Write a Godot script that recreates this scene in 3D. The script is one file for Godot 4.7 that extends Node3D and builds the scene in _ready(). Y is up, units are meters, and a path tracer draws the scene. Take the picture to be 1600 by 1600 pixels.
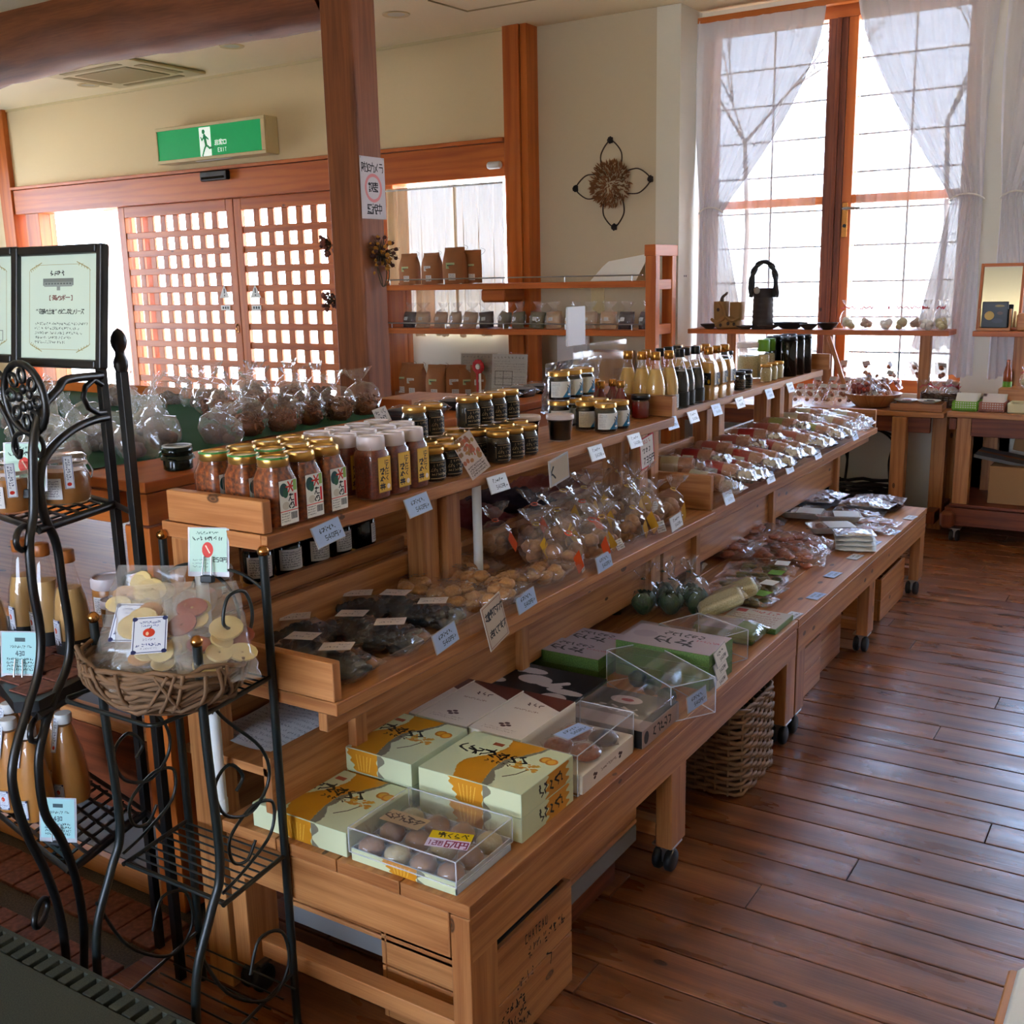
extends Node3D
# A rural roadside shop: display tables of jars, bags and boxes, iron racks, lattice doors and a tall curtained window.

const TAB := 0.406    # low table top
const MID := 0.731    # second tier
const TOP := 1.035    # top shelf
const REAR := 1.07    # rear counter
const ORD := ["first", "second", "third", "fourth", "fifth", "sixth", "seventh", "eighth", "ninth", "tenth", "eleventh", "twelfth"]
var M := {}
var used := {}
var proto := {}
var rng := RandomNumberGenerator.new()

# ---------------------------------------------------------------- mesh builder
class MB:
	var v := PackedVector3Array()
	var n := PackedVector3Array()
	var uv := PackedVector2Array()
	var ix := PackedInt32Array()
	func vert(p: Vector3, nn: Vector3, u: Vector2) -> int:
		v.append(p); n.append(nn); uv.append(u)
		return v.size() - 1
	func tri(i: int, j: int, k: int):
		var g := (v[k] - v[i]).cross(v[j] - v[i])
		if g.dot(n[i] + n[j] + n[k]) < 0.0:
			ix.append(i); ix.append(k); ix.append(j)
		else:
			ix.append(i); ix.append(j); ix.append(k)
	func quad(a: int, b: int, c: int, d: int):
		tri(a, b, c); tri(a, c, d)
	func poly(pts: Array, nn: Vector3, uvs: Array = []):
		var s := v.size()
		for i in pts.size():
			vert(pts[i], nn, uvs[i] if uvs.size() else Vector2(pts[i].x + pts[i].y * 0.3, pts[i].z + pts[i].y))
		for i in range(1, pts.size() - 1):
			tri(s, s + i, s + i + 1)
	# chamfered box between two corners; the texture's long way runs along the longest side
	func box(a: Vector3, b: Vector3, xf := Transform3D(), ch := 0.003, off := Vector2.ZERO):
		var lo := Vector3(minf(a.x, b.x), minf(a.y, b.y), minf(a.z, b.z))
		var hi := Vector3(maxf(a.x, b.x), maxf(a.y, b.y), maxf(a.z, b.z))
		var s := hi - lo
		ch = minf(ch, minf(s.x, minf(s.y, s.z)) * 0.45)
		var la := s.max_axis_index()
		if off == Vector2.ZERO:
			off = Vector2(absf(fposmod(lo.x * 7.31 + lo.y * 3.17 + lo.z * 5.77, 1.0)), absf(fposmod(lo.z * 2.71 + lo.x * 1.93, 1.0))) * 3.0
		var corner := {}
		for ax in 3:
			for sg in [-1, 1]:
				var b1 := (ax + 1) % 3
				var b2 := (ax + 2) % 3
				var nn := Vector3.ZERO
				nn[ax] = sg
				var q := []
				for k in [[-1, -1], [1, -1], [1, 1], [-1, 1]]:
					var p := Vector3.ZERO
					p[ax] = hi[ax] if sg > 0 else lo[ax]
					p[b1] = (hi[b1] - ch) if k[0] > 0 else (lo[b1] + ch)
					p[b2] = (hi[b2] - ch) if k[1] > 0 else (lo[b2] + ch)
					var vv := b1 if b1 == la else (b2 if b2 == la else (b1 if s[b1] > s[b2] else b2))
					var uu := b2 if vv == b1 else b1
					var i := vert(xf * p, (xf.basis * nn).normalized(), Vector2(p[uu] + off.x + p[ax], p[vv] + off.y))
					q.append(i)
					var sgn := [0, 0, 0]
					sgn[ax] = sg; sgn[b1] = k[0]; sgn[b2] = k[1]
					corner[[ax, sgn[0], sgn[1], sgn[2]]] = i
				quad(q[0], q[1], q[2], q[3])
		if ch < 0.0004:
			return
		for ax in 3:
			var b1 := (ax + 1) % 3
			var b2 := (ax + 2) % 3
			for s1 in [-1, 1]:
				for s2 in [-1, 1]:
					var k0 := [0, 0, 0]
					var k1 := [0, 0, 0]
					k0[ax] = -1; k1[ax] = 1
					k0[b1] = s1; k1[b1] = s1; k0[b2] = s2; k1[b2] = s2
					quad(corner[[b1] + k0], corner[[b1] + k1], corner[[b2] + k1], corner[[b2] + k0])
		for sx in [-1, 1]:
			for sy in [-1, 1]:
				for sz in [-1, 1]:
					tri(corner[[0, sx, sy, sz]], corner[[1, sx, sy, sz]], corner[[2, sx, sy, sz]])
	# turned profile: points (radius, height); sq > 2 gives rounded squares
	func lathe(prof: Array, seg := 20, xf := Transform3D(), sq := 0.0, us := 1.0):
		var m := prof.size()
		var ln := []
		var dist := [0.0]
		for i in m - 1:
			var d: Vector2 = prof[i + 1] - prof[i]
			ln.append(Vector2(d.y, -d.x).normalized())
			dist.append(dist[i] + d.length())
		for i in m - 1:
			var n0: Vector2 = ln[i]
			var n1: Vector2 = ln[i]
			if i > 0 and ln[i - 1].dot(ln[i]) > 0.6: n0 = (ln[i - 1] + ln[i]).normalized()
			if i < m - 2 and ln[i + 1].dot(ln[i]) > 0.6: n1 = (ln[i + 1] + ln[i]).normalized()
			var s := v.size()
			for j in seg + 1:
				var t := TAU * j / seg
				var k := 1.0
				var rn := Vector3(cos(t), 0, sin(t))
				if sq > 2.0:
					k = 1.0 / pow(pow(absf(cos(t)), sq) + pow(absf(sin(t)), sq), 1.0 / sq)
					rn = Vector3(signf(cos(t)) * pow(absf(cos(t)), sq - 1), 0, signf(sin(t)) * pow(absf(sin(t)), sq - 1)).normalized()
				for e in 2:
					var p: Vector2 = prof[i + e]
					var nn: Vector2 = n1 if e else n0
					vert(xf * Vector3(cos(t) * k * p.x, p.y, sin(t) * k * p.x), (xf.basis * (rn * nn.x + Vector3.UP * nn.y)).normalized(), Vector2(float(j) / seg * us, dist[i + e]))
			for j in seg:
				quad(s + j * 2, s + j * 2 + 1, s + j * 2 + 3, s + j * 2 + 2)
	func tube(pts: Array, r, seg := 6, closed := false):
		var m := pts.size()
		var nrm := Vector3.ZERO
		var s := v.size()
		var along := 0.0
		for i in m + (1 if closed else 0):
			var a: Vector3 = pts[(i - 1 + m) % m] if closed else pts[maxi(i - 1, 0)]
			var b: Vector3 = pts[(i + 1) % m] if closed else pts[mini(i + 1, m - 1)]
			var t := (b - a).normalized()
			if nrm == Vector3.ZERO:
				nrm = t.cross(Vector3.UP if absf(t.y) < 0.9 else Vector3.RIGHT).normalized()
			nrm = (nrm - t * nrm.dot(t)).normalized()
			var bi := t.cross(nrm)
			var rr: float = r if r is float else r[i % m]
			if i > 0: along += (pts[i % m] - pts[i - 1]).length()
			for j in seg + 1:
				var w := TAU * j / seg
				var d := nrm * cos(w) + bi * sin(w)
				vert(pts[i % m] + d * rr, d, Vector2(float(j) / seg * rr * 6.3, along))
		for i in m - (0 if closed else 1):
			for j in seg:
				var q := s + i * (seg + 1) + j
				quad(q, q + 1, q + seg + 2, q + seg + 1)
		if not closed:
			for e in [0, m - 1]:
				var t: Vector3 = (pts[0] - pts[1]).normalized() if e == 0 else (pts[m - 1] - pts[m - 2]).normalized()
				var ring := []
				for j in seg:
					ring.append(v[s + e * (seg + 1) + j])
				poly(ring, t)
	# grid of points, smooth; out: +1 / -1 picks the side the normals point to
	func grid(rows: Array, out := 1.0, wrap := false, us := Vector2.ONE, uo := Vector2.ZERO):
		var s := v.size()
		var m := rows.size()
		var k: int = rows[0].size()
		for i in m:
			for j in k:
				var jl := (j - 1 + k - 1) % (k - 1) if wrap and j == 0 else maxi(j - 1, 0)
				var jr := 1 if wrap and j == k - 1 else mini(j + 1, k - 1)
				var du: Vector3 = rows[i][jr] - rows[i][jl]
				var dv: Vector3 = rows[mini(i + 1, m - 1)][j] - rows[maxi(i - 1, 0)][j]
				var nn := du.cross(dv) * out
				if nn.length_squared() < 1e-14: nn = Vector3.UP
				vert(rows[i][j], nn.normalized(), Vector2(float(j) / (k - 1), float(i) / (m - 1)) * us + uo)
		for i in m - 1:
			for j in k - 1:
				var q := s + i * k + j
				quad(q, q + 1, q + k + 1, q + k)
	func extrude(pts: PackedVector2Array, z0: float, z1: float, xf := Transform3D()):
		var idx := Geometry2D.triangulate_polygon(pts)
		for e in 2:
			var nn := (xf.basis * Vector3(0, 0, 1 if z1 > z0 else -1)).normalized() * (1 if e else -1)
			var s := v.size()
			for p in pts: vert(xf * Vector3(p.x, p.y, z1 if e else z0), nn, p)
			for i in idx.size() / 3: tri(s + idx[i * 3], s + idx[i * 3 + 1], s + idx[i * 3 + 2])
		var cw := 1.0 if Geometry2D.is_polygon_clockwise(pts) else -1.0
		for i in pts.size():
			var a := pts[i]
			var b := pts[(i + 1) % pts.size()]
			var d := (b - a).normalized()
			var nn := (xf.basis * Vector3(-d.y, d.x, 0) * cw).normalized()
			poly([xf * Vector3(a.x, a.y, z0), xf * Vector3(b.x, b.y, z0), xf * Vector3(b.x, b.y, z1), xf * Vector3(a.x, a.y, z1)], nn, [a, b, b + Vector2(0, z1 - z0), a + Vector2(0, z1 - z0)])
	# a flat rectangle with the whole texture on it: centre, right and up half vectors
	func card(c: Vector3, r: Vector3, u: Vector3):
		var nn := r.cross(u).normalized()
		poly([c - r + u, c + r + u, c + r - u, c - r - u], nn, [Vector2(0, 0), Vector2(1, 0), Vector2(1, 1), Vector2(0, 1)])
	# a bent rectangle on a cylinder (label), angles measured from +z
	func wrap_label(r: float, y0: float, y1: float, a0: float, a1: float, seg := 8, xf := Transform3D()):
		var s := v.size()
		for j in seg + 1:
			var t := lerpf(a0, a1, float(j) / seg)
			var d := Vector3(sin(t), 0, cos(t))
			vert(xf * (d * r + Vector3.UP * y1), xf.basis * d, Vector2(float(j) / seg, 0))
			vert(xf * (d * r + Vector3.UP * y0), xf.basis * d, Vector2(float(j) / seg, 1))
		for j in seg: quad(s + j * 2, s + j * 2 + 1, s + j * 2 + 3, s + j * 2 + 2)
	func blob(c: Vector3, r: Vector3, amp := 0.0, sd := 0, su := 12, sv := 8, freq := 2.0):
		var no := FastNoiseLite.new()
		no.seed = sd; no.frequency = 1.0
		var rows := []
		for i in sv + 1:
			var ph := PI * i / sv
			var row := []
			for j in su + 1:
				var t := TAU * (j % su) / su
				var d := Vector3(sin(ph) * cos(t), cos(ph), sin(ph) * sin(t))
				row.append(c + d * r * (1.0 + amp * no.get_noise_3dv(d * freq + c * 31.0)))
			rows.append(row)
		grid(rows, 1.0, true)
	func mesh() -> ArrayMesh:
		var a := []
		a.resize(Mesh.ARRAY_MAX)
		a[Mesh.ARRAY_VERTEX] = v; a[Mesh.ARRAY_NORMAL] = n; a[Mesh.ARRAY_TEX_UV] = uv; a[Mesh.ARRAY_INDEX] = ix
		var m := ArrayMesh.new()
		m.add_surface_from_arrays(Mesh.PRIMITIVE_TRIANGLES, a)
		return m

# ---------------------------------------------------------------- naming and placing
func numbered(parent: Node, called: String) -> String:
	var key := str(parent.get_instance_id()) + called
	var k: int = used.get(key, 0)
	used[key] = k + 1
	return called if k == 0 else "%s_%03d" % [called, k]

func tag(o: Node, label: String, category: String, group := "", kind := ""):
	o.set_meta("label", label)
	if category: o.set_meta("category", category)
	if group: o.set_meta("group", group)
	if kind: o.set_meta("kind", kind)
	return o

func thing(called: String, label: String, category: String, at := Vector3.ZERO, turn := 0.0, group := "") -> Node3D:
	var o := Node3D.new()
	o.name = numbered(self, called)
	add_child(o, true)
	o.position = at
	o.rotation.y = turn
	tag(o, label, category, group)
	return o

func obj(called: String, mb, mat: Material, parent: Node = null, label := "") -> MeshInstance3D:
	var o := MeshInstance3D.new()
	o.mesh = mb.mesh() if mb is MB else mb
	o.material_override = mat
	if parent == null: parent = self
	o.name = numbered(parent, called)
	parent.add_child(o, true)
	if label: o.set_meta("label", label)
	return o

func struct(called: String, mb, mat: Material, label := "", parent: Node = null) -> MeshInstance3D:
	var o := obj(called, mb, mat, parent)
	if parent == null:
		o.set_meta("kind", "structure")
		o.set_meta("label", label if label else "plain %s belonging to the room shell" % called.replace("_", " "))
	return o

# a model thing kept aside; place() puts copies of it into the scene
func model(key: String) -> Node3D:
	var o := Node3D.new()
	o.name = key
	proto[key] = o
	return o

func place(key: String, called: String, label: String, category: String, at: Vector3, turn := 0.0, group := "", scale_ := 1.0, tilt := Vector2.ZERO) -> Node3D:
	var o: Node3D = proto[key].duplicate()
	o.name = numbered(self, called)
	add_child(o, true)
	o.basis = Basis(Vector3.UP, turn) * Basis(Vector3.RIGHT, tilt.x) * Basis(Vector3.BACK, tilt.y) * Basis.from_scale(Vector3.ONE * scale_)
	o.position = at
	tag(o, label, category, group)
	return o

func bx(a: Vector3, b: Vector3, ch := 0.003, xf := Transform3D()) -> MB:
	var m := MB.new()
	m.box(a, b, xf, ch)
	return m

func cbox(c: Vector3, s: Vector3, ch := 0.003) -> MB:
	return bx(c - s / 2, c + s / 2, ch)

func tb(pts: Array, r, seg := 6, closed := false) -> MB:
	var m := MB.new()
	m.tube(pts, r, seg, closed)
	return m

func lt(prof: Array, seg := 20, sq := 0.0, at := Vector3.ZERO) -> MB:
	var m := MB.new()
	m.lathe(prof, seg, Transform3D(Basis(), at), sq)
	return m

func v2(l: Array) -> Array:
	var o := []
	for i in l.size() / 2: o.append(Vector2(l[i * 2], l[i * 2 + 1]))
	return o

# smooth curve through points
func curve(pts: Array, per := 6) -> Array:
	var o := []
	for i in pts.size() - 1:
		var a: Vector3 = pts[maxi(i - 1, 0)]
		var b: Vector3 = pts[i]
		var c: Vector3 = pts[i + 1]
		var d: Vector3 = pts[mini(i + 2, pts.size() - 1)]
		for k in per:
			o.append(b.cubic_interpolate(c, a, d, float(k) / per))
	o.append(pts[-1])
	return o

# ---------------------------------------------------------------- pictures for print, grain and lettering
func img(w: int, h: int, bg: Color) -> Image:
	var im := Image.create(w, h, false, Image.FORMAT_RGBA8)
	im.fill(bg)
	return im

func rect(im: Image, x: float, y: float, w: float, h: float, c: Color):
	im.fill_rect(Rect2i(int(x), int(y), int(w), int(h)), c)

func frame(im: Image, x: float, y: float, w: float, h: float, t: float, c: Color):
	rect(im, x, y, w, t, c); rect(im, x, y + h - t, w, t, c); rect(im, x, y, t, h, c); rect(im, x + w - t, y, t, h, c)

func line(im: Image, a: Vector2, b: Vector2, t: float, c: Color):
	var n := int(maxf(1.0, a.distance_to(b) / maxf(0.5, t * 0.35)))
	var r := t / 2
	for i in n + 1:
		var p := a.lerp(b, float(i) / n)
		if t < 3.0:
			im.fill_rect(Rect2i(int(p.x - r), int(p.y - r), maxi(1, int(t + 0.5)), maxi(1, int(t + 0.5))), c)
		else:
			for k in range(-int(r), int(r) + 1):
				var hw := sqrt(maxf(0.0, r * r - k * k))
				im.fill_rect(Rect2i(int(p.x - hw), int(p.y + k), maxi(1, int(hw * 2)), 1), c)

func disc(im: Image, x: float, y: float, rx: float, ry: float, c: Color):
	for k in range(-int(ry), int(ry) + 1):
		var hw := rx * sqrt(maxf(0.0, 1.0 - pow(k / ry, 2)))
		im.fill_rect(Rect2i(int(x - hw), int(y + k), maxi(1, int(hw * 2)), 1), c)

# strokes on a 0-9 grid, pairs of digits, polylines parted by blanks
const G := {
	"な": "124262 3315 65718494 8476 57 5657686979 6849384857", "め": "2347 62523758 1735 1826 1745537496 9685", "茸": "0393 3124 6174 1484 3437 6467 0797 3436 2484 7479 2939 0696",
	"に": "121519 4383 4748589898", "ん": "51316152 4236 1946474869798897", "く": "7135 3579", "え": "3151 225282 5219 4659697999",
	"の": "5216 162838 5552 528284969869", "き": "2272 2474 4177 2636 26284969",
	"防": "1119 1141 41334435 4537 3517 7071 5292 6265 6258 7484 848979", "犯": "3122 2133 334449 3919 1425 5292 929585 5258 588898", "カ": "1383 838979 5052 5219", "メ": "7119 2468", "ラ": "2171 1484 848879",
	"設": "1131 0242 1333 1535 1739 1737 3739 1939 5154 5181 818494 5686 8659 5399", "置": "1191 1113 9193 1393 4143 6163 0595 5055 2678 2659 2688 8899 0999", "監": "1115 1151 1345 1555 3133 6181 6262 1799 1719 3739 6769 9799 0999", "視": "2021 0343 4306 2529 5191 5156 9196 5393 5556 5696 6669 7679 7989", "中": "1282 1216 8286 1686 5059",
	"非": "3139 3132 1232 1535 0838 6169 6292 6595 6898", "常": "5053 2142 8162 1214 1292 9293 3464 3436 3666 6466 1719 1787 8789 5659", "口": "1282 1218 8288 1888",
	"地": "2127 0343 0749 5259 5989 4575 7271 7274 6379 6584", "味": "1145 1115 4145 1545 6062 5292 4595 5059 7249 7299", "で": "1181 8143 4349 4969 7484 8595", "す": "1282 5157 5737 3755 5539", "が": "1372 2619 5119 7258 5868 8192 7283", "売": "5053 2282 3474 1517 1595 9597 3749 3719 6768 6898", "れ": "2129 0333 3308 3362 6267 6789", "て": "1282 8244 4448 4869", "ま": "2272 2474 5057 5737 3755 5579",
	"奇": "5032 1191 5082 0494 2646 2648 4648 2848 7479 7969", "跡": "1131 1114 3134 1434 3438 1519 0949 5191 7072 6267 6759 8288 5456 9496", "土": "2383 5059 0999", "“": "3123 6153", "”": "3123 6153", "ビ": "2128 2888 7126 8182 9192", "ン": "1232 1888 8895", "詰": "1131 0242 1333 1535 1738 1739 3739 5292 7074 5494 5699 5696 9699", "シ": "1232 1434 1979 7993", "リ": "2226 7177 7749", "ー": "1494", "ズ": "2171 7119 5589 8182 9192",
	"苦": "1191 3032 7072 0494 5254 2699 2696 9699 2629", "ホ": "1383 5059 3638 3518 6587", "〜": "1434 3456 5686", "(": "6141 4149 4969", ")": "3151 5159 5939", "ボ": "1383 5059 3518 6587 8081 9091",
	"円": "1119 1191 9199 9979 5155 1595", "個": "2112 1119 4191 4149 9199 4999 5484 6267", "税": "4121 1444 3139 3418 3447 5161 8171 5284 5456 6478 6649 7479 7999", "込": "1121 1434 3437 1999 3719 6046 6099", "ら": "3152 3326 2667 6788 8869 6939", "べ": "1541 4188 7172 8182",
	"0": "4121 2128 2868 6861 6141", "1": "3141 4149", "2": "2161 6165 6525 2529 2969", "3": "2161 6169 6929 2565", "4": "5016 1676 5259", "5": "6121 2125 2565 6569 6929", "6": "6121 2129 2969 6965 6525", "7": "2161 6139", "8": "2161 2129 6169 2969 2565", "9": "6121 2125 2565 6161 6169 6929",
	"E": "6121 2129 2969 2555", "X": "2169 6129", "I": "4149", "T": "2161 4149", "A": "4129 4169 3656", "C": "6121 2129 2969", "H": "2129 6169 2565", "U": "2129 2969 6961", "L": "2129 2969", "R": "2129 2161 6165 6525 4569", "P": "2129 2161 6165 6525", "S": "6121 2125 2565 6569 6929", "O": "2161 6169 6929 2921", "D": "2129 2151 5167 6759 5929", "B": "2129 2161 6169 6929 2565", "N": "2921 2169 6961", "G": "6121 2129 2969 6965 6545", "K": "2129 6125 2569", "Y": "2145 6145 4549",
}
func glyph(im: Image, ch: String, x: float, y: float, s: float, t: float, c: Color, rot := 0.0, wide := 1.0):
	if not G.has(ch): return
	for pl in (G[ch] as String).split(" "):
		var last := Vector2.ZERO
		for i in pl.length() / 2:
			var p := Vector2(pl[i * 2].to_int() * wide, pl[i * 2 + 1].to_int()) * s / 9.0
			p = p.rotated(rot) + Vector2(x, y)
			if i > 0: line(im, last, p, t, c)
			last = p

func text(im: Image, s: String, x: float, y: float, size: float, t: float, c: Color, down := false, step := 1.12, wide := 1.0):
	for i in s.length():
		glyph(im, s[i], x + (0.0 if down else i * size * step * wide), y + (i * size * step if down else 0.0), size, t, c, 0.0, wide)

# small print too small to read: short uneven strokes set like characters
func print_line(im: Image, x: float, y: float, w: float, h: float, c: Color, t := 1.5):
	var p := x
	while p < x + w - h * 0.5:
		for k in 3 + rng.randi() % 3:
			var a := Vector2(p + rng.randf() * h * 0.8, y + rng.randf() * h)
			var b := Vector2(clampf(a.x + (rng.randf() - 0.5) * h, p, p + h * 0.8), clampf(a.y + (rng.randf() - 0.5) * h, y, y + h))
			if rng.randf() < 0.6:
				if rng.randf() < 0.5: b.y = a.y
				else: b.x = a.x
			line(im, a, b, t, c)
		p += h * (1.0 if rng.randf() < 0.9 else 1.5)

func brush(im: Image, x: float, y: float, w: float, h: float, c: Color, n := 7, t := 5.0):
	for i in n:
		var cx := x + w * (i + 0.5) / n
		var p := Vector2(cx - h * 0.2, y + rng.randf() * h * 0.3)
		for k in 4:
			var q := Vector2(cx + (rng.randf() - 0.5) * h * 0.8, y + h * clampf((k + 1) / 4.0 + (rng.randf() - 0.5) * 0.3, 0, 1))
			line(im, p, q, t * (0.6 + rng.randf() * 0.6), c)
			p = q if rng.randf() < 0.7 else Vector2(cx - h * 0.25, q.y)

func texmat(im: Image, rough := 0.6, opts := {}) -> StandardMaterial3D:
	im.generate_mipmaps()
	var m := StandardMaterial3D.new()
	m.albedo_texture = ImageTexture.create_from_image(im)
	m.roughness = rough
	m.metallic_specular = opts.get("spec", 0.4)
	return m

func mat(key: String, c: Color, rough := 0.6, metal := 0.0, opts := {}) -> StandardMaterial3D:
	var m := StandardMaterial3D.new()
	m.resource_name = key
	m.albedo_color = c
	m.roughness = rough
	m.metallic = metal
	m.metallic_specular = opts.get("spec", 0.5)
	if c.a < 1.0: m.transparency = BaseMaterial3D.TRANSPARENCY_ALPHA
	if opts.has("back"):
		m.backlight_enabled = true
		m.backlight = opts.back
	if opts.has("solid"):
		m.refraction_enabled = true
		m.refraction_scale = 0.05
	M[key] = m
	return m

func noise_tex(freq: float, lo: Color, hi: Color, sd := 1, size := 256, oct := 4) -> NoiseTexture2D:
	var no := FastNoiseLite.new()
	no.seed = sd; no.frequency = freq; no.fractal_octaves = oct
	var t := NoiseTexture2D.new()
	t.width = size; t.height = size; t.seamless = true; t.noise = no
	var g := Gradient.new()
	g.set_color(0, lo); g.set_color(1, hi)
	t.color_ramp = g
	return t

# sawn softwood: growth rings along v, knots with the grain bent round them
func wood(w: int, h: int, light: Color, dark: Color, knots: int, sd: int, ring := 46.0, streak := 0.5) -> Array:
	var no := FastNoiseLite.new()
	no.seed = sd; no.frequency = 1.0; no.fractal_octaves = 3
	rng.seed = sd
	var kn := []
	for i in knots: kn.append(Vector3(0.1 + 0.8 * rng.randf(), 0.05 + 0.9 * rng.randf(), 0.009 + rng.randf() * 0.010))
	var im := Image.create(w, h, false, Image.FORMAT_RGB8)
	var hm := Image.create(w, h, false, Image.FORMAT_L8)
	var asp := float(h) / w
	for y in h:
		var fv := 1.0 - absf(2.0 * y / h - 1.0)
		for x in w:
			var fu := 1.0 - absf(2.0 * x / w - 1.0)
			var bend := 0.0
			var k_in := 0.0
			for k in kn:
				var d := Vector2((fu - k.x), (fv - k.y) * asp * 0.62)
				var l: float = d.length() / k.z
				if l < 5.0:
					bend += signf(d.x + 1e-5) * k.z * 0.8 / (1.0 + l * l * 0.6)
					if l < 1.25: k_in = maxf(k_in, smoothstep(1.25, 0.85, l) * (0.75 + 0.25 * sin(l * 9.0)))
			var wu := fu - bend
			var slow := no.get_noise_2d(wu * 3.0, fv * 0.9)
			var r := 0.5 + 0.5 * sin((wu + slow * 0.09) * TAU * ring * 0.25)
			r = r * r
			var fine := no.get_noise_2d(wu * 90.0, fv * 6.0)
			var t := clampf(r * 0.38 + fine * streak + 0.22 + slow * 0.5, 0, 1)
			var c := light.lerp(dark, t)
			if k_in > 0.0: c = c.lerp(dark.darkened(0.55), k_in)
			im.set_pixel(x, y, c)
			hm.set_pixel(x, y, Color.from_hsv(0, 0, clampf(0.6 - t * 0.3 - k_in * 0.2, 0, 1)))
	return [im, hm]

func wood_mat(key: String, light: Color, dark: Color, knots: int, sd: int, rough := 0.55, size := Vector2(0.40, 1.20), px := Vector2i(448, 1024), ring := 44.0, streak := 0.32) -> StandardMaterial3D:
	var w := wood(px.x, px.y, light, dark, knots, sd, ring, streak)
	var m := texmat(w[0], rough, {"spec": 0.45})
	m.uv1_scale = Vector3(0.5 / size.x, 0.5 / size.y, 1)
	m.heightmap_enabled = true
	m.heightmap_texture = ImageTexture.create_from_image(w[1])
	m.heightmap_scale = 0.06
	M[key] = m
	return m

# ---------------------------------------------------------------- the scene
func _ready():
	setup_view()
	make_materials()
	build_room()
	build_outside()
	build_windows()
	build_units()
	build_back_furniture()
	build_racks()
	build_models()
	stock_top_shelf()
	stock_middle()
	stock_low_table()
	stock_rear()
	stock_window_side()
	stock_racks()
	build_fittings()
	for k in proto: proto[k].free()

func setup_view():
	var cam := Camera3D.new()
	cam.name = "camera"
	cam.fov = 50.93
	cam.basis = Basis(Vector3(0.84492427, -0.02111065, -0.53446919), Vector3(-0.09719047, 0.97652797, -0.19221637), Vector3(0.52598193, 0.21435359, 0.82304043)).orthonormalized()
	cam.position = Vector3(0, 1.5, 0)
	cam.near = 0.05
	cam.far = 200.0
	add_child(cam)
	cam.current = true
	var e := Environment.new()
	e.background_mode = Environment.BG_SKY
	var sky := Sky.new()
	var sm := ProceduralSkyMaterial.new()
	sm.sky_top_color = Color(0.62, 0.76, 0.95)
	sm.sky_horizon_color = Color(0.90, 0.94, 1.0)
	sm.sky_curve = 0.2
	sm.ground_bottom_color = Color(0.55, 0.55, 0.54)
	sm.ground_horizon_color = Color(0.8, 0.82, 0.85)
	sm.sky_energy_multiplier = 4.2
	sm.ground_energy_multiplier = 4.2
	sky.sky_material = sm
	e.sky = sky
	e.tonemap_mode = Environment.TONE_MAPPER_LINEAR
	e.tonemap_exposure = 0.74
	e.sdfgi_enabled = true
	e.ssao_enabled = true
	e.ssil_enabled = true
	var we := WorldEnvironment.new()
	we.name = "world"
	we.environment = e
	add_child(we)
	var sun := DirectionalLight3D.new()
	sun.name = "sun"
	sun.light_color = Color(1.0, 0.93, 0.80)
	sun.light_energy = 32.0
	sun.light_angular_distance = 0.6
	sun.shadow_enabled = true
	sun.rotation = Vector3(deg_to_rad(-50), deg_to_rad(74), 0)
	add_child(sun)

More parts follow.
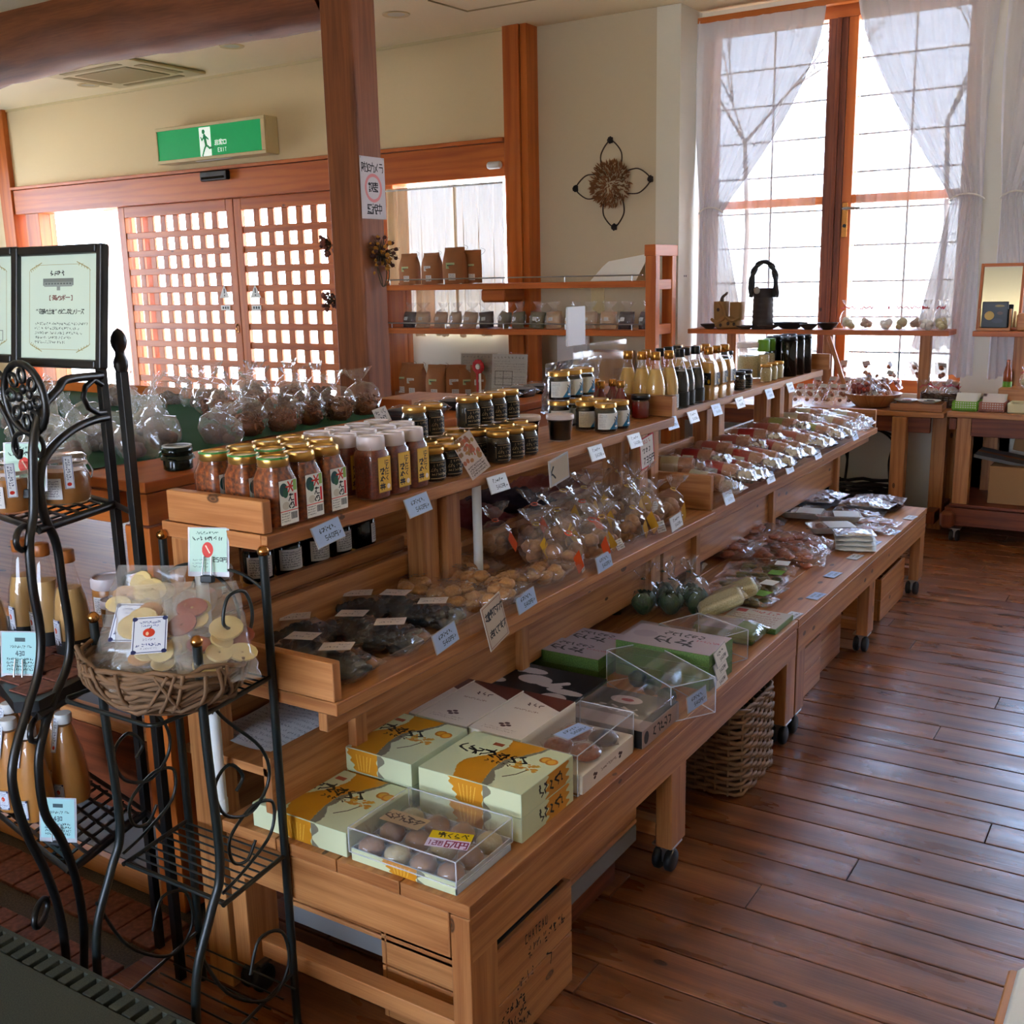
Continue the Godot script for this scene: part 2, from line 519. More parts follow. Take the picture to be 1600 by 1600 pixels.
func make_materials():
	wood_mat("pine", Color(0.74, 0.51, 0.30), Color(0.55, 0.32, 0.16), 9, 11, 0.45)
	wood_mat("pine_pale", Color(0.77, 0.53, 0.32), Color(0.62, 0.37, 0.19), 5, 23, 0.45)
	wood_mat("orange", Color(0.78, 0.43, 0.17), Color(0.62, 0.29, 0.09), 1, 37, 0.42, Vector2(0.5, 1.8), Vector2i(256, 640), 26.0, 0.22)
	wood_mat("log", Color(0.56, 0.33, 0.19), Color(0.38, 0.20, 0.11), 2, 51, 0.6, Vector2(0.5, 1.6), Vector2i(256, 640), 22.0, 0.35)
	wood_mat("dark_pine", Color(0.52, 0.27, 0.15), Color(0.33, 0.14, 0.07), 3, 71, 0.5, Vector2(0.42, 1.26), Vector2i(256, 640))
	var f := wood_mat("floor", Color(0.64, 0.40, 0.23), Color(0.46, 0.25, 0.13), 5, 91, 0.4, Vector2(0.5, 1.7), Vector2i(448, 1200), 30.0, 0.4)
	f.metallic_specular = 0.45
	f.roughness = 1.0
	f.roughness_texture = noise_tex(0.03, Color(0.20, 0.20, 0.20), Color(0.42, 0.42, 0.42), 5, 256, 5)
	f.detail_enabled = true
	f.detail_blend_mode = BaseMaterial3D.BLEND_MODE_MUL
	f.detail_albedo = noise_tex(0.03, Color(0.62, 0.58, 0.55), Color(1.0, 1.0, 1.0), 17, 256, 5)
	f.heightmap_scale = 0.12
	var pl := mat("plaster", Color(0.84, 0.76, 0.60), 0.9)
	pl.heightmap_enabled = true
	pl.heightmap_texture = noise_tex(0.06, Color(0.3, 0.3, 0.3), Color(0.7, 0.7, 0.7), 3)
	pl.heightmap_scale = 0.15
	pl.uv1_triplanar = true
	pl.uv1_scale = Vector3(1.5, 1.5, 1.5)
	mat("plaster_white", Color(0.84, 0.82, 0.76), 0.9)
	mat("plaster_beige", Color(0.76, 0.70, 0.59), 0.9)
	mat("ceiling", Color(0.93, 0.86, 0.70), 0.9)
	mat("trim_cream", Color(0.80, 0.73, 0.55), 0.6)
	var bk := mat("brick", Color(1, 1, 1), 0.85)
	bk.albedo_texture = noise_tex(0.05, Color(0.36, 0.20, 0.15), Color(0.55, 0.33, 0.26), 8)
	bk.uv1_triplanar = true
	bk.uv1_scale = Vector3(4, 4, 4)
	var mo := mat("mortar", Color(1, 1, 1), 0.95)
	mo.albedo_texture = noise_tex(0.12, Color(0.20, 0.17, 0.14), Color(0.38, 0.33, 0.28), 9)
	mo.uv1_triplanar = true
	mo.uv1_scale = Vector3(5, 5, 5)
	var ma := mat("mat_green", Color(1, 1, 1), 0.9)
	ma.albedo_texture = noise_tex(0.2, Color(0.15, 0.16, 0.12), Color(0.27, 0.28, 0.22), 10)
	ma.uv1_triplanar = true
	ma.uv1_scale = Vector3(6, 6, 6)
	mat("iron", Color(0.035, 0.035, 0.037), 0.38, 0.0, {"spec": 0.55})
	mat("green_iron", Color(0.07, 0.10, 0.095), 0.4)
	mat("brass", Color(0.75, 0.53, 0.30), 0.2, 1.0)
	mat("steel", Color(0.7, 0.7, 0.7), 0.3, 1.0)
	mat("black", Color(0.03, 0.03, 0.03), 0.5)
	mat("rubber", Color(0.05, 0.05, 0.055), 0.6)
	mat("white_plastic", Color(0.86, 0.86, 0.84), 0.4)
	mat("white_paper", Color(0.88, 0.87, 0.84), 0.8)
	mat("glass", Color(0.95, 0.98, 1.0, 0.01), 0.03)
	mat("acrylic", Color(0.92, 0.93, 0.95, 0.03), 0.06)
	mat("acrylic_edge", Color(0.96, 0.97, 1.0, 0.4), 0.3)
	mat("film", Color(0.95, 0.93, 0.92, 0.035), 0.10)
	mat("film_milky", Color(0.93, 0.92, 0.90, 0.11), 0.15)
	mat("jar_glass", Color(0.95, 0.96, 0.93, 0.01), 0.03)
	mat("gold_lid", Color(0.80, 0.62, 0.33), 0.28, 0.85)
	mat("white_lid", Color(0.84, 0.78, 0.77), 0.35)
	mat("black_lid", Color(0.03, 0.03, 0.035), 0.3)
	mat("green_rim", Color(0.25, 0.52, 0.24), 0.4)
	mat("dark_glass", Color(0.022, 0.012, 0.012), 0.08)
	mat("dark_sauce", Color(0.05, 0.03, 0.022), 0.12)
	mat("red_sauce", Color(0.45, 0.05, 0.03), 0.15)
	mat("green_cloth", Color(0.02, 0.30, 0.14), 0.9)
	mat("cardboard", Color(0.62, 0.46, 0.30), 0.85)
	mat("wicker", Color(0.48, 0.34, 0.22), 0.7)
	mat("wicker_dark", Color(0.30, 0.19, 0.12), 0.6)
	mat("twig", Color(0.45, 0.33, 0.22), 0.8)
	var ct := mat("curtain", Color(0.84, 0.83, 0.85, 0.92), 0.9, 0.0, {"back": Color(0.07, 0.07, 0.072)})
	ct.cull_mode = BaseMaterial3D.CULL_DISABLED
	var sh := mat("sheer", Color(0.90, 0.84, 0.82, 0.60), 0.9, 0.0, {"back": Color(0.05, 0.04, 0.036)})
	sh.cull_mode = BaseMaterial3D.CULL_DISABLED
	var c2 := mat("linen", Color(0.88, 0.78, 0.62, 0.955), 0.9, 0.0, {"back": Color(0.10, 0.09, 0.07)})
	c2.cull_mode = BaseMaterial3D.CULL_DISABLED
	mat("outside_ground", Color(0.72, 0.71, 0.69), 0.95)
	mat("bark", Color(0.16, 0.14, 0.13), 0.9)

func plank_row(parent: Node, x0: float, x1: float, z0: float, z1: float, yt: float, k: int):
	rng.seed = 1000 + k
	var x := x0
	while x < x1 - 0.05:
		var l := minf(1.9 + rng.randf() * 1.9, x1 - x)
		if x1 - x - l < 0.5: l = x1 - x
		var m := MB.new()
		m.box(Vector3(x + 0.0008, yt - 0.02 + (rng.randf() - 0.5) * 0.0012, z0 + 0.0022), Vector3(x + l - 0.0008, yt + (rng.randf() - 0.5) * 0.0014, z1 - 0.0022), Transform3D(), 0.0022, Vector2(rng.randf() * 3.0, rng.randf() * 7.0))
		obj("plank", m, M.floor, parent)
		x += l

func build_room():
	# wooden floor: one plank at a time on a dark subfloor; brick paving on the left
	var fl = struct("floor", bx(Vector3(-10.4, -0.2, -7.2), Vector3(3.6, -0.022, 3.4), 0), M.mortar, "brown plank floor with worn varnish")
	for k in 66:
		var z1 := 1.03 - k * 0.1215
		plank_row(fl, -1.905 if z1 > -1.6 else -4.4, 3.3, z1 - 0.1215, z1, 0.0, k)
	var bf = struct("floor", bx(Vector3(-4.6, -0.05, -2.2), Vector3(-1.908, -0.008, 1.0), 0), M.mortar, "brick paving with mortar joints on the left")
	bf.name = "floor_bricks"
	for row in [[-1.52, -1.402], [-1.333, -1.215], [-1.21, -1.09]]:
		for k in 17:
			var x := -1.915 - k * 0.066
			obj("brick", bx(Vector3(x - 0.062, -0.02, row[0]), Vector3(x, rng.randf() * 0.003, row[1]), 0.003), M.brick, bf)
	struct("ceiling", bx(Vector3(-10.4, 3.11, -7.2), Vector3(3.6, 3.3, 3.4), 0), M.ceiling, "cream plaster ceiling over the whole shop")
	# walls: door wall, return, window wall, and the rest of the room behind the camera
	struct("wall_back", bx(Vector3(-10.4, 2.405, -6.65), Vector3(-4.0, 3.12, -6.45), 0), M.plaster, "cream wall above the lattice doors")
	struct("wall_back", bx(Vector3(-5.16, -0.02, -6.65), Vector3(-4.0, 1.10, -6.45), 0), M.plaster_white, "cream wall under the curtained side window")
	struct("wall_back", bx(Vector3(-10.4, -0.02, -6.64), Vector3(-9.64, 2.41, -6.452), 0), M.plaster, "cream wall left of the entrance")
	struct("wall_back", bx(Vector3(-4.10, -0.02, -6.72), Vector3(-2.95, 3.12, -6.57), 0), M.plaster_beige, "beige wall with the dried flower wreath")
	struct("wall_back", bx(Vector3(-3.05, -0.02, -7.1), Vector3(-2.888, 3.12, -6.568), 0), M.plaster_white, "white return beside the tall window")
	var zw := -6.9
	struct("wall_window", bx(Vector3(-2.95, -0.02, zw - 0.2), Vector3(1.0, 0.74, zw), 0), M.plaster_white, "white wall under the windows")
	struct("wall_window", bx(Vector3(-2.95, 3.05, zw - 0.2), Vector3(1.0, 3.12, zw), 0), M.plaster_white)
	struct("wall_window", bx(Vector3(-1.20, -0.02, zw - 0.2), Vector3(-0.90, 3.12, zw), 0), M.plaster_white, "pale wall strip between the two windows")
	struct("wall_window", bx(Vector3(0.85, -0.02, zw - 0.2), Vector3(3.6, 3.12, zw), 0), M.plaster_white)
	struct("wall_left", bx(Vector3(-10.5, -0.02, -6.6), Vector3(-10.3, 0.3, 3.4), 0), M.plaster)
	struct("wall_left", bx(Vector3(-10.5, 2.6, -6.6), Vector3(-10.3, 3.12, 3.4), 0), M.plaster)
	struct("wall_left", bx(Vector3(-10.5, 0.3, -6.6), Vector3(-10.3, 2.6, -5.9), 0), M.plaster)
	struct("wall_left", bx(Vector3(-10.5, 0.3, -4.1), Vector3(-10.3, 2.6, 3.4), 0), M.plaster)
	struct("window_5", bx(Vector3(-10.41, 0.3, -5.9), Vector3(-10.40, 2.6, -4.1), 0), M.glass, "wide side window of the entrance, out of view")
	struct("wall_right", bx(Vector3(3.3, -0.02, -7.1), Vector3(3.5, 3.12, 3.4), 0), M.plaster_white)
	struct("wall_front", bx(Vector3(-10.4, -0.02, 3.2), Vector3(3.5, 0.9, 3.4), 0), M.plaster)
	struct("wall_front", bx(Vector3(-10.4, 2.4, 3.2), Vector3(3.5, 3.12, 3.4), 0), M.plaster)
	struct("wall_front", bx(Vector3(-10.4, 0.9, 3.2), Vector3(-3.4, 2.4, 3.4), 0), M.plaster)
	struct("wall_front", bx(Vector3(-0.1, 0.9, 3.2), Vector3(3.5, 2.4, 3.4), 0), M.plaster)
	# posts and beams
	var m := MB.new()
	m.box(Vector3(-3.845, -0.01, -4.535), Vector3(-3.64, 3.115, -4.335), Transform3D(), 0.014)
	struct("trim_post", m, M.log, "big brown timber post with a warning poster")
	m = MB.new()
	var prof := PackedVector2Array()
	for p in [[-4.25, 3.12], [-4.262, 3.02], [-4.30, 2.92], [-4.36, 2.83], [-4.42, 2.795], [-4.52, 2.785], [-4.60, 2.80], [-4.66, 2.85], [-4.70, 2.95], [-4.71, 3.12]]: prof.append(Vector2(p[0], p[1]))
	var rows := []
	var no := FastNoiseLite.new()
	no.frequency = 0.5
	for i in 41:
		var x := -10.3 + i * 0.161
		var row := []
		var sag := 0.02 * sin(x * 1.9) + 0.02 * no.get_noise_1d(x * 4.0)
		for p in prof:
			row.append(Vector3(x, minf(p.y + (sag if p.y < 3.0 else 0.0) + 0.006 * no.get_noise_2d(x * 9.0, p.x * 40.0), 3.12), p.x + 0.012 * no.get_noise_2d(x * 3.0, p.y * 5.0)))
		rows.append(row)
	m.grid(rows, -1.0, false, Vector2(0.6, 6.5))
	struct("trim_beam", m, M.log, "thick rough log beam under the ceiling")
	m = MB.new()
	var xs := []
	for z in [-4.33, -3.6, -3.0, -2.2, -1.2, 0.0, 2.0]: xs.append(Vector3(-3.74, 3.02, z))
	m.tube(xs, 0.125, 12)
	struct("trim_beam", m, M.log, "round log beam running over the aisle")
	struct("trim_column", bx(Vector3(-4.10, -0.01, -6.62), Vector3(-3.975, 3.115, -6.415), 0.004), M.orange, "orange timber column beside the curtained side window")
	struct("trim_column", bx(Vector3(-3.972, -0.01, -6.62), Vector3(-3.92, 3.115, -6.43), 0.004), M.orange)
	struct("trim_header", bx(Vector3(-9.63, 2.165, -6.6), Vector3(-4.10, 2.385, -6.42), 0.004), M.orange, "long orange header beam over the doors")
	struct("trim_header", bx(Vector3(-9.63, 2.388, -6.6), Vector3(-4.10, 2.415, -6.40), 0.004), M.orange)
	struct("trim_post", bx(Vector3(-9.80, -0.01, -6.6), Vector3(-9.625, 3.115, -6.40), 0.005), M.orange, "orange corner post left of the entrance")
	struct("trim_jamb", bx(Vector3(-9.50, -0.01, -6.62), Vector3(-9.30, 2.17, -6.44), 0.004), M.orange)
	struct("trim_jamb", bx(Vector3(-9.30, -0.01, -7.3), Vector3(-9.16, 2.3, -7.16), 0.004), M.orange)
	struct("trim_jamb", bx(Vector3(-5.22, -0.01, -6.62), Vector3(-5.09, 2.17, -6.44), 0.004), M.orange)
	struct("trim_jamb", bx(Vector3(-4.93, 1.0, -6.62), Vector3(-4.87, 1.5, -6.46), 0.004), M.orange)
	# lattice doors: frame and each bar
	for d in 2:
		var x0: float = [-8.225, -6.783][d]
		var x1: float = [-6.787, -5.225][d]
		var door := Node3D.new()
		door.name = "door_%d" % (d + 1)
		add_child(door)
		door.set_meta("kind", "structure")
		door.set_meta("label", ["left lattice sliding door of orange wood", "right lattice sliding door of orange wood beside the timber post"][d])
		for r in [[x0, x0 + 0.085], [x1 - 0.085, x1]]:
			obj("stile", bx(Vector3(r[0], 0.02, -6.53), Vector3(r[1], 2.165, -6.485), 0.004), M.orange, door)
		for r in [[0.02, 0.20], [2.07, 2.165]]:
			obj("rail", bx(Vector3(x0 + 0.085, r[0], -6.53), Vector3(x1 - 0.085, r[1], -6.485), 0.004), M.orange, door)
		var n: int = [8, 9][d]
		var w := (x1 - x0 - 0.17)
		for k in n + 1:
			var x := x0 + 0.085 + w * (k + 0.0) / n
			if k > 0 and k < n:
				obj("slat", bx(Vector3(x - 0.034, 0.2, -6.527), Vector3(x + 0.034, 2.07, -6.50), 0.004), M.orange, door)
		for k in 12:
			var y := 2.07 - 0.156 * k
			if k > 0:
				obj("slat", bx(Vector3(x0 + 0.085, y - 0.0275, -6.520), Vector3(x1 - 0.085, y + 0.0275, -6.493), 0.004), M.orange, door)
		obj("pane", bx(Vector3(x0 + 0.05, 0.1, -6.548), Vector3(x1 - 0.05, 2.1, -6.543), 0), M.glass, door)
	# second pair of doors outside the left door: two narrow frames seen through the lattice
	struct("trim_frame", bx(Vector3(-8.24, 0.0, -6.62), Vector3(-8.16, 2.16, -6.57), 0.004), M.orange)
	struct("trim_frame", bx(Vector3(-8.02, 0.0, -6.62), Vector3(-7.92, 2.16, -6.57), 0.004), M.orange)
	struct("window_3", bx(Vector3(-9.30, 0.02, -6.56), Vector3(-8.22, 2.165, -6.552), 0), M.glass, "clear glass door panel at the far left")
	struct("window_4", bx(Vector3(-5.09, 1.10, -6.56), Vector3(-4.10, 2.165, -6.552), 0), M.glass, "side window behind the cream curtain")

func build_outside():
	struct("ground_outside", bx(Vector3(-60, -0.6, -70), Vector3(60, -0.25, -6.8), 0), M.outside_ground, "pale sunlit yard outside the windows")
	struct("ground_outside", bx(Vector3(3.6, -0.6, -6.8), Vector3(60, -0.25, 40), 0), M.outside_ground)
	struct("ground_outside", bx(Vector3(-60, -0.6, 3.5), Vector3(3.6, -0.25, 40), 0), M.outside_ground)
	struct("ground_outside", bx(Vector3(-60, -0.6, -6.8), Vector3(-10.6, -0.25, 3.5), 0), M.outside_ground)
	# bare trees, seen faintly through the lace
	for t in [[-19.0, -31.0, 9.0, 1], [-11.2, -30.0, 9.6, 2], [-5.9, -30.0, 9.8, 3]]:
		rng.seed = 40 + t[3]
		var m := MB.new()
		var root := Vector3(t[0], -0.3, t[1])
		m.tube([root, root + Vector3(0.1, t[2] * 0.3, 0), root + Vector3(0, t[2] * 0.55, 0.1)], [0.08, 0.07, 0.055], 7)
		var ends := [[root + Vector3(0, t[2] * 0.55, 0.1), Vector3.UP, 0.05]]
		for lev in 5:
			var nx := []
			for e in ends:
				for k in (3 if lev < 4 else 2):
					var d: Vector3 = (e[1] + Vector3(rng.randf() - 0.5, rng.randf() * 0.5 - 0.05, rng.randf() - 0.5) * 1.7).normalized()
					var l: float = t[2] * 0.16 * (0.75 + rng.randf() * 0.5) * pow(0.8, lev)
					var p: Vector3 = e[0] + d * l
					m.tube([e[0], e[0] + d * l * 0.5 + Vector3(rng.randf() - 0.5, rng.randf() - 0.5, 0) * 0.05, p], [e[2], e[2] * 0.8, e[2] * 0.62], 4)
					nx.append([p, d, e[2] * 0.6])
			ends = nx
		var o = obj("bare_tree", m, M.bark)
		tag(o, ["leafless tree outside, left of the lattice of the tall window", "leafless tree outside behind the left curtain of the tall window", "leafless tree outside behind the right curtain of the tall window"][t[3] - 1], "tree", "bare trees in the yard")

func pleats(x0: float, x1: float, y0: float, y1: float, z: float, amp: float, folds: int, hem := 0.0, tie := Vector3.ZERO, nx := 90, ny := 26) -> MB:
	# hanging cloth; tie = (x, y, half width) gathers it
	var m := MB.new()
	var no := FastNoiseLite.new()
	no.seed = int(x0 * 100.0) + folds
	no.frequency = 1.0
	var rows := []
	for i in ny + 1:
		var fy := float(i) / ny
		var row := []
		for j in nx + 1:
			var fx := float(j) / nx
			var ph := fx * folds * TAU + no.get_noise_1d(fx * 6.0) * 3.0
			var y := lerpf(y1, y0 - hem * sin(ph * 0.5) - hem * no.get_noise_1d(fx * 9.0), fy)
			var x := lerpf(x0, x1, fx)
			var am := amp * (0.4 + 0.6 * minf(1.0, fy * 3.0)) * (1.0 + 0.4 * no.get_noise_2d(fx * 5.0, y))
			if tie.z > 0.0:
				var g := 0.0
				if y > tie.y:
					g = pow(clampf((y1 - y) / (y1 - tie.y), 0, 1), 1.5)
				else:
					g = 1.0 - 0.45 * clampf((tie.y - y) / (tie.y - y0), 0, 1) * 0.8
				var gx := lerpf(tie.x - tie.z, tie.x + tie.z, fx)
				var drop := sin(PI * clampf((y1 - y) / (y1 - tie.y), 0, 1)) * 0.16 if y > tie.y else 0.0
				x = lerpf(x, gx, g)
				x += drop * (fx - 0.5) * -0.25 * signf(tie.x - (x0 + x1) / 2)
				am *= 1.0 - 0.55 * g
			row.append(Vector3(x + sin(ph * 2.0) * am * 0.15, y, z + sin(ph) * am + 0.4 * am * no.get_noise_2d(fx * 20.0, y * 1.5)))
		rows.append(row)
	m.grid(rows, 1.0, false, Vector2(3, 5))
	return m

func build_windows():
	var zw := -6.9
	for w in 2:
		var x0: float = [-2.89, -0.90][w]
		var x1: float = [-1.20, 0.85][w]
		var win := Node3D.new()
		win.name = "window_%d" % (w + 1)
		add_child(win)
		win.set_meta("kind", "structure")
		win.set_meta("label", ["tall brown timber window with two leaves and a brass handle plate", "second tall timber window at the right edge"][w])
		var fr := MB.new()
		fr.box(Vector3(x0, 0.74, zw - 0.16), Vector3(x0 + 0.075, 3.05, zw - 0.03))
		fr.box(Vector3(x1 - 0.075, 0.74, zw - 0.16), Vector3(x1, 3.05, zw - 0.03))
		fr.box(Vector3(x0, 2.97, zw - 0.16), Vector3(x1, 3.05, zw - 0.03))
		fr.box(Vector3(x0, 0.74, zw - 0.16), Vector3(x1, 0.82, zw - 0.03))
		obj("window_frame", fr, M.orange, win)
		var xm := -2.015 if w == 0 else 0.0
		var mu := MB.new()
		mu.box(Vector3(xm - 0.065, 0.82, zw - 0.13), Vector3(xm - 0.012, 2.97, zw - 0.02))
		mu.box(Vector3(xm - 0.010, 0.82, zw - 0.12), Vector3(xm + 0.014, 2.97, zw - 0.005))
		mu.box(Vector3(xm + 0.016, 0.82, zw - 0.13), Vector3(xm + 0.052, 2.97, zw - 0.02))
		obj("mullion", mu, M.dark_pine, win)
		obj("stile", bx(Vector3(xm + 0.054, 0.82, zw - 0.12), Vector3(xm + 0.112, 2.97, zw - 0.03)), M.orange, win)
		for s in [[x0 + 0.075, xm - 0.065], [xm + 0.112, x1 - 0.075]]:
			obj("rail", bx(Vector3(s[0], 1.895, zw - 0.12), Vector3(s[1], 1.945, zw - 0.03)), M.orange, win)
			obj("pane", bx(Vector3(s[0], 0.82, zw - 0.085), Vector3(s[1], 1.895, zw - 0.08), 0), M.glass, win)
			obj("pane", bx(Vector3(s[0], 1.945, zw - 0.085), Vector3(s[1], 2.97, zw - 0.08), 0), M.glass, win)
			for k in 10:
				var y := 0.98 + k * 0.221
				obj("bar", bx(Vector3(s[0], y - 0.005, zw - 0.135), Vector3(s[1], y + 0.005, zw - 0.125), 0.001), M.iron, win)
			var xb: float = (s[0] + s[1]) / 2
			obj("bar", bx(Vector3(xb - 0.006, 0.82, zw - 0.137), Vector3(xb + 0.006, 2.97, zw - 0.127), 0.001), M.iron, win)
		if w == 0:
			var hd = obj("handle_plate", bx(Vector3(-1.955, 1.69, zw - 0.03), Vector3(-1.918, 1.90, zw - 0.022)), M.brass, win)
			var hm := tb([Vector3(-1.936, 1.862, zw - 0.025), Vector3(-1.936, 1.862, zw + 0.02), Vector3(-1.92, 1.862, zw + 0.028), Vector3(-1.83, 1.86, zw + 0.03)], 0.008, 8)
			obj("lever", hm, M.steel, hd)
			obj("keyhole", lt(v2([0, 0, 0.011, 0, 0.011, 0.004, 0, 0.004]), 12), M.black, hd).transform = Transform3D(Basis(Vector3.RIGHT, PI / 2), Vector3(-1.936, 1.76, zw - 0.022))
	struct("trim_rail", bx(Vector3(-2.885, 3.03, zw + 0.03), Vector3(0.9, 3.065, zw + 0.085)), M.orange, "wooden curtain rail over the tall window")
	# curtains
	var o = obj("sheer_curtain", pleats(-2.80, -2.11, 1.0, 3.02, zw + 0.02, 0.018, 7, 0.03), M.sheer)
	tag(o, "thin sheer hanging straight over the left leaf of the tall window", "curtain", "curtains at the tall window")
	o = obj("sheer_curtain", pleats(-1.86, -1.25, 1.0, 3.02, zw + 0.02, 0.018, 6, 0.03), M.sheer)
	tag(o, "thin sheer hanging straight over the right leaf of the tall window", "curtain", "curtains at the tall window")
	for c in [[-2.885, -2.07, Vector3(-2.775, 1.885, 0.075), "white lace curtain tied back at the left side of the tall window"], [-1.885, -1.10, Vector3(-1.215, 1.89, 0.085), "white lace curtain tied back at the right side of the tall window"], [-1.06, -0.15, Vector3(-0.955, 1.885, 0.075), "white lace curtain tied back at the second window, cut by the right edge"]]:
		var cu := Node3D.new()
		cu.name = numbered(self, "lace_curtain")
		add_child(cu)
		tag(cu, c[3], "curtain", "curtains at the tall window")
		obj("cloth", pleats(c[0], c[1], 0.86, 3.045, zw + 0.075, 0.022, 8, 0.01, c[2]), M.curtain, cu)
		var pts := []
		for k in 17:
			var a := TAU * k / 16.0
			pts.append(Vector3(c[2].x + cos(a) * (c[2].z + 0.008), 1.885 - 0.012 * cos(a * 2.0) + 0.01 * sin(a), zw + 0.075 + sin(a) * 0.026))
		obj("tieback", tb(pts, 0.005, 5), M.white_paper, cu)
	o = obj("cream_curtain", pleats(-5.12, -4.50, 1.10, 2.135, -6.40, 0.02, 6, 0.015), M.linen)
	tag(o, "cream linen curtain, left half of the side window behind the post", "curtain", "cream curtains at the side window")
	o = obj("cream_curtain", pleats(-4.52, -4.10, 1.10, 2.13, -6.395, 0.02, 4, 0.015), M.linen)
	tag(o, "cream linen curtain, right half of the side window next to the column", "curtain", "cream curtains at the side window")
	struct("trim_rod", tb([Vector3(-5.2, 2.12, -6.39), Vector3(-4.1, 2.12, -6.39)], 0.006, 6), M.white_plastic)

func caster(parent: Node, p: Vector3):
	var c = obj("caster", bx(p + Vector3(-0.03, 0.068, -0.03), p + Vector3(0.03, 0.075, 0.03), 0.002), M.steel, parent)
	for s in [-0.016, 0.016]:
		var m := lt(v2([0, -0.01, 0.026, -0.01, 0.03, -0.006, 0.03, 0.006, 0.026, 0.01, 0, 0.01]), 16)
		var w = obj("wheel", m, M.rubber, c)
		w.transform = Transform3D(Basis(Vector3.BACK, PI / 2), p + Vector3(s, 0.031, 0.012))
	obj("fork", bx(p + Vector3(-0.012, 0.02, -0.004), p + Vector3(0.012, 0.07, 0.02), 0.003), M.steel, c)

func low_table(label: String, z0: float, z1: float):
	# long low pine table on casters; z0 is the near end
	var t = thing("low_table", label, "table", Vector3.ZERO, 0.0, "low display tables")
	var xf := -1.0
	var xb := -1.625
	var xs := [-1.0, -1.16, -1.315, -1.475, -1.63]
	for i in 4:
		obj("top_board", bx(Vector3(xs[i + 1] + 0.001, TAB - 0.028, z1 + 0.002), Vector3(xs[i] - 0.001, TAB, z0), 0.0025), M.pine, t)
	obj("apron", bx(Vector3(xf - 0.03, 0.285, z1 + 0.004), Vector3(xf - 0.003, TAB - 0.029, z0 - 0.004)), M.pine, t)
	obj("apron", bx(Vector3(xb, 0.285, z1 + 0.004), Vector3(xb + 0.027, TAB - 0.029, z0 - 0.004)), M.pine, t)
	obj("apron", bx(Vector3(xb + 0.03, 0.282, z0 - 0.03), Vector3(xf - 0.05, TAB - 0.029, z0 - 0.003)), M.pine, t)
	obj("apron", bx(Vector3(xb + 0.03, 0.282, z1 + 0.006), Vector3(xf - 0.05, TAB - 0.029, z1 + 0.03)), M.pine, t)
	for z in [z0 - 0.002, (z0 + z1) / 2 + 0.045, z1 + 0.094]:
		obj("leg", bx(Vector3(xf - 0.048, 0.075, z - 0.09), Vector3(xf - 0.004, TAB - 0.03, z), 0.003), M.pine, t)
		obj("leg", bx(Vector3(xb + 0.004, 0.075, z - 0.09), Vector3(xb + 0.048, TAB - 0.03, z), 0.003), M.pine, t)
		obj("crossbar", bx(Vector3(xb + 0.05, 0.085, z - 0.07), Vector3(xf - 0.05, 0.125, z - 0.03)), M.pine_pale, t)
		for x in [xf - 0.035, xb + 0.03]:
			caster(t, Vector3(x, 0, z - 0.045))

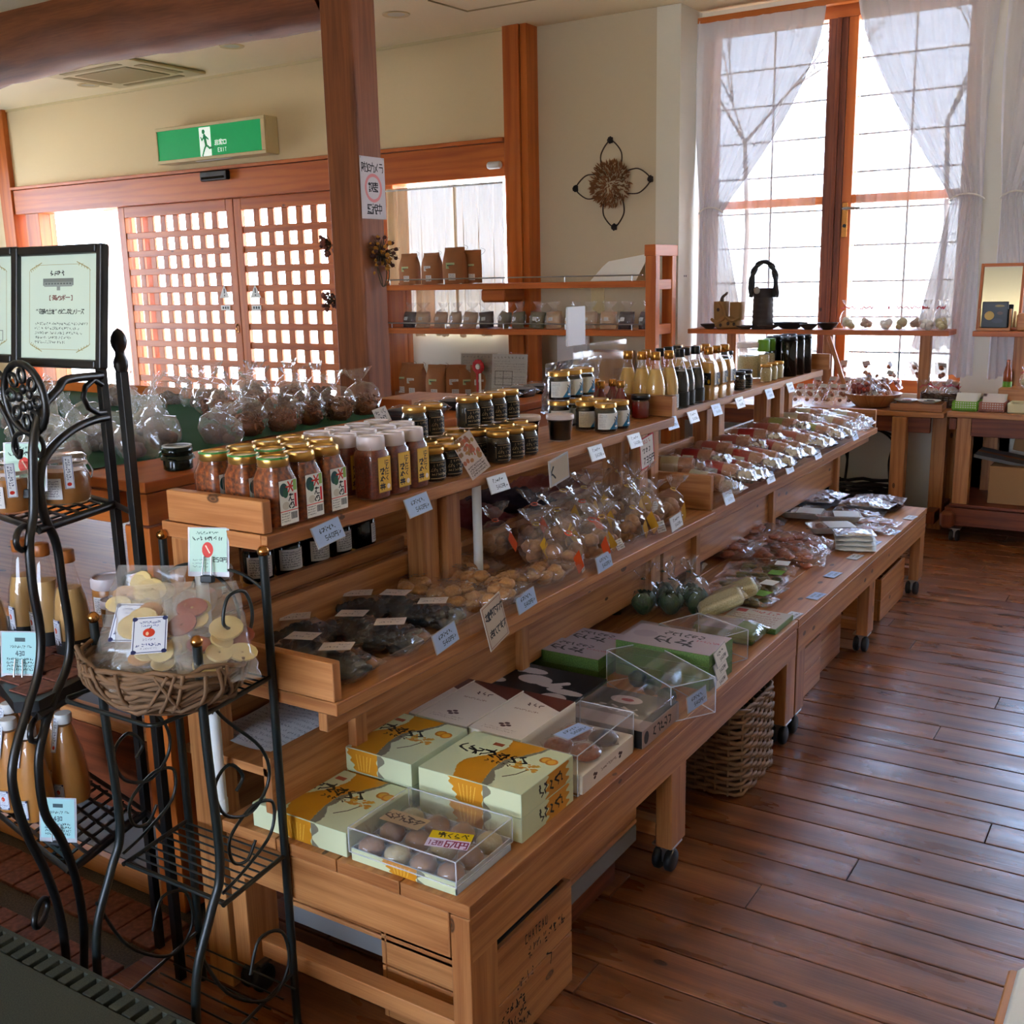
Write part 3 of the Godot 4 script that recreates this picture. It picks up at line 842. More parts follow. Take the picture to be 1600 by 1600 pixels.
func build_units():
	low_table("near low pine table with the yellow and white gift boxes on it", -1.398, -3.255)
	low_table("far low pine table with trays and foil bags, its end by the window", -3.260, -5.155)
	# tiered shelves standing behind the low tables
	for u in 2:
		var z0: float = [-1.40, -3.27][u]
		var z1: float = [-3.262, -5.42][u]
		var t = thing("tier_shelf", ["near tiered pine shelf with jars on top and bagged snacks below", "far tiered pine shelf with bottles on top and wrapped rolls below"][u], "shelf", Vector3.ZERO, 0.0, "tiered pine shelves")
		var xt: float = [-1.44, -1.505][u]
		var xbk := -1.73
		var zt: float = [z1, -5.13][u]
		obj("top_board", bx(Vector3(xbk, TOP - 0.03, zt), Vector3(xt, TOP, z0), 0.003), M.pine, t)
		if u == 0:
			obj("end_board", bx(Vector3(-1.712, TOP + 0.001, z0 - 0.024), Vector3(-1.446, 1.10, z0), 0.003), M.pine_pale, t)
			obj("end_board", bx(Vector3(-1.73, TOP - 0.0305, z0 - 0.02), Vector3(-1.455, TOP + 0.0, z0 + 0.002), 0.001), M.pine_pale, t)
		else:
			obj("end_board", bx(Vector3(-1.69, TOP + 0.001, z0 - 0.02), Vector3(-1.445, 1.103, z0 + 0.02), 0.003), M.pine, t)
			obj("end_board", bx(Vector3(-1.70, TOP + 0.001, zt + 0.002), Vector3(-1.47, 1.11, zt + 0.022), 0.003), M.pine, t)
		# second tier with its back and end boards
		var xm: float = [-1.29, -1.308][u]
		var xb2: float = [-1.625, -1.70][u]
		obj("tray_board", bx(Vector3(xb2, MID - 0.028, z1 + 0.002), Vector3(xm, MID, z0), 0.003), M.pine, t)
		obj("tray_back", bx(Vector3(xb2, MID + 0.001, z1 + (1.13 if u == 0 else 0.03)), Vector3(xb2 + 0.022, MID + 0.105, z0 - 0.02), 0.003), M.pine, t)
		obj("tray_end", bx(Vector3(xb2 + 0.001, MID - 0.0, z0 - 0.022), Vector3(xm - 0.004, MID + (0.078 if u == 0 else 0.115), z0 + 0.001), 0.003), M.pine_pale if u == 0 else M.pine, t)
		if u == 1:
			obj("tray_end", bx(Vector3(-1.74, MID + 0.001, z1 + 0.004), Vector3(-1.315, MID + 0.09, z1 + 0.024), 0.003), M.pine, t)
		else:
			obj("tray_end", bx(Vector3(-1.63, MID + 0.001, -2.11), Vector3(-1.55, MID + 0.105, -2.09), 0.003), M.pine, t)
		# middle ledge under the top board
		var zm0: float = z0 - 0.01
		var zm1: float = [-2.06, -3.9][u]
		obj("ledge", bx(Vector3(-1.80, 0.815, zm1), Vector3(-1.64, 0.835, zm0), 0.002), M.pine, t)
		obj("ledge_lip", bx(Vector3(-1.655, 0.836, zm1), Vector3(-1.637, 0.872, zm0), 0.003), M.pine, t)
		if u == 0:
			obj("ledge", bx(Vector3(-1.80, 0.80, z1 + 0.01), Vector3(-1.60, 0.818, -2.2), 0.002), M.pine, t)
		# ledge under the second tier
		obj("ledge", bx(Vector3(-1.73, 0.53, z1 + 0.01), Vector3(-1.49, 0.55, z0 - 0.006), 0.002), M.pine, t)
		obj("ledge_lip", bx(Vector3(-1.505, 0.45, z1 + 0.01), Vector3(-1.482, 0.575, z0 - 0.006), 0.003), M.pine, t)
		obj("back_board", bx(Vector3(-1.742, TAB + 0.005, z1 + 0.01), Vector3(-1.732, 0.80, z0 - 0.09), 0.001), M.pine, t)
		# uprights
		var ups := [[z0 - 0.002, -1.712, -1.64, 0.0], [-2.02, -1.60, -1.545, 0.70], [-2.095, -1.60, -1.53, 0.70], [-3.05, -1.60, -1.53, 0.70], [-3.125, -1.60, -1.50, 0.70], [-3.21, -1.60, -1.50, 0.40]] if u == 0 else [[z0 - 0.03, -1.62, -1.56, 0.4], [-3.93, -1.66, -1.60, 0.70], [-4.02, -1.66, -1.585, 0.70], [-4.62, -1.66, -1.60, 0.70], [-4.71, -1.66, -1.57, 0.70], [zt + 0.08, -1.70, -1.64, 0.0]]
		for p in ups:
			obj("upright", bx(Vector3(p[1], p[3], p[0] - 0.06), Vector3(p[2], TOP - 0.031, p[0]), 0.003), M.pine, t)
		for z in [z0 - 0.25, (z0 + z1) / 2, z1 + 0.12]:
			obj("bracket", bx(Vector3(-1.50, TAB, z - 0.03), Vector3(-1.46, MID - 0.029, z + 0.01), 0.003), M.pine, t)
		obj("front_rail", bx(Vector3(xm - 0.06, MID - 0.07, z1 + 0.02), Vector3(xm - 0.036, MID - 0.029, z0 - 0.01), 0.003), M.pine, t)
	var pole := thing("white_strut", "short white plastic pole hanging at the near end of the tiered shelf", "pole", Vector3(-1.6, 0, -1.376))
	obj("tube", lt(v2([0, 0.45, 0.013, 0.452, 0.013, 0.955, 0.011, 0.96, 0, 0.96]), 12), M.white_plastic, pole)
	obj("cap", lt(v2([0, 0.44, 0.0145, 0.442, 0.0145, 0.47, 0.013, 0.472]), 12), M.white_plastic, pole)
	var wp := thing("white_strut", "white plastic pole between the uprights beside the bagged snacks", "pole", Vector3(-1.525, 0, -2.22))
	obj("tube", lt(v2([0, MID + 0.001, 0.012, MID + 0.002, 0.012, 1.003, 0, 1.004]), 12), M.white_plastic, wp)
	var nim := img(256, 256, Color(0.80, 0.79, 0.78))
	rect(nim, 10, 10, 236, 34, Color(0.35, 0.35, 0.36))
	for r in 13: print_line(nim, 12, 56 + r * 15, 230, 7, Color(0.45, 0.45, 0.46), 1.2)
	var nm := MB.new()
	var rows := []
	for i in 9:
		var row := []
		for j in 7:
			row.append(Vector3(-1.715 + j * 0.033, 0.555 + 0.008 * sin(i * 0.9 + j) * 0.5 + 0.006, -1.76 + i * 0.039))
		rows.append(row)
	nm.grid(rows, 1.0, false, Vector2(1, 1))
	tag(obj("newspaper", nm, texmat(nim, 0.85)), "folded newspaper lying on the ledge under the black bean bags", "newspaper")
	# rear counter
	var r = thing("rear_counter", "tall orange pine counter behind the shelves, spread with green cloth", "counter")
	obj("edge_board", bx(Vector3(-2.195, REAR - 0.026, -3.87), Vector3(-1.945, REAR, -1.535), 0.003), M.orange, r)
	obj("top_board", bx(Vector3(-4.5, REAR - 0.03, -2.82), Vector3(-2.20, REAR - 0.008, -1.54), 0.003), M.orange, r)
	obj("top_board", bx(Vector3(-2.96, REAR - 0.09, -3.87), Vector3(-2.20, REAR - 0.07, -2.845), 0.003), M.pine, r)
	obj("back_rim", bx(Vector3(-4.5, REAR - 0.03, -2.84), Vector3(-2.20, REAR + 0.035, -2.822), 0.003), M.orange, r)
	obj("apron", bx(Vector3(-1.972, 0.97, -3.87), Vector3(-1.947, REAR - 0.027, -1.538), 0.003), M.orange, r)
	obj("apron", bx(Vector3(-4.5, 0.965, -1.565), Vector3(-2.045, REAR - 0.031, -1.538), 0.003), M.orange, r)
	for p in [[-2.035, -1.62], [-2.035, -3.85], [-3.10, -1.63]]:
		obj("post", bx(Vector3(p[0], 0.0, p[1]), Vector3(p[0] + 0.085, 0.965, p[1] + 0.08), 0.003), M.orange, r)
	obj("panel", bx(Vector3(-4.5, 0.83, -1.98), Vector3(-2.045, 0.963, -1.96), 0.002), mat("slate", Color(0.30, 0.30, 0.29), 0.8), r)
	obj("shelf", bx(Vector3(-4.5, 0.635, -2.8), Vector3(-2.045, 0.658, -1.60), 0.003), M.pine, r)
	obj("drawer_front", bx(Vector3(-3.6, 0.17, -1.625), Vector3(-2.045, 0.39, -1.60), 0.003), M.dark_pine, r)
	obj("drawer_lip", bx(Vector3(-3.6, 0.392, -1.65), Vector3(-2.045, 0.424, -1.595), 0.006), M.pine_pale, r)
	obj("bottom_shelf", bx(Vector3(-3.6, 0.035, -2.8), Vector3(-2.045, 0.055, -1.575), 0.002), mat("grey_board", Color(0.42, 0.41, 0.40), 0.8), r)
	obj("bottom_lip", bx(Vector3(-3.6, 0.0, -1.574), Vector3(-2.045, 0.056, -1.55), 0.003), M.pine_pale, r)
	obj("side_panel", bx(Vector3(-1.965, 0.05, -3.77), Vector3(-1.95, 0.965, -1.64), 0.002), M.pine, r)
	var cl := MB.new()
	rows = []
	for i in 9:
		var row := []
		for j in 15:
			row.append(Vector3(-4.46 + j * 0.1605, REAR - 0.002 + 0.003 * sin(i * 1.7 + j * 2.3), -2.815 + i * 0.1585))
		rows.append(row)
	cl.grid(rows, 1.0)
	tag(obj("green_cloth", cl, M.green_cloth), "bright green cloth spread over the rear counter under the root bags", "cloth")

func build_back_furniture():
	# wall rack against the door wall
	var t = thing("wall_rack", "open orange pine wall rack under the side window, full of bags", "shelf")
	for x in [-4.92, -2.84]:
		for z in [-6.08, -6.32]:
			obj("post", bx(Vector3(x - 0.035, 0.0, z - 0.03), Vector3(x + 0.035, 1.66 if x > -4 else 1.47, z + 0.03), 0.003), M.orange, t)
	obj("cross_rail", bx(Vector3(-2.877, 1.60, -6.37), Vector3(-2.803, 1.667, -6.04), 0.003), M.orange, t)
	obj("cross_rail", bx(Vector3(-2.87, 1.40, -6.29), Vector3(-2.81, 1.46, -6.11), 0.003), M.orange, t)
	obj("cross_rail", bx(Vector3(-2.87, 1.13, -6.29), Vector3(-2.81, 1.19, -6.11), 0.003), M.orange, t)
	for y in [1.455, 1.158, 0.665]:
		obj("shelf_board", bx(Vector3(-4.95, y - 0.03, -6.36), Vector3(-2.88, y, -6.08), 0.003), M.orange, t)
		obj("front_edge", bx(Vector3(-4.95, y - 0.038, -6.082), Vector3(-2.88, y + 0.0, -6.06), 0.003), M.orange, t)
		if y > 1.0:
			obj("guard_bar", tb([Vector3(-4.9, y + 0.035, -6.065), Vector3(-2.9, y + 0.035, -6.065)], 0.005, 6), M.steel, t)
			for k in 5:
				obj("peg", tb([Vector3(-4.85 + k * 0.47, y, -6.065), Vector3(-4.85 + k * 0.47, y + 0.035, -6.065)], 0.004, 5), M.steel, t)
	obj("front_board", bx(Vector3(-4.95, 0.54, -6.085), Vector3(-3.4, 0.64, -6.065), 0.003), M.orange, t)
	obj("middle_post", bx(Vector3(-3.86, 0.0, -6.34), Vector3(-3.78, 1.12, -6.28), 0.003), M.orange, t)
	obj("bracket", bx(Vector3(-4.12, 1.33, -6.36), Vector3(-3.92, 1.424, -6.10), 0.02), M.orange, t)
	obj("side_ladder", bx(Vector3(-4.95, 0.7, -6.33), Vector3(-4.89, 1.42, -6.07), 0.003), M.orange, t)
	# window-side table with its raised shelf
	t = thing("window_table", "pine table before the tall window with pottery on its raised shelf", "table", Vector3.ZERO, 0.0, "tables before the window")
	obj("top_board", bx(Vector3(-2.83, 0.675, -6.86), Vector3(-1.165, 0.703, -6.30), 0.003), M.pine, t)
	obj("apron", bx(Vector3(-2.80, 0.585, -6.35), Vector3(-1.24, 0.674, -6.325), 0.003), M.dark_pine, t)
	for p in [[-1.40, -6.32], [-1.22, -6.52], [-1.22, -6.82], [-2.78, -6.33], [-2.78, -6.82]]:
		obj("leg", bx(Vector3(p[0] - 0.04, 0, p[1] - 0.035), Vector3(p[0] + 0.04, 0.674, p[1] + 0.035), 0.003), M.pine, t)
	obj("brace", bx(Vector3(-1.25, 0.06, -6.82), Vector3(-1.19, 0.13, -6.34), 0.003), M.dark_pine, t)
	obj("shelf_board", bx(Vector3(-2.81, 1.113, -6.78), Vector3(-1.215, 1.143, -6.55), 0.003), M.orange, t)
	for x in [-2.55, -1.93, -1.36]:
		obj("shelf_post", bx(Vector3(x - 0.03, 0.704, -6.70), Vector3(x + 0.03, 1.112, -6.65), 0.003), M.pine, t)
	obj("strut", bx(Vector3(-0.012, -0.012, -0.16), Vector3(0.012, 0.012, 0.16), 0.002, Transform3D(Basis(Vector3.BACK, 0.35) * Basis(Vector3.RIGHT, PI / 2), Vector3(-1.86, 0.95, -6.62))), M.pine_pale, t)
	t = thing("window_table", "pine table on casters at the right edge with cartons on its lower shelf", "table", Vector3.ZERO, 0.0, "tables before the window")
	obj("top_board", bx(Vector3(-1.14, 0.692, -6.84), Vector3(0.35, 0.722, -6.24), 0.003), M.pine, t)
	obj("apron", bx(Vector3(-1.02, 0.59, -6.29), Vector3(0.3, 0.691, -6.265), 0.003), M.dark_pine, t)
	for p in [[-1.05, -6.30], [-0.98, -6.76], [0.28, -6.30], [0.28, -6.78]]:
		obj("leg", bx(Vector3(p[0] - 0.04, 0.1, p[1] - 0.035), Vector3(p[0] + 0.04, 0.691, p[1] + 0.035), 0.003), M.pine, t)
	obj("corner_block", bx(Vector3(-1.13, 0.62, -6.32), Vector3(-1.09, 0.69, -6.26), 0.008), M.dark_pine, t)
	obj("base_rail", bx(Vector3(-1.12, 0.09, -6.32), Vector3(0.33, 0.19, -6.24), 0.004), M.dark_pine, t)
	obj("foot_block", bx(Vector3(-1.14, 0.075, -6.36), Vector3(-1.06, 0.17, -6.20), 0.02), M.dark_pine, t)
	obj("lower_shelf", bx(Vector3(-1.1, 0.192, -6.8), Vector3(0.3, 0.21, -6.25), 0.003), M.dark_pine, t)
	caster(t, Vector3(-1.06, 0, -6.26))
	caster(t, Vector3(0.26, 0, -6.26))
	obj("shelf_board", bx(Vector3(-1.09, 1.113, -6.8), Vector3(0.3, 1.143, -6.55), 0.003), M.orange, t)
	for x in [-0.86, 0.2]:
		obj("shelf_post", bx(Vector3(x - 0.03, 0.723, -6.75), Vector3(x + 0.03, 1.112, -6.69), 0.003), M.pine, t)
	# table corner at the lower right edge of the view
	t = thing("side_table", "corner of a pine table cut by the lower right edge", "table")
	obj("top_board", bx(Vector3(-0.118, 0.672, -1.24), Vector3(0.6, 0.70, 0.2), 0.003), M.pine_pale, t)
	for p in [[-0.08, -1.20], [0.55, -1.20], [0.55, 0.15], [-0.08, 0.15]]:
		obj("leg", bx(Vector3(p[0] - 0.035, 0, p[1] - 0.035), Vector3(p[0] + 0.035, 0.671, p[1] + 0.035), 0.003), M.pine_pale, t)
	obj("apron", bx(Vector3(-0.1, 0.58, -1.22), Vector3(0.58, 0.671, -1.20), 0.003), M.pine_pale, t)
	obj("apron", bx(Vector3(-0.105, 0.58, -1.16), Vector3(-0.085, 0.671, 0.1), 0.003), M.pine_pale, t)
	tag(obj("white_tray", bx(Vector3(-0.105, 0.701, -1.20), Vector3(0.2, 0.735, -0.9), 0.006), M.white_plastic), "white flat tray on the table corner at the lower right edge", "tray")
	# low slotted bench in the left foreground
	t = thing("slotted_bench", "low dark green bench with a slotted edge in the lower left corner", "bench")
	obj("top", bx(Vector3(-3.4, 0.215, -0.3), Vector3(-1.33, 0.24, -1.028), 0.006), M.mat_green, t)
	obj("edge_strip", bx(Vector3(-3.4, 0.215, -1.078), Vector3(-1.33, 0.24, -1.066), 0.003), M.mat_green, t)
	obj("skirt", bx(Vector3(-3.38, 0.0, -0.32), Vector3(-1.36, 0.214, -1.05), 0.006), M.mat_green, t)
	for k in 47:
		var x := -1.33 - k * 0.0365
		obj("slat", bx(Vector3(x - 0.0245, 0.214, -1.068), Vector3(x, 0.24, -1.026), 0.002), M.mat_green, t)

func build_racks():
	# black wrought-iron stand
	var t = thing("iron_stand", "tall black wrought-iron stand with curled legs holding jars and bottles", "stand")
	var side := func(l: Array, r: float) -> MB:
		var p := []
		for i in l.size() / 3: p.append(Vector3(l[i * 3], l[i * 3 + 1], l[i * 3 + 2]))
		return tb(curve(p, 5), r, 8)
	obj("front_leg", side.call([-1.893, 1.319, -1.413, -1.861, 1.321, -1.31, -1.853, 1.305, -1.284, -1.84, 1.282, -1.243, -1.834, 1.261, -1.223, -1.827, 1.211, -1.201, -1.825, 1.163, -1.193, -1.821, 1.086, -1.181, -1.816, 1.03, -1.162, -1.814, 0.944, -1.157, -1.815, 0.853, -1.162, -1.81, 0.783, -1.145, -1.797, 0.722, -1.104, -1.783, 0.653, -1.06, -1.779, 0.595, -1.047, -1.784, 0.495, -1.064, -1.795, 0.393, -1.099, -1.803, 0.295, -1.122, -1.804, 0.192, -1.126, -1.80, 0.0, -1.115], 0.0085), M.iron, t)
	obj("front_leg", side.call([-1.895, 1.232, -1.419, -1.881, 1.232, -1.376, -1.866, 1.226, -1.328, -1.854, 1.214, -1.287, -1.843, 1.199, -1.253, -1.835, 1.181, -1.227, -1.83, 1.16, -1.212, -1.828, 1.121, -1.204, -1.829, 1.068, -1.209, -1.836, 1.011, -1.231, -1.837, 0.92, -1.235, -1.839, 0.826, -1.24, -1.834, 0.766, -1.223, -1.82, 0.717, -1.178, -1.806, 0.656, -1.135, -1.8, 0.6, -1.115, -1.801, 0.505, -1.117, -1.811, 0.432, -1.15, -1.82, 0.331, -1.177, -1.822, 0.225, -1.184, -1.818, 0.144, -1.173, -1.812, 0.0, -1.15], 0.0085), M.iron, t)
	obj("back_post", bx(Vector3(-1.909, 0, -1.429), Vector3(-1.891, 1.36, -1.411), 0.002), M.iron, t)
	obj("back_post", bx(Vector3(-1.776, 0, -1.376), Vector3(-1.757, 1.335, -1.357), 0.002), M.iron, t)
	obj("finial", lt(v2([0, 0, 0.011, 0.002, 0.014, 0.012, 0.014, 0.022, 0.009, 0.034, 0.009, 0.040, 0.014, 0.050, 0.016, 0.060, 0.014, 0.070, 0.008, 0.080, 0, 0.085]), 12, 0, Vector3(-1.766, 1.333, -1.366)), M.iron, t)
	obj("ring", tb([Vector3(-1.893, 1.300, -1.413), Vector3(-1.885, 1.313, -1.389), Vector3(-1.877, 1.301, -1.362), Vector3(-1.874, 1.281, -1.353), Vector3(-1.878, 1.259, -1.365), Vector3(-1.886, 1.245, -1.391), Vector3(-1.893, 1.244, -1.414)], 0.006), M.iron, t)
	obj("curl", tb(curve([Vector3(-1.79, 1.30, -1.38), Vector3(-1.776, 1.318, -1.375), Vector3(-1.773, 1.345, -1.372)]), 0.005), M.iron, t)
	for l in [[1.07, 1.04], [0.685, 0.665], [0.305, 0.29]]:
		var ring := []
		for k in 12:
			var a := TAU * k / 12.0
			ring.append(Vector3(-1.815 - cos(a) * 0.022 - 0.014, l[1] + sin(a) * 0.022, [-1.16, -1.14, -1.1][[1.07, 0.685, 0.305].find(l[0])] - 0.0 - cos(a) * 0.03))
		obj("ring", tb(ring, 0.006, 6, true), M.iron, t)
	# oval medallion with leaf scrolls between the front legs
	var c := Vector3(-1.868, 1.293, -1.222)
	var md := MB.new()
	var el := []
	for k in 24:
		var a := TAU * k / 24.0
		el.append(c + Vector3(cos(a) * 0.062, sin(a) * 0.066 - cos(a) * 0.008, 0))
	md.tube(el, 0.007, 7, true)
	for k in 8:
		var a := TAU * k / 8.0
		var cc := c + Vector3(cos(a) * 0.040, sin(a) * 0.044 - cos(a) * 0.005, 0)
		var lp := []
		for j in 10:
			var b := TAU * j / 10.0
			lp.append(cc + Vector3(cos(a) * cos(b) * 0.013 - sin(a) * sin(b) * 0.010, sin(a) * cos(b) * 0.013 + cos(a) * sin(b) * 0.010, 0.002))
		md.tube(lp, 0.0042, 6, true)
	for k in 5:
		var a := TAU * k / 5.0 + 0.5
		md.blob(c + Vector3(cos(a) * 0.018, sin(a) * 0.018, 0), Vector3(0.010, 0.010, 0.006), 0.2, k, 8, 6)
	obj("medallion", md, M.iron, t)
	obj("scroll", tb(curve([c + Vector3(-0.02, -0.066, 0), c + Vector3(-0.045, -0.075, 0), c + Vector3(-0.055, -0.10, 0), c + Vector3(-0.04, -0.115, 0), c + Vector3(-0.032, -0.1, 0)]), 0.005), M.iron, t)
	obj("scroll", tb(curve([c + Vector3(0.012, -0.066, 0), c + Vector3(0.035, -0.075, 0), c + Vector3(0.04, -0.095, 0), c + Vector3(0.025, -0.108, 0), c + Vector3(0.015, -0.09, 0)]), 0.005), M.iron, t)
	obj("scroll", tb(curve([Vector3(-1.97, 1.345, -1.23), Vector3(-1.951, 1.335, -1.23), Vector3(-1.938, 1.32, -1.23), Vector3(-1.925, 1.30, -1.222)]), 0.006), M.iron, t)
	obj("scroll", tb(curve([Vector3(-1.975, 1.29, -1.23), Vector3(-1.944, 1.249, -1.23), Vector3(-1.93, 1.215, -1.23), Vector3(-1.924, 1.185, -1.23)]), 0.006), M.iron, t)
	# three levels
	var F := [Vector3(-1.823, 0, -1.188), Vector3(-1.891, 0, -1.415)]
	var left := Vector3(-0.42, 0, -0.085)
	for y in [1.05, 0.70, 0.345]:
		var up := Vector3(0, y, 0)
		var fz: Vector3 = [Vector3.ZERO, Vector3(0.02, 0, 0.06), Vector3(0.0, 0, 0.02)][[1.05, 0.70, 0.345].find(y)]
		var a: Vector3 = F[0] + up + fz
		var b: Vector3 = F[1] + up
		obj("side_rail", tb([a, b], 0.009, 4), M.iron, t)
		obj("side_rail", tb([b, Vector3(-1.766, y, -1.366)], 0.007, 4), M.iron, t)
		obj("back_rail", tb([b, b + left], 0.007, 4), M.iron, t)
		obj("front_rail", tb([a, a + left], 0.007, 4), M.iron, t)
		if y != 0.70:
			for k in 6:
				var f := (k + 0.5) / 6.0
				obj("mesh_bar", bx(Vector3(-0.21, -0.0015, -0.004), Vector3(0.21, 0.0015, 0.004), 0, Transform3D(Basis(Vector3.UP, -0.20), a.lerp(b, f) + left * 0.5)), M.iron, t)
			for k in 11:
				var f := (k + 0.5) / 11.0
				var p: Vector3 = a.lerp(b, 0.5) + left * f
				obj("mesh_bar", bx(Vector3(-0.004, -0.0035, -0.118), Vector3(0.004, -0.0005, 0.118), 0, Transform3D(Basis(Vector3.UP, atan2(0.068, 0.227)), p)), M.iron, t)
	# tiled board of the middle level
	var bd := PackedVector2Array()
	for p in [[-1.842, 1.107], [-1.805, 1.135], [-1.875, 1.41], [-2.30, 1.53], [-2.36, 1.31], [-1.949, 1.149]]: bd.append(Vector2(p[0], p[1]))
	var bm := MB.new()
	bm.extrude(bd, 0.706, 0.728, Transform3D(Basis(Vector3(1, 0, 0), Vector3(0, 0, -1), Vector3(0, 1, 0)), Vector3.ZERO))
	var board = obj("board", bm, M.iron, t)
	for i in 5:
		for j in 4:
			var p := Vector3(-1.868 - i * 0.077 - j * 0.021, 0.7295, -1.172 - i * 0.026 - j * 0.074)
			obj("tile", bx(Vector3(-0.036, -0.002, -0.034), Vector3(0.036, 0.002, 0.034), 0.001, Transform3D(Basis(Vector3.UP, 0.0), p)), M.brick, board)
	# green wire plant stand
	t = thing("wire_stand", "dark green wire plant stand with brass ball tips and a basket on top", "stand")
	var legs := {"f": [-1.20], "b": [-1.395]}
	for x in [-1.42, -1.70]:
		obj("front_leg", tb(curve([Vector3(x, 0.884, -1.198), Vector3(x, 0.7, -1.2), Vector3(x, 0.465, -1.207), Vector3(x, 0.385, -1.178), Vector3(x, 0.29, -1.135), Vector3(x, 0.19, -1.122), Vector3(x, 0.09, -1.128), Vector3(x, 0, -1.15)]), 0.0085, 8), M.green_iron, t)
		var xb: float = x - 0.022
		obj("back_leg", tb([Vector3(xb, 0, -1.39), Vector3(xb, 1.0, -1.39)], 0.0085, 8), M.green_iron, t)
		for p in [Vector3(x, 0.893, -1.198), Vector3(xb, 1.008, -1.39)]:
			obj("ball", lt(v2([0, -0.0115, 0.006, -0.0098, 0.0105, -0.0045, 0.0115, 0, 0.0105, 0.0045, 0.006, 0.0098, 0, 0.0115]), 12, 0, p), M.brass, t)
		# side scrolls
		var s := func(l: Array) -> Array:
			var p := []
			for i in l.size() / 2: p.append(Vector3(x - 0.004, l[i * 2 + 1], l[i * 2]))
			return p
		obj("scroll", tb(curve(s.call([-1.206, 0.80, -1.244, 0.735, -1.331, 0.64, -1.345, 0.57, -1.295, 0.525, -1.23, 0.55, -1.214, 0.612, -1.25, 0.64, -1.281, 0.605, -1.263, 0.582]), 5), 0.0035, 5), M.green_iron, t)
		obj("scroll", tb(curve(s.call([-1.22, 0.75, -1.26, 0.80, -1.31, 0.85, -1.335, 0.90, -1.32, 0.95, -1.28, 0.95, -1.265, 0.905, -1.29, 0.885]), 5), 0.0035, 5), M.green_iron, t)
		obj("scroll", tb(curve(s.call([-1.21, 0.40, -1.27, 0.42, -1.34, 0.46, -1.35, 0.52, -1.30, 0.535, -1.24, 0.50, -1.24, 0.45, -1.275, 0.435, -1.30, 0.465]), 5), 0.0035, 5), M.green_iron, t)
		obj("scroll", tb(curve(s.call([-1.14, 0.33, -1.2, 0.2, -1.3, 0.12, -1.36, 0.16, -1.35, 0.24, -1.29, 0.26, -1.26, 0.2]), 5), 0.0035, 5), M.green_iron, t)
		obj("brace", tb([Vector3(x - 0.004, 0.09, -1.13), Vector3(xb, 0.12, -1.39)], 0.004, 5), M.green_iron, t)
		for y in [0.757, 0.38]:
			obj("side_rail", tb([Vector3(x, y, -1.205), Vector3(xb, y + 0.004, -1.39)], 0.005, 6), M.green_iron, t)
	obj("back_scroll", tb(curve([Vector3(-1.442, 0.93, -1.39), Vector3(-1.50, 0.955, -1.39), Vector3(-1.58, 0.96, -1.39), Vector3(-1.66, 0.955, -1.39), Vector3(-1.722, 0.93, -1.39)]), 0.0035, 5), M.green_iron, t)
	obj("back_scroll", tb(curve([Vector3(-1.53, 0.80, -1.39), Vector3(-1.52, 0.88, -1.39), Vector3(-1.55, 0.93, -1.39), Vector3(-1.60, 0.945, -1.39), Vector3(-1.64, 0.92, -1.39), Vector3(-1.655, 0.86, -1.39), Vector3(-1.64, 0.80, -1.39)]), 0.0035, 5), M.green_iron, t)
	for y in [0.757, 0.38]:
		obj("shelf_rim", tb([Vector3(-1.70, y, -1.2), Vector3(-1.705, y, -1.13), Vector3(-1.69, y, -1.118), Vector3(-1.47, y, -1.118), Vector3(-1.455, y, -1.13), Vector3(-1.45, y, -1.2)] if y > 0.5 else [Vector3(-1.70, y, -1.21), Vector3(-1.42, y, -1.21)], 0.004, 6), M.green_iron, t)
		for k in 9:
			var f := (k + 0.5) / 9.0
			obj("shelf_wire", tb([Vector3(-1.705 - 0.02 * f, y + 0.004 * f, -1.205 - 0.185 * f), Vector3(-1.425 - 0.02 * f, y + 0.004 * f, -1.205 - 0.185 * f)], 0.0022, 5), M.green_iron, t)
	for k in 7:
		obj("shelf_wire", tb([Vector3(-1.70, 0.1, -1.16 - k * 0.035), Vector3(-1.42, 0.1, -1.16 - k * 0.035)], 0.0022, 5), M.green_iron, t)

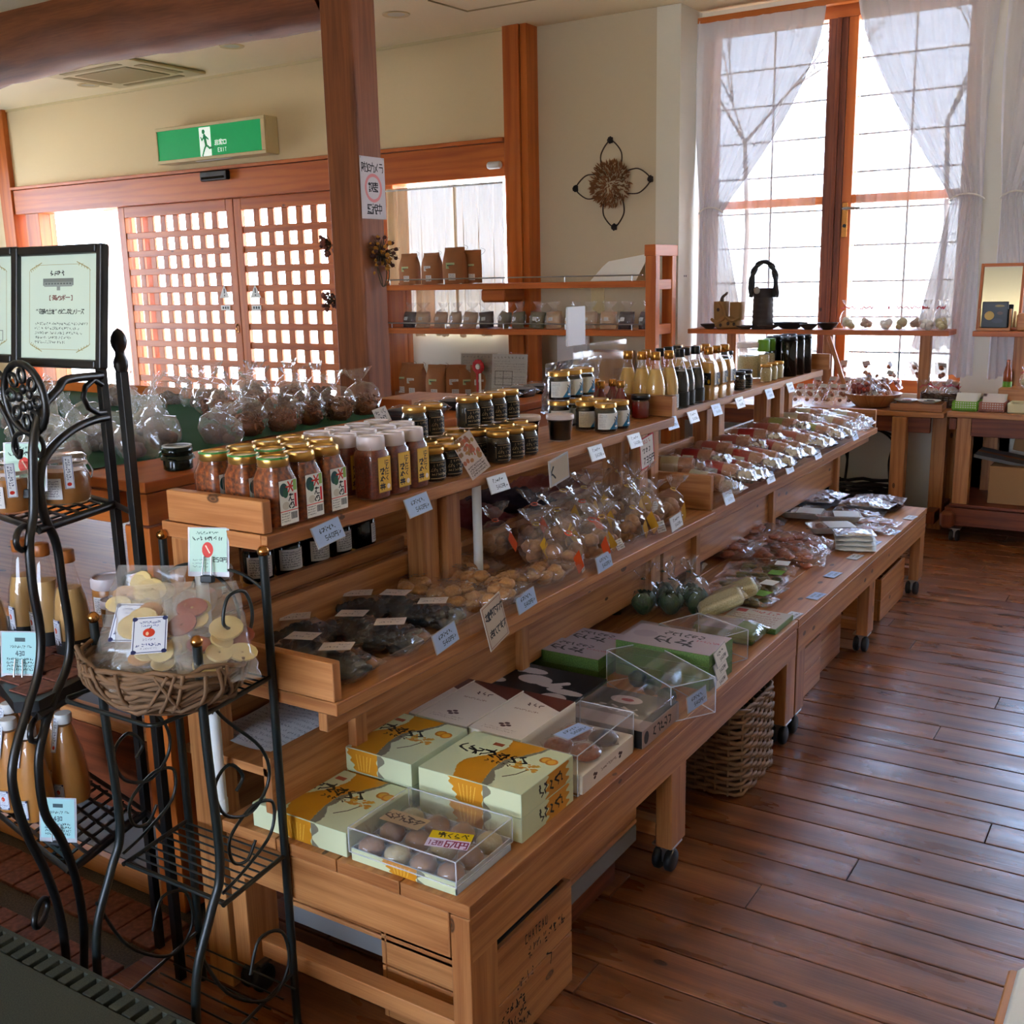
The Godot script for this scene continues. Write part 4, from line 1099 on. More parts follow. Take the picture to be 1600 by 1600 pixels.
# ---------------------------------------------------------------- goods
# soft bag lying along z (or standing along y with upright = true); style 0 pillow, 1 tied neck with fanned top, 2 long twisted neck
func pouch(L: float, W: float, D: float, sd: int, crinkle: float, style := 0, upright := false, nu := 26, nv := 22) -> MB:
	var no := FastNoiseLite.new()
	no.seed = sd; no.frequency = 1.0; no.fractal_octaves = 2
	var rd := FastNoiseLite.new()
	rd.seed = sd + 7; rd.frequency = 1.0; rd.fractal_type = FastNoiseLite.FRACTAL_RIDGED; rd.fractal_octaves = 2
	var rows := []
	for i in nv + 1:
		var t := float(i) / nv
		var hw := W / 2
		var hh := D / 2
		var pl := 0.0
		if style == 0:
			var e := clampf((t - 0.07) / 0.86, 0.0, 1.0)
			hh = maxf(0.0015, D / 2 * pow(sin(PI * e), 0.45)) if e > 0.0 and e < 1.0 else 0.0015
			hw = W / 2 * (1.0 - 0.06 * pow(sin(PI * t), 2.0))
		else:
			var b := 0.66 if style == 1 else 0.5
			if t < b:
				var e := t / b
				var k := pow(sin(PI * (0.06 + 0.80 * e)), 0.6)
				hw = W / 2 * maxf(k, 0.22); hh = D / 2 * maxf(k, 0.22)
				if e < 0.05: hw *= 0.75
			elif style == 1:
				var e := (t - b) / (1.0 - b)
				if e < 0.2:
					hw = lerpf(W * 0.25, W * 0.07, e / 0.2); hh = hw
				else:
					hw = lerpf(W * 0.07, W * 0.42, pow((e - 0.2) / 0.8, 0.8)); hh = lerpf(W * 0.07, W * 0.12, (e - 0.2) / 0.8)
					pl = 0.35 * (e - 0.2)
			else:
				var e := (t - b) / (1.0 - b)
				hw = lerpf(W * 0.26, W * 0.07, pow(e, 0.5)) + (W * 0.10 * (e - 0.85) / 0.15 if e > 0.85 else 0.0)
				hh = hw * 0.6
		var row := []
		for j in nu + 1:
			var a := TAU * (j % nu) / nu
			var ca := signf(cos(a)) * pow(absf(cos(a)), 0.8)
			var sa := signf(sin(a)) * pow(absf(sin(a)), 0.9)
			var k := 1.0 + pl * sin(a * 9.0)
			var p := Vector3(ca * hw * k, sa * hh * k, (t - 0.5) * L)
			var q := p / maxf(W, 0.01)
			var dd := crinkle * (no.get_noise_3d(q.x * 4.0, q.y * 4.0, q.z * 4.0) + 0.9 * (rd.get_noise_3d(q.x * 5.0, q.y * 5.0, q.z * 5.0) - 0.3)) * minf(1.0, hh / 0.004)
			p += Vector3(ca * 0.6, sa, 0) * dd
			if style == 2 and t > 0.5: p.x += W * 0.25 * sin((t - 0.5) * 4.0 + sd)
			if not upright and style != 2: p.y = maxf(p.y, -D * 0.38)
			row.append(p)
		rows.append(row)
	var m := MB.new()
	for r in rows:
		for j in r.size():
			var p: Vector3 = r[j]
			r[j] = Vector3(p.x, p.z + L / 2, p.y) if upright else Vector3(p.x, p.y + D * 0.38, p.z)
	m.grid(rows, 1.0 if upright else -1.0, true)
	return m

func cluster(n: int, area: Vector3, r: Vector3, sd: int, amp := 0.3) -> MB:
	var m := MB.new()
	rng.seed = sd
	for i in n:
		var c := Vector3((rng.randf() - 0.5) * area.x, r.y + rng.randf() * area.y, (rng.randf() - 0.5) * area.z)
		m.blob(c, r * (0.8 + rng.randf() * 0.4), amp, sd + i, 9, 6)
	return m

# knotted strands (fried noodles, shredded filling)
func strands(n: int, area: Vector3, r: float, sd: int, wav := 0.02) -> MB:
	var m := MB.new()
	rng.seed = sd
	for i in n:
		var d := Vector3(rng.randf() - 0.5, rng.randf() - 0.5, rng.randf() - 0.5).normalized()
		var c := d * area * 0.5 * (0.55 + 0.45 * rng.randf())
		var ax := Vector3(rng.randf() - 0.5, rng.randf() - 0.5, rng.randf() - 0.5).normalized()
		var bx_ := ax.cross(d).normalized()
		var pts := []
		for k in 6:
			var a := k * 1.1
			pts.append(c + ax * cos(a) * wav + bx_ * sin(a) * wav + d * wav * 0.3 * sin(a * 1.7) + Vector3.UP * area.y * 0.5)
		m.tube(pts, r, 5)
	return m

func tile_mat(key: String, lo: Color, hi: Color, freq := 0.1, rough := 0.5, scale_ := 12.0, sd := 1) -> StandardMaterial3D:
	var m := mat(key, Color.WHITE, rough)
	m.albedo_texture = noise_tex(freq, lo, hi, sd, 128)
	m.uv1_triplanar = true
	m.uv1_scale = Vector3.ONE * scale_
	return m

func lid_prof(r: float, y: float, h: float) -> Array:
	return [Vector2(r * 0.93, y), Vector2(r, y + h * 0.12), Vector2(r, y + h * 0.78), Vector2(r * 0.95, y + h), Vector2(r * 0.86, y + h * 0.97), Vector2(r * 0.83, y + h * 0.86), Vector2(0, y + h * 0.86)]

# jar or bottle: glass outline, filling up to a height, lid
func vessel(key: String, prof: Array, fill_to: float, glass: Material, filling: Material, sq := 0.0, seg := 24) -> Node3D:
	var o := model(key)
	obj("glass", lt(prof, seg, sq), glass, o)
	var inner := [Vector2(0, 0.004)]
	for p in prof:
		if p.x > 0.004 and p.y <= fill_to: inner.append(Vector2(p.x * 0.95 - 0.0008, maxf(p.y, 0.004)))
	var last: Vector2 = inner[-1]
	if last.y < fill_to - 0.002:
		for i in prof.size() - 1:
			if prof[i].y <= fill_to and prof[i + 1].y > fill_to and prof[i].x > 0.004:
				var f: float = (fill_to - prof[i].y) / (prof[i + 1].y - prof[i].y)
				inner.append(Vector2(lerpf(prof[i].x, prof[i + 1].x, f) * 0.95 - 0.0008, fill_to))
				break
	inner.append(Vector2(0, inner[-1].y))
	obj("filling", lt(inner, seg, sq), filling, o)
	return o

func label_mat(kind: String) -> StandardMaterial3D:
	if M.has("lb_" + kind): return M["lb_" + kind]
	rng.seed = hash(kind)
	var im: Image
	var ink := Color(0.08, 0.07, 0.08)
	match kind:
		"enoki":
			im = img(150, 288, Color(0.92, 0.91, 0.88))
			rect(im, 0, 0, 150, 200, Color(0.90, 0.90, 0.87))
			rect(im, 0, 198, 150, 5, Color(0.85, 0.2, 0.2))
			disc(im, 38, 60, 34, 44, Color(0.10, 0.28, 0.27))
			disc(im, 52, 84, 22, 30, Color(0.13, 0.35, 0.25))
			for k in 6: line(im, Vector2(95, 45), Vector2(95 + cos(k * 1.05) * 36, 45 + sin(k * 1.05) * 36), 11, Color(0.80, 0.16, 0.08))
			disc(im, 50, 165, 30, 26, Color(0.80, 0.78, 0.72))
			text(im, "えの", 72, 90, 46, 8, ink, true)
			rect(im, 124, 95, 17, 90, Color(0.85, 0.15, 0.2))
			rect(im, 118, 5, 28, 70, Color(0.55, 0.70, 0.35))
			for r in 4: print_line(im, 8, 212 + r * 17, 70, 8, Color(0.4, 0.4, 0.4), 1.5)
			for k in 22: rect(im, 88 + k * 2.4, 215, 1 + k % 2, 44, ink)
		"name":
			im = img(130, 260, Color(0.86, 0.68, 0.22))
			frame(im, 3, 3, 124, 254, 2, Color(0.7, 0.5, 0.12))
			text(im, "にんにく", 70, 18, 36, 6, ink, true)
			text(im, "なめ茸", 16, 76, 50, 8, ink, true)
			disc(im, 102, 222, 17, 19, Color(0.92, 0.88, 0.82))
			print_line(im, 112, 30, 12, 9, Color(0.75, 0.15, 0.1))
		"black":
			im = img(256, 160, Color(0.045, 0.035, 0.03))
			frame(im, 6, 8, 244, 144, 4, Color(0.80, 0.68, 0.5))
			for p in [[6, 8], [250, 8], [6, 152], [250, 152]]: disc(im, p[0], p[1], 20, 18, Color(0.045, 0.035, 0.03))
			print_line(im, 60, 22, 150, 24, Color(0.82, 0.72, 0.55), 3.5)
			print_line(im, 30, 60, 205, 28, Color(0.85, 0.74, 0.56), 4)
			print_line(im, 40, 104, 130, 18, Color(0.8, 0.7, 0.52), 2.5)
			brush(im, 168, 102, 70, 30, Color(0.88, 0.78, 0.6), 3, 5)
		"blue":
			im = img(300, 180, Color(0.84, 0.84, 0.82))
			for k in 180: rect(im, 130 + (180 - k) * 0.75, k, 300, 1, Color(0.10, 0.42, 0.60))
			for k in 8: print_line(im, 14, 20 + k * 19, 90 - k * 3, 9, Color(0.45, 0.45, 0.48), 1.6)
			brush(im, 205, 40, 70, 110, Color(0.05, 0.06, 0.09), 2, 13)
			disc(im, 222, 150, 25, 12, Color(0.9, 0.9, 0.9))
		"white":
			im = img(128, 128, Color(0.82, 0.81, 0.80))
			for k in 7: print_line(im, 12, 14 + k * 15, 104, 8, Color(0.35, 0.35, 0.38), 1.6)
		"lemon":
			im = img(256, 128, Color(0.06, 0.06, 0.07))
			rect(im, 0, 0, 90, 128, Color(0.80, 0.79, 0.77))
			for k in 5: print_line(im, 10, 14 + k * 20, 70, 10, Color(0.3, 0.3, 0.3))
			brush(im, 110, 14, 60, 90, Color(0.75, 0.72, 0.6), 2, 5)
			disc(im, 216, 92, 24, 24, Color(0.85, 0.65, 0.08))
		"apple":
			im = img(128, 170, Color(0.82, 0.84, 0.88))
			frame(im, 5, 5, 118, 160, 3, Color(0.12, 0.15, 0.32))
			for p in [[9, 9], [119, 9], [9, 161], [119, 161]]: disc(im, p[0], p[1], 10, 10, Color(0.12, 0.15, 0.32))
			print_line(im, 26, 22, 80, 11, Color(0.25, 0.3, 0.5), 2)
			print_line(im, 34, 38, 64, 9, Color(0.35, 0.4, 0.6), 1.5)
			disc(im, 62, 74, 22, 20, Color(0.80, 0.22, 0.12))
			line(im, Vector2(64, 56), Vector2(70, 48), 4, Color(0.3, 0.3, 0.2))
			disc(im, 56, 78, 6, 9, Color(0.9, 0.75, 0.6))
			print_line(im, 40, 102, 50, 8, Color(0.5, 0.5, 0.6), 1.5)
			print_line(im, 18, 124, 95, 12, Color(0.15, 0.2, 0.45), 3)
			print_line(im, 34, 144, 60, 7, Color(0.4, 0.4, 0.5), 1.2)
		"strip":
			im = img(40, 200, Color(0.85, 0.86, 0.88))
			frame(im, 2, 2, 36, 196, 2, Color(0.2, 0.25, 0.45))
			for k in 9: print_line(im, 11, 18 + k * 15, 22, 11, Color(0.15, 0.17, 0.3), 2)
			disc(im, 20, 172, 10, 11, Color(0.75, 0.15, 0.1))
		"green_card":
			im = img(160, 180, Color(0.72, 0.84, 0.78))
			print_line(im, 30, 14, 100, 10, Color(0.2, 0.35, 0.3), 2)
			print_line(im, 14, 34, 135, 15, Color(0.1, 0.18, 0.16), 2.5)
			disc(im, 78, 88, 24, 32, Color(0.80, 0.20, 0.14))
			line(im, Vector2(70, 72), Vector2(86, 100), 6, Color(0.92, 0.82, 0.72))
			text(im, "250円", 98, 118, 19, 3, Color(0.12, 0.2, 0.18), false, 0.75)
			for k in 3: print_line(im, 14, 128 + k * 14, 70, 7, Color(0.3, 0.4, 0.36), 1.4)
		"green_card2":
			im = img(170, 170, Color(0.62, 0.80, 0.80))
			rect(im, 62, 22, 50, 16, Color(0.2, 0.3, 0.32))
			print_line(im, 40, 54, 100, 11, Color(0.15, 0.2, 0.22), 2)
			text(im, "430", 64, 76, 20, 3, Color(0.1, 0.15, 0.2), false, 0.75)
			for k in 4: print_line(im, 22, 106 + k * 14, 130, 9, Color(0.12, 0.18, 0.2), 2)
		"bean":
			im = img(160, 100, Color(0.80, 0.73, 0.69))
			text(im, "", 0, 0, 1, 1, ink)
			print_line(im, 22, 30, 110, 20, Color(0.25, 0.2, 0.2), 3)
			print_line(im, 80, 64, 60, 14, Color(0.3, 0.25, 0.25), 2)
		"flour":
			im = img(140, 90, Color(0.70, 0.76, 0.56))
			rect(im, 16, 30, 100, 22, Color(0.32, 0.38, 0.28))
			print_line(im, 20, 62, 90, 10, Color(0.3, 0.35, 0.25))
		_:
			im = img(64, 64, Color(0.85, 0.84, 0.82))
			for k in 4: print_line(im, 6, 8 + k * 14, 52, 7, Color(0.35, 0.35, 0.38))
	var m := texmat(im, 0.55)
	M["lb_" + kind] = m
	return m

func label_card(o: Node, called: String, kind: String, c: Vector3, r: Vector3, u: Vector3):
	var m := MB.new()
	m.card(c, r, u)
	return obj(called, m, label_mat(kind), o)

func build_models():
	var H := PI / 2
	tile_mat("enoki_fill", Color(0.20, 0.06, 0.01), Color(0.80, 0.42, 0.10), 0.05, 0.4, 12.0, 2)
	tile_mat("name_fill", Color(0.24, 0.07, 0.02), Color(0.56, 0.22, 0.07), 0.07, 0.4, 16.0, 3)
	tile_mat("olive_fill", Color(0.10, 0.075, 0.03), Color(0.20, 0.15, 0.07), 0.1, 0.4, 9.0, 4)
	tile_mat("chip_fill", Color(0.62, 0.40, 0.20), Color(0.80, 0.60, 0.38), 0.08, 0.6, 12.0, 5)
	tile_mat("mochi", Color(0.50, 0.33, 0.20), Color(0.66, 0.47, 0.30), 0.06, 0.6, 9.0, 6)
	tile_mat("noodle", Color(0.36, 0.18, 0.07), Color(0.60, 0.36, 0.17), 0.1, 0.5, 12.0, 7)
	tile_mat("potato", Color(0.24, 0.16, 0.10), Color(0.42, 0.31, 0.21), 0.12, 0.8, 12.0, 8)
	tile_mat("bean_fill", Color(0.008, 0.007, 0.008), Color(0.022, 0.018, 0.02), 0.1, 0.12, 9.0, 9)
	tile_mat("greens", Color(0.05, 0.12, 0.03), Color(0.22, 0.36, 0.12), 0.1, 0.5, 12.0, 10)
	tile_mat("pale_fill", Color(0.66, 0.60, 0.42), Color(0.84, 0.80, 0.64), 0.1, 0.5, 12.0, 11)
	tile_mat("cracker", Color(0.48, 0.20, 0.09), Color(0.76, 0.44, 0.24), 0.09, 0.5, 10.0, 12)
	tile_mat("juice", Color(0.68, 0.43, 0.17), Color(0.75, 0.52, 0.24), 0.02, 0.35, 3.0, 13)
	tile_mat("cream_juice", Color(0.66, 0.50, 0.28), Color(0.72, 0.58, 0.36), 0.02, 0.35, 3.0, 14)
	mat("honey", Color(0.62, 0.40, 0.18), 0.3)
	mat("amber", Color(0.55, 0.24, 0.06), 0.2)
	mat("pale_gold", Color(0.78, 0.62, 0.34), 0.2)
	mat("lemon_drink", Color(0.78, 0.58, 0.30), 0.25)
	mat("cap_orange", Color(0.62, 0.35, 0.14), 0.4)
	mat("cap_gold", Color(0.72, 0.50, 0.22), 0.25, 0.8)
	mat("kraft", Color(0.62, 0.40, 0.24), 0.85)
	mat("ribbon", Color(0.70, 0.12, 0.22), 0.5)
	mat("tape_orange", Color(0.80, 0.28, 0.06), 0.5)
	mat("tape_yellow", Color(0.75, 0.55, 0.08), 0.5)
	mat("foil", Color(0.80, 0.80, 0.82), 0.22, 0.75)
	mat("tray_white", Color(0.82, 0.82, 0.80), 0.4)
	# square enoki jar
	var o := vessel("enoki_jar", v2([0, 0, 0.029, 0, 0.034, 0.004, 0.035, 0.010, 0.035, 0.082, 0.034, 0.094, 0.029, 0.108, 0.027, 0.113, 0.027, 0.124]), 0.117, M.jar_glass, M.enoki_fill, 5.0, 32)
	var lid = obj("lid", lt(lid_prof(0.0305, 0.118, 0.019), 28), M.gold_lid, o)
	obj("lid_rim", lt(v2([0.0292, 0.1368, 0.0312, 0.1352, 0.0312, 0.133]), 28), M.green_rim, lid)
	label_card(o, "label", "enoki", Vector3(0.0354, 0.050, 0), Vector3(0, 0, -0.024), Vector3(0, 0.043, 0))
	o = vessel("enoki_jar_plain", v2([0, 0, 0.029, 0, 0.034, 0.004, 0.035, 0.010, 0.035, 0.082, 0.034, 0.094, 0.029, 0.108, 0.027, 0.113, 0.027, 0.124]), 0.117, M.jar_glass, M.enoki_fill, 5.0, 32)
	obj("lid", lt(lid_prof(0.0305, 0.118, 0.019), 28), M.gold_lid, o)
	label_card(o, "label", "enoki", Vector3(0.0354, 0.050, 0), Vector3(0, 0, -0.024), Vector3(0, 0.043, 0))
	# white-lidded nametake jar
	o = vessel("name_jar", v2([0, 0, 0.028, 0, 0.0325, 0.004, 0.0335, 0.010, 0.0335, 0.092, 0.032, 0.102, 0.028, 0.108, 0.028, 0.116]), 0.108, M.jar_glass, M.name_fill, 4.0, 32)
	obj("lid", lt(lid_prof(0.0305, 0.108, 0.029), 28), M.white_lid, o)
	label_card(o, "label", "name", Vector3(0.0339, 0.055, -0.002), Vector3(0, 0, -0.021), Vector3(0, 0.038, 0))
	# small gold-lidded jars with black labels
	for k in 2:
		o = vessel(["dark_jar", "olive_jar"][k], v2([0, 0, 0.026, 0, 0.0305, 0.003, 0.0315, 0.008, 0.0315, 0.054, 0.029, 0.062, 0.0265, 0.066, 0.0265, 0.072]), 0.064, M.jar_glass, M.dark_sauce if k == 0 else M.olive_fill)
		obj("lid", lt(lid_prof(0.0295, 0.067, 0.014), 24), M.gold_lid, o)
		var lb := MB.new()
		lb.wrap_label(0.0319, 0.009, 0.052, 0.35, 2.1, 10)
		obj("label", lb, label_mat("black"), o)
	o = vessel("blue_jar", v2([0, 0, 0.030, 0, 0.0345, 0.003, 0.0355, 0.008, 0.0355, 0.062, 0.032, 0.070, 0.030, 0.073, 0.030, 0.079]), 0.071, M.jar_glass, M.dark_sauce)
	obj("lid", lt(lid_prof(0.0335, 0.074, 0.014), 24), M.gold_lid, o)
	var lb := MB.new()
	lb.wrap_label(0.0359, 0.012, 0.060, -0.2, 2.2, 12)
	obj("label", lb, label_mat("blue"), o)
	o = vessel("white_cup", v2([0, 0, 0.028, 0, 0.033, 0.003, 0.036, 0.055, 0.038, 0.058, 0.038, 0.066]), 0.06, M.jar_glass, M.dark_sauce)
	obj("lid", lt(lid_prof(0.0405, 0.062, 0.014), 24), M.white_lid, o)
	o = vessel("red_bottle", v2([0, 0, 0.021, 0, 0.0235, 0.003, 0.0235, 0.06, 0.018, 0.078, 0.0105, 0.092, 0.010, 0.108]), 0.10, M.jar_glass, M.red_sauce)
	obj("cap", lt(v2([0.0125, 0.100, 0.0135, 0.102, 0.0135, 0.122, 0.012, 0.124, 0, 0.124]), 16), M.cap_gold, o)
	o = vessel("red_jar", v2([0, 0, 0.027, 0, 0.031, 0.003, 0.032, 0.05, 0.029, 0.058, 0.029, 0.066]), 0.057, M.jar_glass, M.red_sauce)
	obj("lid", lt(lid_prof(0.0315, 0.062, 0.016), 24), M.black_lid, o)
	for k in 3:
		o = vessel(["gold_bottle", "black_bottle", "lemon_bottle"][k], v2([0, 0, 0.031, 0, 0.035, 0.004, 0.035, 0.085, 0.030, 0.115, 0.019, 0.148, 0.0135, 0.165, 0.0135, 0.190]) if k < 2 else v2([0, 0, 0.030, 0, 0.035, 0.005, 0.036, 0.045, 0.034, 0.050, 0.036, 0.056, 0.036, 0.11, 0.030, 0.135, 0.017, 0.155, 0.014, 0.162, 0.014, 0.18]), [0.15, 0.13, 0.14][k], M.jar_glass, [M.pale_gold, M.dark_glass, M.lemon_drink][k], 0.0 if k < 2 else 4.5, 24 if k < 2 else 28)
		if k == 2:
			lb = MB.new()
			for f in [[Vector3(0.0365, 0.082, 0), Vector3(0, 0, -0.026)], [Vector3(0, 0.082, 0.0365), Vector3(0.026, 0, 0)]]: lb.card(f[0], f[1], Vector3(0, 0.022, 0))
			obj("label", lb, label_mat("lemon"), o)
		else:
			lb = MB.new()
			lb.wrap_label(0.0354, 0.012, 0.058, -0.6, 2.4, 12)
			obj("label", lb, label_mat("white") if k == 0 else M.black, o)
		var y: float = [0.178, 0.178, 0.168][k]
		obj("cap", lt(v2([0.0155, y, 0.0168, y + 0.002, 0.0168, y + 0.026, 0.015, y + 0.028, 0, y + 0.028]), 18), [M.cap_gold, M.black_lid, M.cap_gold][k], o)
	o = vessel("black_top_jar", v2([0, 0, 0.024, 0, 0.028, 0.003, 0.029, 0.05, 0.026, 0.058, 0.026, 0.068]), 0.057, M.jar_glass, M.dark_sauce)
	obj("lid", lt(lid_prof(0.0285, 0.062, 0.015), 20), M.black_lid, o)
	obj("label", _wrap(0.0293, 0.014, 0.046, 0.0, 2.0), label_mat("black"), o)
	o = vessel("tan_jar", v2([0, 0, 0.021, 0, 0.0245, 0.003, 0.0255, 0.05, 0.022, 0.058, 0.022, 0.066]), 0.06, M.jar_glass, M.pale_fill)
	obj("lid", lt(lid_prof(0.024, 0.063, 0.012), 20), M.gold_lid, o)
	o = vessel("green_cap_bottle", v2([0, 0, 0.018, 0, 0.021, 0.003, 0.021, 0.075, 0.018, 0.085, 0.018, 0.1]), 0.08, M.jar_glass, M.pale_fill)
	obj("cap", lt(v2([0.0195, 0.09, 0.0205, 0.092, 0.0205, 0.128, 0.019, 0.13, 0, 0.13]), 18), mat("lime", Color(0.38, 0.58, 0.10), 0.45), o)
	o = model("tall_black_jar")
	obj("glass", lt(v2([0, 0, 0.036, 0, 0.040, 0.004, 0.040, 0.165, 0.037, 0.17]), 24), M.dark_glass, o)
	obj("lid", lt(lid_prof(0.0385, 0.168, 0.02), 24), M.black_lid, o)
	o = vessel("canister", v2([0, 0, 0.040, 0, 0.044, 0.004, 0.044, 0.11, 0.041, 0.118]), 0.085, M.jar_glass, M.pale_fill)
	obj("lid", lt(lid_prof(0.046, 0.116, 0.02), 24), M.white_lid, o)
	# upside-down and lying jars on the dark ledge
	o = model("ledge_jar")
	obj("glass", lt(v2([0, 0.022, 0.030, 0.02, 0.034, 0.026, 0.034, 0.088, 0.030, 0.094, 0, 0.095]), 20), mat("jam", Color(0.05, 0.025, 0.02), 0.12), o)
	obj("lid", lt(v2([0, 0, 0.034, 0, 0.036, 0.002, 0.036, 0.018, 0.033, 0.021, 0, 0.021]), 24), M.gold_lid, o)
	obj("label", _wrap(0.0345, 0.035, 0.082, 0.1, 1.9), label_mat("white"), o)
	o = model("honey_jar_low")
	obj("glass", lt(v2([0, 0, 0.033, 0, 0.038, 0.004, 0.039, 0.06, 0.036, 0.068]), 24), M.honey, o)
	obj("lid", lt(lid_prof(0.040, 0.066, 0.026), 28), M.white_lid, o)
	obj("label", _wrap(0.0395, 0.012, 0.052, -0.5, 1.0), label_mat("white"), o)
	# clip jar of honey on the iron stand
	o = vessel("clip_jar", v2([0, 0, 0.044, 0, 0.050, 0.005, 0.052, 0.014, 0.052, 0.066, 0.047, 0.076, 0.044, 0.080, 0.046, 0.088]), 0.074, M.jar_glass, M.honey, 0.0, 32)
	obj("lid", lt(v2([0.049, 0.086, 0.050, 0.090, 0.050, 0.102, 0.044, 0.107, 0, 0.108]), 32), M.jar_glass, o)
	obj("seal", lt(v2([0.047, 0.083, 0.0505, 0.084, 0.0505, 0.090, 0.047, 0.091]), 32), M.white_lid, o)
	obj("clip_wire", tb(curve([Vector3(0.050, 0.088, 0.01), Vector3(0.058, 0.07, 0.012), Vector3(0.058, 0.055, 0.0), Vector3(0.058, 0.07, -0.012), Vector3(0.050, 0.088, -0.01)]), 0.0016, 5), M.steel, o)
	obj("label", _wrap(0.0525, 0.016, 0.062, -0.75, 0.25), label_mat("white"), o)
	label_card(o, "seal_strip", "strip", Vector3(0.030, 0.075, 0.0465), Vector3(0.0085, 0, -0.005), Vector3(0, 0.036, 0))
	# juice bottles
	o = vessel("cream_bottle", v2([0, 0, 0.034, 0, 0.038, 0.004, 0.038, 0.075, 0.034, 0.11, 0.023, 0.155, 0.0165, 0.185, 0.016, 0.205]), 0.14, M.jar_glass, M.cream_juice, 0.0, 24)
	obj("cap", lt(v2([0.017, 0.195, 0.0182, 0.197, 0.0182, 0.220, 0.0165, 0.222, 0, 0.222]), 20), M.cap_orange, o)
	obj("base_sleeve", lt(v2([0, -0.0005, 0.0386, -0.0005, 0.0386, 0.03]), 24), M.black, o)
	obj("label", _wrap(0.0384, 0.02, 0.075, -1.1, -0.35), label_mat("apple"), o)
	o = vessel("orange_bottle", v2([0, 0, 0.032, 0, 0.037, 0.004, 0.0385, 0.02, 0.037, 0.06, 0.031, 0.105, 0.020, 0.150, 0.0145, 0.168, 0.014, 0.182]), 0.165, M.jar_glass, M.juice, 0.0, 24)
	obj("cap", lt(v2([0.0155, 0.170, 0.0168, 0.172, 0.0168, 0.187, 0.0155, 0.190, 0, 0.190]), 20), M.white_plastic, o)
	label_card(o, "seal_strip", "strip", Vector3(-0.012, 0.15, 0.0205), Vector3(0.0055, 0, 0.001), Vector3(0.004, 0.034, -0.006))
	obj("label", _wrap(0.0384, 0.012, 0.052, -0.55, 0.05), label_mat("apple"), o)
	# black bean bag: glossy beans seen through film, printed label on top
	for k in 3:
		o = model("bean_bag_%d" % k)
		obj("beans", cluster(95, Vector3(0.080, 0.028, 0.105), Vector3(0.0105, 0.0085, 0.0115), 300 + k, 0.1), M.bean_fill, o)
		obj("film", pouch(0.165, 0.116, 0.062, 30 + k, 0.008), M.film, o)
		label_card(o, "label", "bean", Vector3(0.004, 0.0605, 0.0), Vector3(0.012, 0.001, 0.030), Vector3(-0.022, 0, 0.009))
	# tied bags of rice cakes with a fanned top
	for k in 4:
		o = model("snack_bag_%d" % k)
		obj("cakes", cluster(9, Vector3(0.062, 0.055, 0.046), Vector3(0.024, 0.020, 0.022), 400 + k, 0.25), M.mochi, o)
		obj("film", pouch(0.185, 0.118, 0.092, 60 + k, 0.008, 1, true), M.film, o)
		var tp := []
		for j in 10: tp.append(Vector3(cos(j * 0.7) * 0.010, 0.131 + j * 0.0005, sin(j * 0.7) * 0.010))
		obj("tie", tb(tp, 0.0022, 5), M.tape_orange if k < 2 else M.tape_yellow, o)
		var st := MB.new()
		st.card(Vector3(0.025, 0.07, 0.052), Vector3(0.007, 0.012, -0.003), Vector3(-0.012, 0.024, -0.004))
		obj("sticker", st, M.tape_orange if k < 2 else M.tape_yellow, o)
		label_card(o, "label", "plain", Vector3(0.05, 0.045, 0.032), Vector3(0.012, -0.004, -0.016), Vector3(-0.006, 0.016, -0.004))
	# leaning bags of crackers with brush lettering on the film
	var bi := img(128, 128, Color(1, 1, 1, 0.0))
	for k in 3: brush(bi, 24, 16 + k * 36, 76, 24, Color(0.03, 0.02, 0.02, 1), 4, 5)
	var bmat := texmat(bi, 0.4)
	bmat.transparency = BaseMaterial3D.TRANSPARENCY_ALPHA_SCISSOR
	M["ink"] = bmat
	for k in 3:
		o = model("cracker_bag_%d" % k)
		obj("crackers", cluster(16, Vector3(0.075, 0.028, 0.095), Vector3(0.022, 0.013, 0.020), 500 + k, 0.3), M.chip_fill, o)
		obj("film", pouch(0.19, 0.118, 0.062, 80 + k, 0.008), M.film, o)
		var pr := MB.new()
		pr.card(Vector3(0, 0.061, -0.01), Vector3(0.03, 0, 0.01), Vector3(-0.012, 0, -0.034))
		obj("print", pr, M.ink, o)
	# potato bags with long twisted necks
	for k in 3:
		o = model("potato_bag_%d" % k)
		obj("potatoes", cluster(11, Vector3(0.075, 0.04, 0.055), Vector3(0.025, 0.020, 0.023), 600 + k, 0.25), M.potato, o)
		var pm := pouch(0.24, 0.16, 0.12, 90 + k, 0.009, 2, true)
		obj("film", pm, M.film_milky, o)
	# puffed noodle snack bags
	for k in 3:
		o = model("noodle_bag_%d" % k)
		obj("snack", strands(110, Vector3(0.135, 0.105, 0.12), 0.0042, 700 + k, 0.014), M.noodle, o)
		obj("snack_core", cluster(1, Vector3.ZERO, Vector3(0.052, 0.042, 0.048), 710 + k, 0.3), M.noodle, o)
		obj("film", pouch(0.225, 0.175, 0.15, 110 + k, 0.010, 1, true), M.film, o)
	# long wrapped rolls with foil-like ends and a printed band
	for k in 4:
		o = model("roll_%d" % k)
		var cc: Array = [Color(0.62, 0.08, 0.08), Color(0.66, 0.32, 0.26), Color(0.80, 0.77, 0.66), Color(0.60, 0.60, 0.30)]
		obj("cake", lt(v2([0, -0.075, 0.028, -0.073, 0.031, -0.06, 0.031, 0.06, 0.028, 0.073, 0, 0.075]), 18), tile_mat("roll_cake_%d" % k, Color(0.62, 0.42, 0.32), Color(0.76, 0.56, 0.44), 0.05, 0.5, 9.0, 20 + k), o).transform = Transform3D(Basis(Vector3.RIGHT, H), Vector3(0, 0.029, 0))
